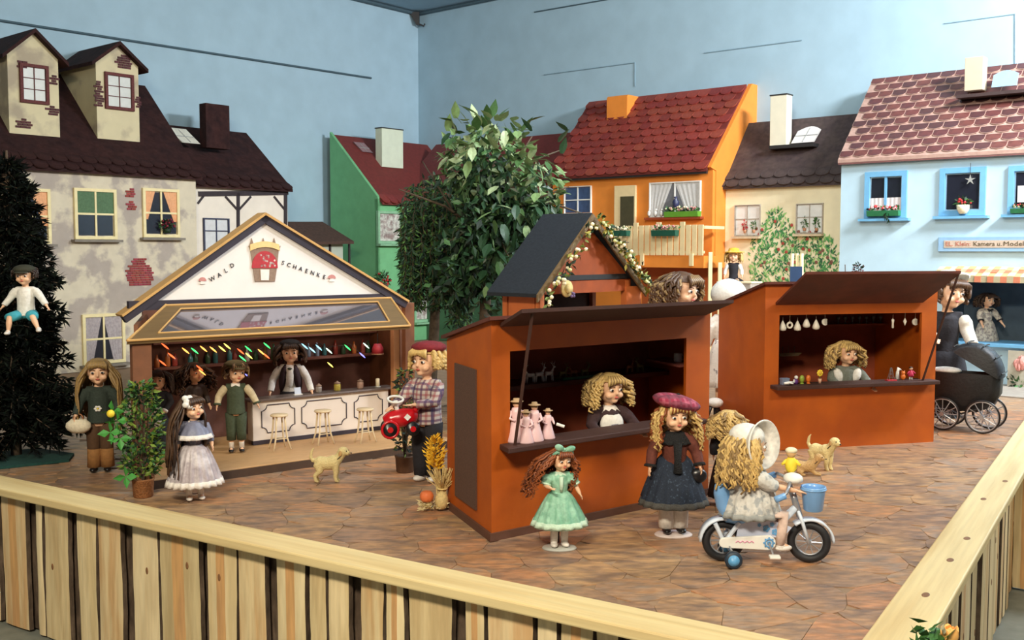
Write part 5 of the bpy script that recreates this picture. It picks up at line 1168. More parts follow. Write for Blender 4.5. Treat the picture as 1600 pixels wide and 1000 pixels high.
MB().tube([(.055,0,.07),(.085,0,.115),(.07,0,.12)], [.02,.014,.01], 10).build('seat_back', m_tred, t, True)
# 8 vendor in the front stall
u8, z8 = Ff.uv(951, 583, .13); p8 = Ff.w(u8, .13, PZ)
D = Doll('blond curly doll in white bib apron at the sill of the front orange stall', p8, .35, z8-PZ, armL=((-.14,-.05,.66),(-.13,-.17,.60)), armR=((.15,-.05,.66),(.15,-.17,.61)), head=(.15,.05,0), fat=1.05)
D.top(fabric('dark_wine_dress', (56,34,36), .2, 30), .45, (.085,.078,.082,.074), .85, .044, cuff=m_lace); D.skirt(_M['dark_wine_dress'], .5, .08, .08, .14, 12, .006); D.shoes(s_black)
b = D.mb(); b.ell((0,-.052,.66), (.080,.036,.095), 18, 12); b.build('bib_apron', c_white, D.t, True); D.skirt(m_lace, .80, .75, .034, .075, 10, .005, name='collar')
D.mb().tube([(-.025,-.10,.66),(.02,-.10,.664)], .003, 6).build('embroidery', m_gb, D.t); D.hair(h_blond, .12, .013, 120, .010, .35, True, m2=h_ash)
# 9 doll in the plaid beret
f9 = atz(1052, 836)
D = Doll('doll in dark navy dress and brown coat with a pink plaid beret', f9+Vector((0,0,.008)), .1, .525, armL=((-.14,.0,.65),(-.165,-.04,.53)), armR=((.14,-.01,.64),(.15,-.06,.54)), head=(.1,.05,0))
m_nav = fabric('navy_speckled_cloth', (26,36,52), .3, 90, c2=(60,74,92), mix=(.60,.66)); m_fur = fabric('black_fur', (26,26,28), .3, 80, bump=1)
m_rb = fabric('rust_brown_cloth', (96,46,34), .2, 30); D.top(m_rb, .48, (.085,.075,.08,.074), .95, .045, 'coat', cuff=m_fur); D.skirt(m_nav, .56, .24, .07, .215, 16, .010, hem=fabric('grey_fur_hem', (72,70,66), .3, 80), hemw=.04, name='skirt')
D.skirt(m_nav, .62, .30, .078, .20, 10, .012, name='coat_tails', c=(0,.02), sy=.8); D.skirt(m_fur, .81, .715, .045, .105, 12, .006, name='fur_collar', sy=.85)
D.mb().tube([(0,-.088,.74),(0,-.09,.60),(0,-.10,.50)], [.03,.022,.03], 8).build('coat_front', m_fur, D.t, True)
D.legs(c_white, 0, 1, (.06,.050,.050), 'pantaloons'); D.shoes(s_black, .04, 'boot', 1.1); D.hair(h_blond, .22, .012, 110, .010, .35, True, .10, m2=h_aub)
b = D.mb(True); b.ell((.012,.014,.990), (.140,.125,.050), 22, 10, rotm(0,.25,0)); b.build('beret', plaid('pink_plaid', (150,44,70), (196,104,124), (80,30,50), 1.2), D.t, True); D.mb(True).ell((.02,.01,1.035), .012, 8, 6).build('beret_button', m_fur, D.t, True)
disc_stand(f9, 'pale oval doll stand under the doll in the plaid beret', .075, mat('pink_white_stand', (222,206,200), .5))
b = MB(); 
p_ = f9+Matrix.Rotation(.1,3,'Z') @ (Vector((.165,-.07,.50))*.525); t = thing('handbag', 'small black handbag held by the doll in the plaid beret', 'bag', p_-Vector((0,0,.02)))
MB().ell((0,0,0), (.035,.018,.03), 14, 8).build('bag_body', s_black, t, True); MB().torus((0,0,.03), .02, .002, 16, 6).build('strap', s_black, t, True)
# 10 doll in mint
f10 = atz(874, 857)
D = Doll('auburn-haired doll in a mint green dress with a mint bow standing before the front stall', f10+Vector((0,0,.008)), .15, .375, armL=((-.13,-.03,.66),(-.10,-.13,.66)), armR=((.135,.0,.65),(.17,-.03,.56)), head=(.25,.15,.05), vox=.0085)
m_mint = fabric('mint_satin', (120,176,148), .15, 24, c2=(150,198,172), rough=.5); m_ml = fabric('mint_lace', (196,222,200), .1, 60)
D.top(m_mint, .52, (.078,.066,.076,.07), .42, .052, cuff=m_ml); D.skirt(m_mint, .60, .245, .068, .235, 14, .014, hem=m_ml, hemw=.05, curve=.25); D.skirt(m_ml, .30, .225, .19, .228, 14, .010, name='petticoat', curve=0)
D.skirt(m_ml, .80, .76, .034, .066, 8, .004, name='collar'); D.mb().tube([(0,-.078,.76),(0,-.082,.66),(0,-.075,.60)], [.018,.016,.01], 8).build('lace_front', m_ml, D.t, True)
D.legs(c_white, 0, 1, (.046,.036,.030)); D.shoes(s_white, 0, 'shoe', 1.25); D.hair(h_aub, .30, .022, 110, .011, .7, True, -.28, m2=h_aub2)
bow(D, (-.01,-.05,1.01), .085, m_mint, 'hair_bow', True, .15); D.mb(True).tube([(-.088,0,.93),(-.06,-.04,.985),(0,-.05,1.0),(.06,-.03,.985),(.088,0,.93)], .014, 8).build('hair_band', m_mint, D.t, True)
disc_stand(f10, 'grey oval doll stand under the doll in the mint dress', .065)
# 12 blond curly doll with its back turned
f12 = atz(1136, 790)
D = Doll('blond curly doll in black with its back turned between the orange stalls', f12, 2.7, (790-632)/375, vox=.010, head=(0,0,0)); D.top(c_black, .45, sleeve=.95, sr=.05); D.skirt(c_black, .55, .10, .09, .17, 12, .008); D.shoes(s_black)
D.hair(h_blond, .14, .018, 130, .011, .5, True, m2=h_ash)
# 13 vendor in the right stall
u13, z13 = Gf.uv(1322, 533, .14); D = Doll('blond doll in grey dress with wide white collar in the right orange stall', Gf.w(u13, .14, PZ), .0, z13-PZ, armL=((-.13,-.04,.66),(-.09,-.15,.60)), armR=((.16,-.04,.65),(.18,-.15,.59)), head=(.25,.1,0), vox=.009)
m_gd = fabric('grey_green_wool', (110,114,104), .15, 40); D.top(m_gd, .45, (.085,.078,.082,.075), .92, .046); D.skirt(m_gd, .5, .08, .08, .14, 12, .006); D.shoes(s_black); D.hair(h_blond, .13, .010, 110, .010, .4, True, m2=h_ash)
for k in (-1, 1): D.mb().ell((k*.075,-.050,.70), (.040,.032,.075), 12, 10, rotm(0,k*.25,0)).build('collar_wing', c_white, D.t, True)
# 14 doll in the blue shop
u14, z14 = R.uv(1537, 460, .06); zc_ = opz0+.03; D = Doll('dark curly-haired doll in a cream dress standing behind the counter of the blue shop', R.w(u14, .16, zc_-.12), .25, (z14-zc_+.12)*1.02, armL=((-.14,-.04,.65),(-.16,-.12,.52)), armR=((.14,-.04,.65),(.17,-.12,.52)), vox=.010, head=(0,.1,0))
m_cf = fabric('cream_floral', (206,198,182), .15, 50, c2=(150,140,136)); D.top(m_cf, .45, sleeve=.75, sr=.05, cuff=c_black); D.skirt(m_cf, .58, .12, .08, .19, 12, .01); D.shoes(s_black); D.hair(h_brown2, .10, .012, 110, .011, .4, True, m2=h_brown); bow(D, (0,-.075,.76), .05, c_black, 'neck_bow', False)
# 15 curly head behind the front stall
p15 = atY(1060, 425, 6.6); D = Doll('tall doll with bushy brown curls behind the flap of the front orange stall', (p15.x, p15.y, PZ), .75, p15.z-PZ, vox=.009, head=(.1,.15,0))
D.top(m_cf, .45, sleeve=.95); D.skirt(m_cf, .5, .06, .08, .12, 12, .006); D.shoes(s_black); D.hair(h_brown, .11, .010, 150, .008, .30, True, m2=h_ash)
# 16 small doll with the yellow hat on the ledge of the cream house
pl = R.uv(1150, 440, -.30); LG = House('ledge', 'beige plastered ledge in front of the cream house', 'ledge', R, R.uv(1150, 445, -.30)[0], -.3)
q0, q1 = R.uv(1127, 445, -.34)[0], R.uv(1178, 445, -.34)[0]; LG.add(LG.mb().box(q0, q1, -.40, -.20, PZ, pl[1]), 'block', m_bei, bevel=.01)
LG.add(LG.mb().box(q0-.01, q1+.01, -.41, -.19, pl[1]-.01, pl[1]+.004), 'slab', m_crm)
z16 = R.uv(1145, 393, -.3)[1]; SEAT = {k: ((k*.05,-.02,.46),(k*.06,-.20,.46),(k*.06,-.24,.28),(k*.06,-.29,.26)) for k in (-1,1)}
hh = (z16-pl[1])/.56; D = Doll('small doll with yellow straw hat and black bodice sitting before the cream house', R.w(R.uv(1146,430,-.3)[0], -.30, pl[1]+.006-.42*hh), -.3, hh, legs={k: ((k*.05,-.0,.45),(k*.07,-.16,.45),(k*.08,-.30,.44),(k*.09,-.34,.46)) for k in (-1,1)}, vox=.011)
D.top(c_black, .43, sleeve=.9, seps=True, msl=c_white); D.skirt(c_black, .50, .42, .08, .17, 12, .008); D.shoes(s_black); D.hair(h_blond, .10, 0, 60, .012, .3, True); b = D.mb(True); b.lathe([(.15,.96),(.15,.968),(.08,.975),(.07,1.02),(.03,1.035),(.0,1.037)], 22); b.build('straw_hat', mat('yellow_straw', (232,184,60), .8, .15, 40), D.t, True)
# 18 doll with the white hat behind the pram
p18 = atY(1482, 418, 6.95); D = Doll('tall doll in black with a wide white hat and white sleeves behind the black pram', (p18.x, p18.y, PZ), -.3, (p18.z-PZ)*.93, armL=((-.12,-.02,.66),(-.08,-.13,.60)), armR=((.11,-.02,.66),(.14,-.13,.54)), vox=.009, head=(.5,0,.1))
D.top(c_black, .45, sleeve=.97, sr=.05, seps=True, msl=fabric('offwhite_sleeve', (206,198,184))); D.skirt(c_black, .5, .06, .09, .15, 12, .008); D.shoes(s_black); D.hair(h_brown, .04, 0, 50, .012, .1, True)
b = D.mb(True); b.lathe([(.0,.0),(.12,.004),(.13,.012),(.085,.03),(.08,.06),(.05,.085),(.0,.09)], 24, (.0,.03,.955), 1, 1, rotm(-.55,-.25,0)); b.build('hat', fabric('cream_felt', (226,220,206)), D.t, True)
# 19 doll in white floral dress between the stalls
p19 = atY(1142, 440, 6.9); m_fl = fabric('white_floral', (236,228,220), .06, 30, c2=(150,140,140), mix=(.62,.66)); D = Doll('tall doll in white floral dress and round white bonnet seen from behind', (p19.x-.015, p19.y, PZ), 3.0, p19.z-PZ, vox=.010)
D.top(m_fl, .45, sleeve=.95, sr=.05); D.skirt(m_fl, .60, .24, .08, .14, 12, .008); D.shoes(s_black, .1); b = D.mb(True); b.ell((0,.01,.925), (.098,.10,.095), 22, 14); b.build('bonnet', c_white, D.t, True)
# 17 boy in the fir
p17 = atY(42, 520, 5.1); s17 = 92/(F/5.1)/.68; z0 = atY(42, 488, 5.1).z-.46*s17
D = Doll('small boy doll in white shirt and turquoise shorts in the dark fir', (p17.x, 5.1, z0), .05, s17, armL=((-.14,-.01,.66),(-.20,-.06,.55)), armR=((.15,-.01,.66),(.22,-.05,.56)), legs={-1: ((-.05,0,.46),(-.09,-.17,.43),(-.10,-.18,.27),(-.10,-.24,.24)), 1: ((.05,0,.46),(.12,-.15,.44),(.18,-.18,.30),(.20,-.24,.27))}, vox=.009, head=(.05,.1,0))
D.top(c_white, .44, (.085,.08,.082,.072), .95, .044, 'shirt'); D.legs(fabric('turquoise_cloth', (64,160,176), .1, 30), 0, .5, (.062,.055,.05), 'shorts_leg'); D.mb().ell((0,-.01,.455), (.085,.07,.05), 14, 8).build('shorts', _M['turquoise_cloth'], D.t, True); D.shoes(s_white)
D.hair(h_brown2, .03, 0, 40, .01, .1, False); b = D.mb(True); b.ell((0,.0,.968), (.09,.10,.045), 18, 8); b.ell((0,-.08,.945), (.06,.05,.010), 14, 6); b.build('cap', fabric('dark_olive_cap', (54,54,40)), D.t, True)
# ================================================================ bicycle and its rider
m_lb = mat('light_blue_plastic', (122, 172, 226), .3, .04, 6, coat=.3); m_wb = mat('white_blue_plastic', (216, 226, 240), .3, .03, 6, coat=.3); m_rub = mat('black_rubber', (30,30,34), .6, .1, 12); m_slv = mat('silver_spoke', (170,172,178), .3, .05, 9, metal=.5)
m_pk = mat('pink_print', (226,140,176), .5); m_bf = mat('blue_flower_print', (96,156,206), .5)
BY = 3.66; bc = Vector(((1135+1272)/2/F*BY-800/F*BY, BY, PZ)); wr = .076; wbh = .152
bk = thing('toy_bicycle', 'light blue and white toy bicycle with training wheels and a front basket', 'bicycle', bc, -.06)
def wheel(x, nm='wheel', r=wr, ry=0.0, par=bk, y=0, spokes=10, mr=None, z=None, rz=0, tt=.19):
    M = rotm(0,0,rz); c = Vector((x, y, z if z is not None else r)); w = MB().torus(c, r*(1-tt), r*tt, 32, 10, M).build(nm, mr or m_rub, par, True)
    MB().torus(c, r*(1-2*tt), r*.045, 28, 6, M).build('rim', m_slv, w, True)
    b = MB()
    for k in range(spokes): a = pi*2*k/spokes; b.tube([c, c+M @ Vector((cos(a)*r*(1-2*tt), 0, sin(a)*r*(1-2*tt)))], r*.028, 5)
    b.tube([c+M @ Vector((0,-r*.2,0)), c+M @ Vector((0,r*.2,0))], r*.12, 10); b.build('spokes', m_slv, w); return w
wheel(-wbh, spokes=12); wheel(wbh, spokes=10, rz=-.25)
def arcband(c, r, a0, a1, w, m, nm, th=.007, par=bk, n=16):
    vs = []
    for k in range(n+1):
        a = a0+(a1-a0)*k/n
        for rr in (r, r+th):
            for y in (-w, w): vs.append((c[0]+rr*cos(a), c[1]+y, c[2]+rr*sin(a)))
    fs = []
    for k in range(n):
        i = k*4; j = i+4; fs += [(i,j,j+1,i+1), (i+2,i+3,j+3,j+2), (i,i+2,j+2,j), (i+1,j+1,j+3,i+3)]
    fs += [(0,1,3,2), (n*4,n*4+2,n*4+3,n*4+1)]
    return MB().add(vs, fs).build(nm, m, par, True)
arcband((-wbh,0,wr), wr*1.05, .0, pi*1.0, .028, m_wb, 'rear_mudguard'); arcband((wbh,0,wr), wr*1.05, .02, pi*.72, .024, m_wb, 'front_mudguard')
b = MB(); b.tube([(wbh-.005,-.022,wr),(wbh-.03,-.024,.155),(wbh-.045,0,.20)], .0065, 8).tube([(wbh-.005,.022,wr),(wbh-.03,.024,.155),(wbh-.045,0,.20)], .0065, 8); b.build('fork', m_wb, bk, True)
MB().tube([(wbh-.035,0,.17),(wbh-.065,0,.265)], .012, 10).build('head_tube', m_slv, bk, True)
b = MB(); b.tube([(wbh-.05,0,.20),(.03,0,.125),(-.02,0,.115),(-.085,0,.145)], [.013,.017,.018,.013], 10); b.build('frame', m_wb, bk, True)
b = MB(); b.pxz([(-.11,.100),(.055,.098),(.085,.135),(.02,.158),(-.10,.160)], -.030, -.026); sp = b.build('side_panel', mat('pale_lilac_panel', (196,204,226), .35, .03, 6), bk)
for x, z, r in ((-.005,.130,.013),(.025,.118,.012),(.05,.128,.010),(.015,.145,.008),(-.03,.142,.007)):
    f = MB()
    for k in range(5): f.lathe([(r*.42,0),(r*.42,.0015)], 8, (x+r*.6*cos(k*1.257), -.031, z+r*.6*sin(k*1.257)), 1, 1, rotm(pi/2,0,0))
    f.build('printed_flower', m_bf, sp)
for s_ in (-1, 1): MB().tube([(-wbh,s_*.03,wr),(-.10,s_*.03,.150)], .008, 8).tube([(-wbh,s_*.03,wr),(-.185,s_*.03,.145)], .008, 8).build('seat_stay', m_wb, bk)
b = MB(); pts = [(-.155+.018*cos(a), .080+.018*sin(a)) for a in [pi/2+pi*k/8 for k in range(9)]]+[(.0+.026*cos(a), .083+.026*sin(a)) for a in [-pi/2+pi*k/10 for k in range(11)]]
cgd = b.pxz(pts, -.048, -.036).build('chain_guard', m_white, bk, bevel=.002)
MB().torus((.002,-.050,.083), .014, .003, 16, 6).torus((.002,-.050,.083), .005, .003, 12, 6).build('sprocket_print', m_bf, cgd, True)
for k in range(8): MB().cb((.002+.018*cos(k*.785), -.049, .083+.018*sin(k*.785)), (.005,.003,.005)).build('sprocket_tooth', m_bf, cgd)
MB().tube([(-.115+.008*k, -.0495, .083+.006*(k % 2)) for k in range(9)], .0018, 5).build('pink_script', m_pk, cgd)
b = MB(); b.tube([(.002,-.05,.083),(.015,-.055,.045)], .004, 6); b.build('crank', m_slv, bk); MB().cb((.018,-.072,.040), (.038,.030,.010)).build('pedal', m_white, bk, bevel=.003); MB().cb((-.012,.072,.125), (.038,.030,.010)).build('pedal', m_white, bk, bevel=.003)
for s_ in (-1, 1):
    c = (-.128, s_*.088, .031); w = MB().lathe([(.0,-.011),(.027,-.011),(.031,-.007),(.031,.007),(.027,.011),(.0,.011)], 22, c, 1, 1, rotm(pi/2,0,0)).build('training_wheel', mat('dark_blue_rubber', (34,50,66), .5), bk, True)
    MB().lathe([(.0,-.0125),(.020,-.0125),(.020,.0125),(.0,.0125)], 20, c, 1, 1, rotm(pi/2,0,0)).build('hub', mat('sky_blue_hub', (96,164,214), .4), w, True); MB().tube([(-.140,s_*.03,.076),(-.128,s_*.078,.05),c], .004, 6).build('outrigger', m_slv, bk, True)
b = MB(); b.tube([(-.080,0,.165),(-.13,0,.175),(-.150,0,.205),(-.160,0,.25),(-.163,0,.285)], [.034,.036,.030,.030,.022], 12); b.tube([(-.05,0,.162),(-.10,0,.165)], [.022,.034], 12)
st = remesh(b, .005, 'seat', m_lb, bk)
for v_ in st.data.vertices: v_.co.y *= 1.15
MB().tube([(-.09,0,.13),(-.10,0,.16)], .010, 8).build('seat_post', m_slv, bk)
b = MB(); b.tube([(wbh-.065,0,.262),(wbh-.075,.03,.30),(wbh-.10,.085,.305),(wbh-.125,.095,.29)], .006, 8).tube([(wbh-.065,0,.262),(wbh-.075,-.03,.30),(wbh-.10,-.085,.27),(wbh-.125,-.095,.255)], .006, 8); b.build('handlebar', m_slv, bk, True)
for s_ in (-1, 1): MB().tube([(wbh-.105,s_*.088,.262 if s_ < 0 else .30),(wbh-.14,s_*.097,.250 if s_ < 0 else .285)], .012, 10).build('grip', m_lb, bk, True)
MB().ell((wbh-.06,0,.305), (.035,.045,.020), 14, 8).build('handlebar_pad', m_white, bk, True)
b = MB(); b.lathe([(.0,.0),(.030,.0),(.034,.004),(.042,.075),(.044,.080),(.044,.088),(.039,.088),(.038,.075),(.031,.008),(.0,.007)], 24, (wbh+.012,0,.190), 1, 1.05); bs = b.build('basket', m_lb, bk, True)
MB().torus((wbh+.012,0,.268), .0435, .0035, 26, 6, rotm(pi/2,0,0)).build('basket_rim', m_lb, bs, True)
tz = atY(1236, 726, 3.70); t = thing('plush_chick', 'small yellow plush chick with a pale hat above the bicycle handlebars', 'plush toy', tz-Vector((0,0,.03)), -.3)
b = MB(); b.ell((0,0,.03), (.022,.02,.032), 12, 8); b.build('body', m_yel, t, True); MB().ell((0,0,.072), .018, 12, 8).build('head', mat('peach_felt', (222,176,120), .8), t, True); MB().ell((0,0,.082), (.022,.022,.012), 12, 6).build('hat', m_cream, t, True)
for s_ in (-1, 1): MB().tube([(s_*.015,0,.045),(s_*.032,-.008,.03)], [.008,.005], 6).build('arm', m_yel, t, True)
# rider
rd = Vector((bc.x-.100, BY, PZ)); H11 = .56; seat = .182
D = Doll('blond long-haired doll in a white bonnet and pale dress riding the toy bicycle', rd+Vector((.022,0,seat-.455*H11)), 1.75, H11, armL=((-.10,-.10,.68),(-.10,-.25,.635)), armR=((.10,-.10,.68),(.10,-.25,.645)),
    legs={-1: ((-.05,-.02,.47),(-.075,-.19,.47),(-.08,-.17,.27),(-.08,-.23,.245)), 1: ((.05,-.02,.47),(.075,-.20,.47),(.08,-.20,.33),(.08,-.26,.31))}, head=(-.15,.1,0))
m_pd = fabric('pale_grey_print_dress', (208,206,200), .08, 40, c2=(166,170,172), mix=(.52,.6)); D.top(m_pd, .47, (.085,.075,.080,.07), .62, .056); D.skirt(m_pd, .80, .46, .045, .140, 14, .012, c=(0,-.035), curve=.3, hem=fabric('grey_hem', (150,152,150)), hemw=.03, sy=1.15)
D.legs(fabric('pale_pink_tights', (226,200,186)), 0, 1, (.045,.034,.024), 'tights'); D.shoes(s_white); D.hair(h_blond, .22, .010, 150, .009, .18, False, 0, m2=h_ash)
b = D.mb(True); Rb = rotm(0,0,-.85) @ rotm(pi/2-.15, 0, 0); b.lathe([(.078,-.02),(.10,.0),(.128,.045),(.134,.05),(.128,.055),(.098,.012),(.070,-.01)], 28, (0,-.035,.915), 1, 1, Rb); b.ell((0,.012,.955), (.086,.085,.070), 18, 10); b.build('bonnet', c_white, D.t, True)
D.skirt(m_fl if False else c_white, .80, .70, .04, .115, 10, .006, name='collar')
# ================================================================ dogs
def dog(label, loc, rz, s, m, lying=False, hd=.0, dark=None):
    t = thing('puppy', label, 'dog', loc, rz, None); b = MB(); b.T = Matrix.Scale(s, 4)
    z0 = .30 if not lying else .12
    b.tube([(-.26,0,z0+.10),(-.18,0,z0+.10),(0,0,z0+.085),(.14,0,z0+.11),(.22,0,z0+.14)], [.09,.145,.135,.155,.11], 14)
    b.tube([(.18,0,z0+.14),(.26,0,z0+.24),(.30,0,z0+.29)], [.11,.095,.09], 12)
    hc = Vector((.32,0,z0+.33)); Rh = rotm(0,0,hd); b.ell(hc, (.115,.108,.10), 14, 10)
    b.tube([hc+Rh @ Vector((.05,0,-.015)), hc+Rh @ Vector((.14,0,-.035))], [.068,.045], 10)
    if not lying:
        for k in (-1, 1):
            b.tube([(.17,k*.065,z0+.08),(.18,k*.07,.19),(.165,k*.07,.12),(.19,k*.07,.02)], [.075,.055,.045,.040], 10); b.ell((.21,k*.07,.022), (.045,.030,.022), 10, 6)
            b.tube([(-.20,k*.06,z0+.09),(-.15,k*.075,.23),(-.25,k*.075,.14),(-.22,k*.075,.02)], [.10,.075,.048,.040], 10); b.ell((-.20,k*.075,.022), (.045,.030,.022), 10, 6)
    else:
        for k in (-1, 1): b.tube([(.17,k*.07,.13),(.24,k*.09,.05),(.38,k*.08,.03)], [.06,.04,.03], 10); b.tube([(-.18,k*.08,.14),(-.08,k*.14,.07),(-.10,k*.15,.03),(.0,k*.15,.03)], [.08,.06,.04,.03], 10)
    b.tube([(-.28,0,z0+.13),(-.34,0,z0+.22),(-.32,0,z0+.34),(-.27,0,z0+.42)] if not lying else [(-.28,0,.15),(-.40,.05,.06),(-.5,.1,.04)], [.045,.038,.03,.012], 10)
    remesh(b, .016*s, 'body', m, t)
    for k in (-1, 1):
        e = MB(); e.T = Matrix.Scale(s, 4); q = hc+Rh @ Vector((-.01,k*.108,-.025)); e.ell(q, (.040,.014,.060), 10, 8, Rh @ rotm(k*.25,0,0)); e.build('ear', dark or m, t, True)
        e = MB(); e.T = Matrix.Scale(s, 4); e.ell(hc+Rh @ Vector((.100,k*.045,.02)), .014, 8, 6).build('eye', s_black, t, True)
    e = MB(); e.T = Matrix.Scale(s, 4); e.ell(hc+Rh @ Vector((.182,0,-.022)), (.018,.022,.016), 8, 6).build('nose', s_black, t, True)
    e = MB(); e.T = Matrix.Scale(s, 4); e.torus((.245,0,z0+.215), (.105), .010, 18, 6, rotm(0,-.8,0) @ rotm(pi/2,0,0)).build('collar', mat('dark_collar', (60,50,36), .6), t, True)
    return t
m_pup = mat('cream_puppy_fur', (222,202,144), .85, .12, 60, bump=.6); m_pup2 = mat('tan_puppy_fur', (196,158,104), .85, .15, 60, bump=.6); m_ear = mat('fawn_ear', (190,150,96), .85, .1, 40)
dp = atz(512, 753); dog('cream puppy with raised tail standing in front of the drinks stall deck', dp, .05, .235, m_pup, hd=-.35, dark=m_ear)
dp = atz(1283, 733); dog('cream puppy standing in front of the right orange stall', dp, -.9, .24, m_pup, hd=-.3, dark=m_ear)
dp = atz(1258, 742); dog('tan puppy lying beside the standing puppy at the right stall', dp, -.2, .20, m_pup2, True, hd=-.4, dark=m_ear)
# ================================================================ pram
py_ = 6.40; pc = Vector(((1518-800)/F*py_, py_, PZ)); pr = thing('pram', 'black doll pram with spoked wheels to the right of the right stall', 'pram', pc, -.62)
m_pb = mat('black_pram_cloth', (22,22,26), .55, .15, 20, bump=.2); m_pc = mat('black_enamel', (28,26,28), .3, .05, 9)
b = MB(); hw = .085
prof = [(-.24,.36),(-.235,.26),(-.19,.17),(-.10,.125),(.06,.12),(.14,.16),(.185,.24),(.19,.36)]
vs = []; sec = [(-1,.80),(-.6,1),(0,1.0),(.6,1),(1,.80)]
cx, czz = -.02, .30
for yy, k in sec: vs += [(cx+(x-cx)*k, yy*hw, .36+(z-.36)*k) for x, z in prof]
n = len(prof); fs = [(i*n+j, i*n+j+1, (i+1)*n+j+1, (i+1)*n+j) for i in range(4) for j in range(n-1)]+[tuple(range(n)), tuple(range(4*n, 5*n))[::-1]]
b.add(vs, fs); b.build('pram_body', m_pb, pr, True)
b = MB(); vs = []; m_ = 9
for yy, k in ((-1,.9),(-.9,1),(0,1.04),(.9,1),(1,.9)):
    vs += [(.02+.175*cos(a)*k+.0, yy*(hw+.008), .34+.20*sin(a)*k) for a in [pi*.70*(1-j/(m_-1)) for j in range(m_)]]
fs = [(i*m_+j, i*m_+j+1, (i+1)*m_+j+1, (i+1)*m_+j) for i in range(4) for j in range(m_-1)]
fs += [tuple(list(range(m_)))] + [tuple(list(range(4*m_, 5*m_))[::-1])]
b.add(vs, fs); hd_ = b.build('hood', m_pb, pr, True)
for a in (.15, .65, 1.15, 1.65, 2.1): MB().tube([(.02+.185*cos(a), -hw-.008, .34+.21*sin(a)), (.02+.19*cos(a), 0, .34+.215*sin(a)), (.02+.185*cos(a), hw+.008, .34+.21*sin(a))], .004, 6).build('hood_rib', m_pc, hd_)
b = MB(); b.ell((-.13,0,.365), (.09,hw*.85,.022), 14, 8); b.build('blanket', c_white, pr, True)
for x in (-.125, .105):
    for s_ in (-1, 1): wheel(x, 'wheel', .104, 0, pr, s_*.105, 12, m_pc, tt=.06)
b = MB()
for s_ in (-1, 1): b.tube([(-.125,s_*.09,.098),(-.10,s_*.09,.15),(-.02,s_*.088,.11),(.08,s_*.09,.15),(.105,s_*.09,.098)], .006, 8)
b.tube([(-.125,-.11,.098),(-.125,.11,.098)], .005, 8).tube([(.105,-.11,.098),(.105,.11,.098)], .005, 8); b.build('chassis', m_pc, pr, True)
b = MB()
for s_ in (-1, 1): b.tube([(-.16,s_*.08,.25),(-.26,s_*.08,.42),(-.30,s_*.07,.50)], .005, 8)
b.tube([(-.30,-.07,.50),(-.30,.07,.50)], .008, 8); b.build('handle', m_pc, pr, True)
# small bicycle front end standing behind, seen between the stalls
p = atY(1117, 655, 6.2); t = thing('doll_buggy', 'small black-framed doll buggy partly seen between the two orange stalls', 'buggy', (p.x, p.y, PZ), .5)
MB().tube([(-.05,0,.0),(-.06,0,.12),(-.03,0,.18),(.02,0,.17),(.05,0,.10),(.06,0,.0)], .012, 8).build('frame', m_pc, t, True); MB().ell((0,0,.20), (.05,.05,.03), 12, 8).build('seat', c_white, t, True)
MB().tube([(.0,0,.17),(.0,0,.06),(.02,-.04,.03)], .010, 8).build('stem', m_pc, t, True)
# ================================================================ plants and trees
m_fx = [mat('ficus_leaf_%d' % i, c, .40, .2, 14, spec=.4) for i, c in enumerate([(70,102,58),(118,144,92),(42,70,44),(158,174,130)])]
def leafmesh(nm, m, L, W):
    b = MB(); n = 4; vs = []; 
    for i in range(n+1):
        t = i/n; w = W*.5*sin(pi*min(.98, t*.85+.12))**.9*(1-t**4); z = -.10*L*t*t
        vs += [(-w, t*L, z+.12*w), (0, t*L, z), (w, t*L, z+.12*w)]
    fs = [f for i in range(n) for f in ((i*3, i*3+1, i*3+4, i*3+3), (i*3+1, i*3+2, i*3+5, i*3+4))]
    return b.add(vs, fs).mesh(nm, m)
TY = 7.3; tp = atY(752, 480, TY); ft = thing('leafy_tree', 'tall leafy artificial tree between the green and orange houses', 'tree', (tp.x, TY, PZ), 0)
def P(px, py, dy=0): q = atY(px, py, TY+dy); return Vector((q.x-tp.x, q.y-TY, q.z-PZ))
tr = MB(); tr.tube([(0,0,0),(.02,.0,.4),tuple(P(760,400)),tuple(P(768,320)),tuple(P(772,230))], [.05,.045,.035,.025,.012], 9); 
rg = random.Random(21); tips = []
for k in range(26):
    z_ = rg.uniform(0,1); a = P(758+12*z_, 460-200*z_); e = P(rg.gauss(775,62), rg.uniform(205,440), rg.uniform(-.4,.4)); tr.tube([a, a.lerp(e,.5)+Vector((0,0,.05)), e], [.014,.009,.004], 6); tips.append(e)
tr.build('trunk', mat('grey_brown_bark', (84,70,54), .9, .3, 14, bump=.6), ft, True)
def mesh_instances(nm, me_list, pts, par):
    for p, d, s_, i in pts:
        o = link(nm, me_list[i], par); q = Vector(d).to_track_quat('Y', 'Z'); o.rotation_mode = 'QUATERNION'; o.rotation_quaternion = q; o.location = p; o.scale = (s_,)*3
mes = [leafmesh('leaf', m_fx[i], .125, .064) for i in range(4)]
big = []; 
def upper():
    while True:
        x, y = rg.uniform(690, 882), rg.uniform(176, 335)
        if ((x-755)/62)**2+((y-235)/62)**2 < 1 or ((x-815)/62)**2+((y-285)/52)**2 < 1 or ((x-775)/50)**2+((y-225)/45)**2 < 1: return x, y
for k in range(220):
    x, y = upper(); q = P(x, y, rg.uniform(-.45,.2)); d = Vector((rg.gauss((x-775)/110,.5), rg.gauss(-.4,.5), rg.gauss(.15-(y-200)/220,.5))); big.append((q, d, rg.uniform(.7,1.15), rg.choice((0,1,1,3,3,3))))
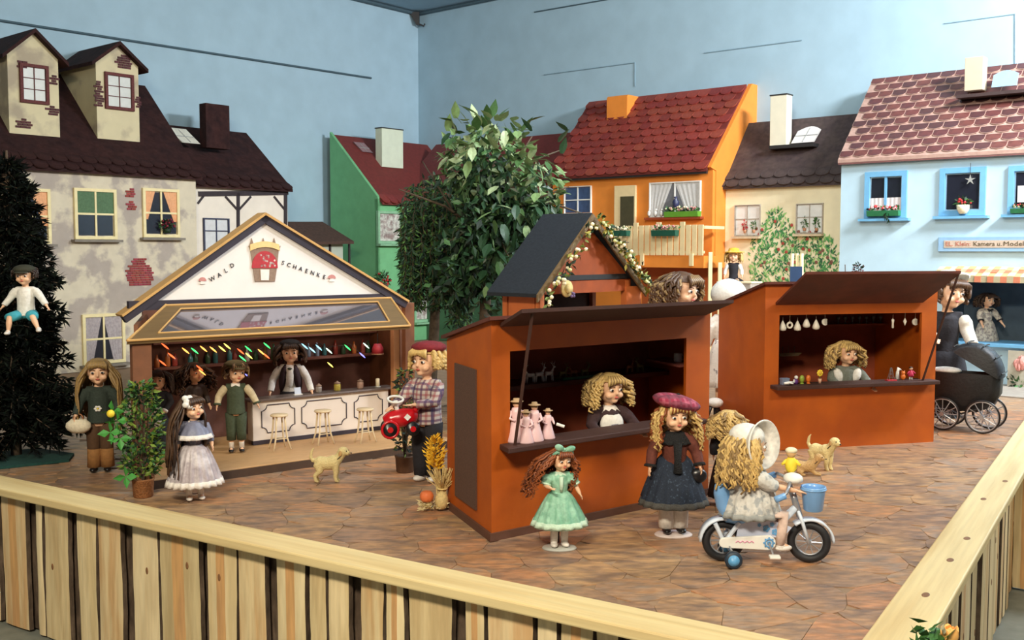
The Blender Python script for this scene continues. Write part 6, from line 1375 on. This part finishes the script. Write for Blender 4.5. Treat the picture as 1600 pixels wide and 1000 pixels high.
for (x, y) in ((705,190),(702,208),(826,190),(830,205),(886,205),(873,222),(878,240),(712,185),(762,187),(770,182),(790,200),(700,205)):
    big.append((P(x,y,-.1), (rg.gauss(.2,.4), -.3, rg.gauss(.5,.4)), 1.0, rg.choice((0,2,1))))
for k in range(74):
    x, y = rg.uniform(745, 885), rg.uniform(320, 450)
    if ((x-805)/72)**2+((y-370)/95)**2 > 1: continue
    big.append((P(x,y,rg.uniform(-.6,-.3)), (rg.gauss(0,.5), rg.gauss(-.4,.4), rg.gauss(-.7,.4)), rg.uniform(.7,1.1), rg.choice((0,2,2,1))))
mesh_instances('leaf', mes, big, ft)
b = MB()
def lf(b, q, d, L_, W_): b.leaf(q, d, L_, W_)
for k in range(2600):
    c = rg.choice(((735,360,40,90),(715,420,35,60),(765,360,60,90),(800,380,62,90),(760,280,50,60),(820,330,50,60),(750,430,55,50)))
    x = c[0]+c[2]*rg.gauss(0,.45); y = c[1]+c[3]*rg.gauss(0,.45)
    if y > 505 or x > 880: continue
    b.mat(rg.choice((0,1,1,1,2))); lf(b, P(x, y, rg.uniform(-.4,.35)), (rg.gauss(0,.5), rg.gauss(-.2,.4), rg.gauss(-.5,.5)), .085*rg.uniform(.7,1.2), .042)
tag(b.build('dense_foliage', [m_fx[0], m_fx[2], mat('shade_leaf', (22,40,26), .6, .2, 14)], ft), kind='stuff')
b = MB()
for k in range(520):
    x, y = upper(); y += 14
    if y < 205 and rg.random() < .6: continue
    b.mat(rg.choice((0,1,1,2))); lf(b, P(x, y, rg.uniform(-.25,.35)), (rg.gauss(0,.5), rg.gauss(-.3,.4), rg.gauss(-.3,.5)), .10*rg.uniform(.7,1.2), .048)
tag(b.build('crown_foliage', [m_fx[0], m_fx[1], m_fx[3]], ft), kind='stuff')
# drooping fine-leaved tree at its left
WY = 7.9; wp = atY(672, 500, WY); wt = thing('willow_tree', 'dark fine-leaved drooping tree in front of the green house', 'tree', (wp.x, WY, PZ), 0)
def P2(px, py, dy=0): q = atY(px, py, WY+dy); return Vector((q.x-wp.x, q.y-WY, q.z-PZ))
MB().tube([(0,0,0),(.03,0,.5),tuple(P2(684,400)),tuple(P2(690,300))], [.045,.04,.03,.012], 8).build('trunk', _M['grey_brown_bark'], wt, True)
b = MB(); bs_ = MB()
for k in range(260):
    x = rg.uniform(628, 735); top = 262+abs(x-680)*.75+rg.uniform(0,120); ln = rg.uniform(60,150); y = top; dy = rg.uniform(-.35,.3); bot = min(482 if x < 700 else 520, top+ln); pts = []
    while y < bot:
        q = P2(x+rg.gauss(0,2), y, dy); pts.append(q)
        for _ in range(3): b.mat(rg.choice((0,0,1,2))); b.leaf(q, (rg.gauss(0,.8), rg.gauss(-.2,.6), rg.gauss(-.7,.4)), .055*rg.uniform(.7,1.3), .016)
        y += 7
    if len(pts) > 1: bs_.tube(pts, .003, 4)
tag(b.build('fine_foliage', [mat('willow_leaf', (44,78,48), .6, .25, 14), mat('willow_leaf_dark', (26,52,34), .6, .2, 14), mat('willow_leaf_light', (84,124,58), .6, .2, 14)], wt), kind='stuff'); tag(bs_.build('twigs', _M['grey_brown_bark'], wt), kind='stuff')
# dark fir
XY = 5.55; xp = atY(22, 600, XY); fi = thing('fir_tree', 'very dark artificial fir tree at the left edge with a boy doll in it', 'tree', (xp.x, XY, PZ), 0)
topz = atY(20, 235, XY).z-PZ; MB().tube([(0,0,0),(0,0,topz*.6),(0,0,topz)], [.03,.02,.006], 8).build('trunk', m_bark, fi, True)
b = MB(); bb = MB(); m_fir = mat('fir_needles', (18,26,18), .8, .3, 20, spec=.15); m_fir2 = mat('fir_needles_dark', (10,14,12), .8, .3, 20, spec=.15)
for k in range(420):
    t_ = rg.random()**.85; z_ = .10+(topz-.14)*t_; a = rg.uniform(0, 2*pi); R_ = (.33*(1-t_)**.6+.05)*(1 if cos(a) < .3 else .92)*rg.uniform(.7,1.1)*(1 if t_ > .1 else .8)
    d = Vector((cos(a), sin(a), rg.uniform(-.45,.05))); q0 = Vector((0,0,z_)); e = q0+d*R_; bb.tube([q0, e], [.006,.002], 5)
    for j in range(int(R_*330)):
        s_ = rg.uniform(.12,1); q = q0+d*R_*s_; b.mat(rg.choice((0,1,1))); b.leaf(q, d+Vector((rg.gauss(0,.8), rg.gauss(0,.8), rg.gauss(0,.7))), .055*rg.uniform(.8,1.2), .013)
tag(b.build('needles', [m_fir, m_fir2], fi), kind='stuff'); tag(bb.build('branches', m_bark, fi), kind='stuff')
g_ = [atz(*p) for p in ((-40,712),(60,704),(116,712),(108,722),(-40,738))]
t = thing('felt_mat', 'dark teal felt mat on the ground under the fir tree', 'mat', (xp.x, XY, PZ)); MB().pxy([(p.x-xp.x, p.y-XY) for p in g_], .001, .014).build('felt', mat('dark_teal_felt', (22,66,60), .9, .2, 20), t)
def potplant(name, label, px, py, h, potm, r, seed, cols, n, bright=None, nar=.088):
    p = atz(px, py); t = thing(name, label, 'plant', p, .3); rg = random.Random(seed)
    MB().lathe([(r*.82,0),(r*.9,.004),(r,.075),(r*1.06,.078),(r*1.06,.085),(r*.85,.085),(r*.8,.07)], 20).build('pot', potm, t, True)
    st_ = MB()
    for k in range(5): a = k*1.3; st_.tube([(0,0,.07),(.02*cos(a),.02*sin(a),h*.5),(.04*cos(a),.04*sin(a),h*.95)], [.006,.004,.002], 5)
    st_.build('stem', m_bark, t)
    b = MB()
    for _ in range(n):
        z = .10+(h-.10)*rg.random(); w = nar*(.55+.75*sin(pi*min(1,(z-.05)/h)))*(1-.35*z/h); a = rg.uniform(0,6.28); q = Vector((w*cos(a)*rg.random()**.5, w*sin(a)*rg.random()**.5, z)); b.mat(rg.randrange(len(cols))); b.leaf(q, (cos(a)+rg.gauss(0,.4), sin(a)+rg.gauss(0,.4), rg.gauss(.2,.6)), .034*rg.uniform(.7,1.2), .016)
    tag(b.build('foliage', cols, t), kind='stuff'); return t
m_wick = mat('woven_wicker', (150,98,56), .7, .25, 50, bump=.6)
t = potplant('potted_shrub', 'bushy green shrub in a woven pot left of the doll in grey', 224, 776, .52, m_wick, .048, 5, [m_leafd, m_leaf, mat('yellow_green_leaf', (116,140,50), .6, .2, 14)], 900)
b = MB()
for (x, y, z) in ((-.12,-.03,.40),(-.13,-.05,.31),(-.07,-.06,.11),(-.10,-.04,.36),(-.09,-.05,.28)):
    for k in range(4): a = k*1.6; b.leaf((x,y,z), (cos(a),-.3,sin(a)), .055, .035)
b.build('large_leaves', mat('bright_leaf', (70,150,64), .5, .15, 14), t); MB().ell((-.125,-.06,.395), (.018,.014,.018), 8, 6).build('yellow_blossom', m_yel, t, True)
MB().tube([(0,0,.08),(-.07,-.03,.18),(-.12,-.04,.38)], .003, 5).build('side_stem', m_leaf, t)
potplant('potted_shrub', 'thin dark shrub in a brown pot at the right post of the drinks stall', 633, 737, .52, mat('brown_pot', (92,64,44), .7, .15, 20), .050, 9, [m_leafd, _M['dark_green_knit'], _M['yellow_green_leaf']], 260, nar=.05)
# straw arrangement
p = atz(684, 795); t = thing('straw_bundle', 'straw bundle with a yellow dried plume and an orange pumpkin beside the front stall', 'decoration', p, 0)
rg = random.Random(4); b = MB()
for k in range(130): a = rg.uniform(0,6.28); r = rg.uniform(0,.04); b.tube([(.02+r*.5*cos(a), r*.5*sin(a), .03), (.02+r*.4*cos(a), r*.4*sin(a), .09), (.02+(r*1.6+.01)*cos(a), (r*1.6+.01)*sin(a), rg.uniform(.13,.19))], .0022, 4)
tag(b.build('straw', mat('pale_straw', (214,188,128), .8, .2, 40), t), kind='stuff'); MB().torus((.02,0,.09), .022, .004, 18, 6, rotm(pi/2,0,0)).build('tie', _M['straw'], t, True)
b = MB()
for k in range(260): z = rg.uniform(.17,.315); w = .034*sin(pi*(z-.15)/.18)+.006; a = rg.uniform(0,6.28); q = Vector((-.01+w*cos(a)*rg.random(), w*sin(a)*rg.random(), z)); b.leaf(q, (cos(a), sin(a), .8), .026, .010)
tag(b.build('plume', mat('plume_yellow', (236,188,48), .8, .2, 30), t), kind='stuff'); MB().tube([(0,0,.02),(-.01,0,.2)], .004, 6).build('plume_stem', _M['pale_straw'], t)
b = MB()
for k in range(8): a = k*pi/4; b.ell((-.045+.013*cos(a), -.03+.013*sin(a), .062), (.018,.018,.024), 10, 8)
remesh(b, .004, 'pumpkin', mat('pumpkin_orange', (228,120,66), .6, .1, 20), t); MB().ell((.02,-.035,.045), (.03,.03,.04), 12, 8).build('straw_ball', _M['pale_straw'], t, True)
b = MB()
for k in range(120): a = rg.uniform(0,6.28); r = rg.uniform(.0,.055); b.leaf((-.02+r*cos(a), -.03+r*sin(a)*.7, rg.uniform(.005,.035)), (cos(a), sin(a), rg.uniform(-.2,.5)), .032, .010)
tag(b.build('raffia', mat('cream_raffia', (226,210,160), .8, .15, 40), t), kind='stuff')
# rose by the near corner, outside the fence
p = atY(1484, 985, 2.45); t = thing('rose_spray', 'orange rose with green leaves at the lower right outside the fence', 'flower', (p.x, p.y, 0), .2); z = p.z
MB().tube([(0,0,0),(.01,0,z*.5),(0,0,z-.03)], .004, 6).tube([(-.05,0,0),(-.04,0,z-.06)], .004, 6).build('stem', m_leaf, t)
b = MB()
for k in range(16):
    a = k*2.4; r = .006+.0018*k; b.mat(0 if k < 7 else 1); q = Vector((r*.5*cos(a), r*.5*sin(a), z-.01)); b.ell(q, (.005+.011*k/16, .004, .018+.004*(k % 2)), 8, 6, rotm(0,0,a+pi/2) @ rotm(.012*k,0,0))
b.build('rose', [mat('rose_orange', (232,132,44), .5, .1, 20), mat('rose_apricot', (246,184,104), .5, .1, 20)], t, True)
b = MB()
for k in range(34): a = rg.uniform(0,6.28); q = Vector((-.055+rg.gauss(0,.022), rg.gauss(0,.02), z-.01+rg.gauss(-.01,.018))); b.leaf(q, (cos(a), sin(a)*.5, rg.gauss(.3,.5)), .045, .026)
b.build('leaves', [m_leaf], t); MB().leaf((-.022,-.01,z-.005), (-.2,-.2,1), .03, .018).build('pale_petal', m_cream, t)
# wooden easels / posts by the cream house
for px, top, lab in ((1110, 394, 'left of two thin pine posts at the corner of the orange house'), (1125, 410, 'right of two thin pine posts at the corner of the orange house')):
    p = atY(px, top, 8.6); t = thing('pine_post', lab, 'post', (p.x, p.y, PZ), 0); MB().box(-.016,.016,-.012,.012,0,p.z-PZ).build('post', m_cr, t, bevel=.003); MB().box(-.05,.05,-.05,.05,0,.015).build('foot', m_cr, t)
p = atY(1244, 440, 8.0); t = thing('easel', 'pine easel with a small dark blue board in front of the rose mural', 'easel', (p.x, p.y, PZ), -.4); z1_ = atY(1236, 396, 8.0).z-PZ
for sx in (-1, 1): MB().tube([(sx*.055,0,0),(sx*.035,.02,z1_)], .014, 8).build('leg', m_cr, t, True)
MB().tube([(0,.14,0),(0,.03,z1_)], .012, 8).build('leg', m_cr, t, True); MB().box(-.045,.045,-.02,-.008,z1_-.32,z1_-.10).build('board', mat('navy_board', (40,70,110), .6), t); MB().box(-.07,.07,-.03,-.0,z1_-.335,z1_-.32).build('ledge', m_cr, t)
# dried flower sprig above the roof of the right stall
p = atY(1341, 420, 7.4); t = thing('dried_flowers', 'dark dried flower sprig in a vase behind the right orange stall', 'plant', (p.x, p.y, PZ), 0); z = p.z-PZ
MB().lathe([(.05,0),(.06,.2),(.045,z-.10),(.03,z-.06),(.025,z-.06)], 14).build('vase', mat('grey_vase', (120,112,104), .5), t, True); b = MB(); foliage(b, (0,0,z), (.035,.03,.04), 70, .03, .014, (0,1)); b.build('sprig', [mat('dried_mauve', (112,86,92), .8), m_leafd], t); MB().tube([(-.09,0,z-.06),(-.095,0,z+.03)], .003, 5).tube([(0,0,z-.1),(-.09,0,z-.06)], .003, 5).build('twig', m_bark, t)
# ================================================================ goods on and in the stalls
m_pkc = mat('pink_porcelain', (232,196,198), .35, .05, 12); m_fsk = mat('figurine_skin', (226,178,146), .4)
def figurine(px, pyb, pyt, v, lab, arm=0):
    u, zb = Ff.uv(px, pyb, v); zt = Ff.uv(px, pyt, v)[1]; zb = .872; h = zt-zb; t = thing('figurine', lab, 'figurine', Ff.w(u, v, zb), .2, 'pink figurines on the front stall sill'); s = h
    MB().lathe([(.0,0),(.24*s,0),(.25*s,.04*s),(.17*s,.30*s),(.11*s,.55*s),(.14*s,.68*s),(.10*s,.78*s),(.03*s,.80*s)], 18).build('gown', m_pkc, t, True)
    MB().ell((0,0,.86*s), .085*s, 12, 8).build('head', m_fsk, t, True); MB().ell((0,.01*s,.89*s), (.10*s,.10*s,.07*s), 12, 8).build('hair', h_ash, t, True); MB().lathe([(.16*s,.92*s),(.16*s,.935*s),(.08*s,.95*s),(.07*s,1.0*s),(.0,1.0*s)], 16).build('hat', mat('figurine_hat', (186,156,120), .7), t, True)
    for k in (-1, 1): MB().tube([(k*.12*s,0,.70*s),(k*.18*s,-.06*s,.55*s),(k*.06*s+(.12*s if arm and k>0 else 0),-.15*s,.50*s)], [.05*s,.04*s,.025*s], 7).build('arm', m_pkc, t, True)
    return t
figurine(807, 690, 622, .0, 'pink figurine at the left end of the sill, behind the prop stick'); figurine(822, 690, 640, -.04, 'pale pink figurine right of the prop stick, half hidden')
figurine(835, 688, 628, -.03, 'tall pink figurine with a brown hat on the front stall sill'); t = figurine(856, 685, 638, -.02, 'pink figurine holding out an arm, rightmost on the sill', 1)
MB().tube([(.03,-.02,.06),(.06,-.03,.05)], .006, 8).build('scroll', m_white, t)
m_sil2 = mat('frosted_glass_figure', (236,234,224), .25, .1, 20); m_grn2 = mat('olive_figure', (120,110,60), .6, .2, 20); m_amb = mat('amber_figure', (150,90,50), .6, .2, 20)
def deer(px, s, m, lab, fl=1, grp='little animal figures on the back shelf', z=SHZ+.0005, v=.37, fr=Ff, P_=FW, nm='animal_figure'):
    for v in (v,):
        u = fr.uv(px, 585, v)[0]-.30*v if fr is Ff else fr.uv(px, 520, v)[0]
    t = thing(nm, lab, 'figurine', P_(u, v, z), fr.a if fl > 0 else fr.a+pi, grp); b = MB(); b.T = Matrix.Scale(s, 4)
    b.tube([(-.30,0,.48),(0,0,.46),(.25,0,.52)], [.12,.13,.11], 8); b.tube([(.22,0,.55),(.36,0,.80)], [.08,.05], 8); b.ell((.42,0,.84), (.12,.06,.06), 8, 6); b.build('body', m, t, True)
    for sx in (-.26, .22):
        for k in (-1, 1): l = MB(); l.T = Matrix.Scale(s, 4); l.tube([(sx,k*.06,.42),(sx+.06*(1 if sx > 0 else -1),k*.07,0)], [.045,.025], 6).build('leg', m, t)
    a = MB(); a.T = Matrix.Scale(s, 4)
    for k in (-1, 1): a.tube([(.36,k*.03,.88),(.30,k*.10,1.05),(.36,k*.14,1.2)], [.02,.015,.008], 5).tube([(.30,k*.10,1.05),(.20,k*.12,1.12)], .01, 5)
    a.build('antlers', m, t); return t
for i, (px, m, lb, fl) in enumerate(((828, m_sil2, 'leftmost white glass deer on the back shelf', -1), (843, m_sil2, 'second white glass deer on the back shelf', 1), (858, m_sil2, 'third white glass deer on the back shelf', 1), (880, m_grn2, 'first olive animal figure on the back shelf', 1), (896, m_amb, 'first amber animal figure on the back shelf', -1), (914, m_grn2, 'second olive animal figure on the back shelf', 1), (984, m_amb, 'amber animal figure right of the vendor doll', 1), (1000, m_grn2, 'olive animal figure right of the vendor doll', -1))): deer(px, .072 if i < 3 else .062, m, lb, fl)
u = Ff.uv(905, 600, .40)[0]-.12; t = thing('tray', 'green tray under the animal figures on the back shelf of the front stall', 'tray', FW(u, .37, SHZ+.0002), angF); MB().box(-.14,.14,-.03,.03,0,.004).box(-.14,.14,-.032,-.028,0,.012).build('tray', mat('green_tray', (34,92,58), .5), t)
u = Ff.uv(1040, 570, .2)[0]; t = thing('mug', 'small white mug on the side shelf inside the front stall', 'mug', FW(1.15, .16, 1.1005), angF); MB().lathe([(.018,0),(.020,.004),(.020,.04),(.017,.04),(.016,.006)], 16).build('cup', m_white, t, True); MB().torus((.024,0,.02), .012, .003, 14, 6).build('handle', m_white, t, True)
# hanging ornaments of the right stall
m_orn = mat('white_ceramic', (228,222,208), .35, .05, 12)
def orn(px, py, kind, lab, v=.06):
    u, z = Gf.uv(px, py, v); t = thing('hanging_ornament', lab, 'ornament', Gf.w(u, v, z), Gf.a, 'white ornaments hanging in the right stall')
    if kind == 'drop': MB().lathe([(.0,-.026),(.018,-.022),(.021,-.010),(.014,.010),(.004,.030),(.001,.034)], 14).build('drop', m_orn, t, True)
    elif kind == 'ring': MB().torus((0,0,-.004), .015, .006, 20, 8).build('ring', m_orn, t, True)
    elif kind == 'moon':
        pts = [(.02*cos(a), .02*sin(a)) for a in [.9+ (2*pi-1.8)*k/12 for k in range(13)]]; pts += [(.007+.015*cos(a), .015*sin(a)) for a in [2*pi-1.0-(2*pi-2.0)*k/10 for k in range(11)]]
        MB().pxz(pts, -.004, .004).build('crescent', m_orn, t, bevel=.001)
    elif kind == 'stick': MB().lathe([(.0,-.03),(.007,-.026),(.006,.0),(.009,.02),(.0,.028)], 10).build('figure', m_orn, t, True)
    else: MB().lathe([(.0,-.026),(.011,.0),(.0,.022)], 10).build('drop', m_orn, t, True)
    zt = 1.30-z; MB().tube([(0,0,.015),(0,0,min(.05,zt))], .0012, 5).build('thread', m_orn, t)
for px, py, k, lb in ((1223,510,'drop','leftmost white drop hanging in the right stall'),(1234,507,'ring','white ring ornament, second hanging from the left'),(1246,510,'drop','white drop hanging just right of the white ring'),(1260,505,'drop','white drop hanging second right of the white ring'),(1275,508,'drop','white drop hanging just left of the larger moon'),(1289,503,'moon','white crescent moon hanging left of the vendor doll'),(1395,505,'stick','white stick-shaped ornament hanging on the right side'),(1414,502,'slim','slim white drop hanging on the right side'),(1430,503,'moon','white crescent moon hanging at the far right')): orn(px, py, k, lb)
mg = mat('dull_glassware', (110,106,104), .2, .1, 20)
for i in range(9):
    px = 1305+i*11; u = Gf.uv(px, 517, .5)[0]-.0; t = thing('glass', '%s small glass on the dark back shelf of the right stall' % ('first','second','third','fourth','fifth','sixth','seventh','eighth','ninth')[i], 'glass', GW(u, .5, 1.1622), Gf.a, 'glasses on the back shelf'); MB().lathe([(.010,0),(.004,.004),(.003,.02),(.011,.028),(.012,.045),(.010,.045)], 10).build('bowl', mg, t, True)
u = Gf.uv(1230, 565, .45)[0]; t = thing('toy_boat', 'small wooden toy boat on the side shelf of the right stall', 'toy', GW(u, .47, .9752), Gf.a); MB().hexa([(-.06,-.012,0),(.06,-.012,0),(.06,.012,0),(-.06,.012,0)], [(-.08,-.02,.018),(.085,-.012,.018),(.085,.012,.018),(-.08,.02,.018)]).build('hull', mat('tan_hull', (150,126,92), .6), t)
for x in (-.04, 0, .04): MB().tube([(x,0,.018),(x,0,.06)], .002, 5).build('mast', m_bark, t)
sz = .8722
def gitem(px, v, name, lab, cat): u = Gf.uv(px, 592, v)[0]; return thing(name, lab, cat, Gf.w(u, v, sz), Gf.a)
t = gitem(1226, -.02, 'box', 'small grey-blue box at the left end of the right stall sill', 'box'); MB().box(-.022,.022,-.015,.015,0,.032).build('body', mat('grey_blue_card', (120,130,152), .6), t, bevel=.002); MB().box(-.023,.023,-.016,.016,.026,.036).build('lid', mat('grey_blue_card'), t) if False else MB().box(-.023,.023,-.016,.016,.028,.036).build('lid', _M['grey_blue_card'], t)
t = gitem(1233, -.06, 'toy_plane', 'small white toy plane on the right stall sill', 'toy'); MB().tube([(-.03,0,.012),(.0,0,.014),(.035,0,.018)], [.006,.009,.003], 8).build('fuselage', m_white, t, True); MB().box(-.006,.008,-.035,.035,.013,.016).build('wing', m_white, t); MB().box(.026,.034,-.001,.001,.018,.032).build('tail_fin', m_white, t)
t = gitem(1243, -.01, 'figurine', 'purple and white figurine on the right stall sill', 'figurine'); MB().lathe([(.0,0),(.014,0),(.016,.018),(.006,.03)], 12).build('body', mat('purple_glaze', (96,50,120), .4), t, True); MB().ell((.004,0,.036), .011, 10, 8).build('head', m_white, t, True)
for px, c, n_, nm in ((1253,(146,166,60),'green','lime_green'), (1263,(222,116,40),'orange','orange_egg')):
    t = gitem(px, -.02, 'egg_figure', 'small %s egg-shaped figure on the right stall sill' % n_, 'figurine'); MB().ell((0,0,.028), (.014,.012,.022), 12, 10).build('shell', mat(nm, c, .4), t, True); MB().lathe([(.010,0),(.012,.004),(.006,.008)], 12).build('foot', mat(nm, c), t, True)
t = gitem(1281, -.02, 'toy_flower', 'yellow smiling flower in a pink pot on the right stall sill', 'toy'); MB().lathe([(.007,0),(.011,.026),(.008,.026)], 12).build('pot', m_fsk, t, True); MB().tube([(0,0,.02),(0,0,.045)], .002, 5).build('stem', m_leaf, t)
b = MB()
for k in range(8): b.ell((.013*cos(k*.785), 0, .058+.013*sin(k*.785)), (.007,.004,.007), 8, 6)
b.build('petals', m_yel, t, True); MB().ell((0,-.003,.058), (.010,.005,.010), 10, 6).build('face', mat('flower_gold', (226,180,60), .5), t, True)
t = gitem(1392, -.02, 'wire_tower', 'grey wire tower on a red base on the right stall sill', 'model'); MB().box(-.03,.03,-.015,.015,0,.006).build('base', m_crd, t); b = MB()
for sx, sy in ((-1,-1),(1,-1),(1,1),(-1,1)): b.tube([(sx*.018,sy*.010,.006),(sx*.010,sy*.006,.035),(sx*.003,sy*.002,.075)], .0015, 5)
for z, w in ((.02,.014),(.038,.009),(.055,.006)): b.tube([(-w,-w*.6,z),(w,-w*.6,z),(w,w*.6,z),(-w,w*.6,z),(-w,-w*.6,z)], .001, 4)
b.build('lattice', mg, t)
t = gitem(1402, .04, 'horse_figure', 'white horse head figure beside the wire tower', 'figurine'); MB().tube([(0,0,0),(0,0,.04),(.008,0,.06),(.022,0,.052)], [.012,.009,.009,.005], 8).build('neck_and_head', m_white, t, True); MB().tube([(-.005,0,.03),(0,0,.068)], .003, 5).build('mane', c_white, t)
t = gitem(1411, -.01, 'bear_figure', 'small orange bear figure on the right stall sill', 'figurine'); MB().ell((0,0,.018), (.014,.012,.018), 10, 8).build('body', mat('orange_egg'  , (222,116,40), .4), t, True); MB().ell((0,0,.040), .011, 10, 8).ell((-.008,0,.050), .004, 6, 4).ell((.008,0,.050), .004, 6, 4).build('head', _M['orange_egg'], t, True)
t = gitem(1423, -.01, 'small_doll', 'tiny doll in a magenta dress at the right end of the sill', 'figurine'); MB().lathe([(.0,.02),(.018,.02),(.014,.035),(.009,.05),(.004,.055)], 12).build('dress', mat('magenta_dress', (190,40,80), .6), t, True); MB().ell((0,0,.064), .010, 10, 8).build('head', m_fsk, t, True); MB().ell((0,.002,.068), (.011,.011,.008), 10, 6).build('hair', h_brown2, t, True)
for k in (-1, 1): MB().tube([(k*.006,0,.022),(k*.007,0,0)], .0045, 6).build('leg', m_white, t, True); MB().tube([(k*.010,0,.050),(k*.026,-.004,.034)], [.005,.004], 6).build('arm', _M['magenta_dress'], t, True)
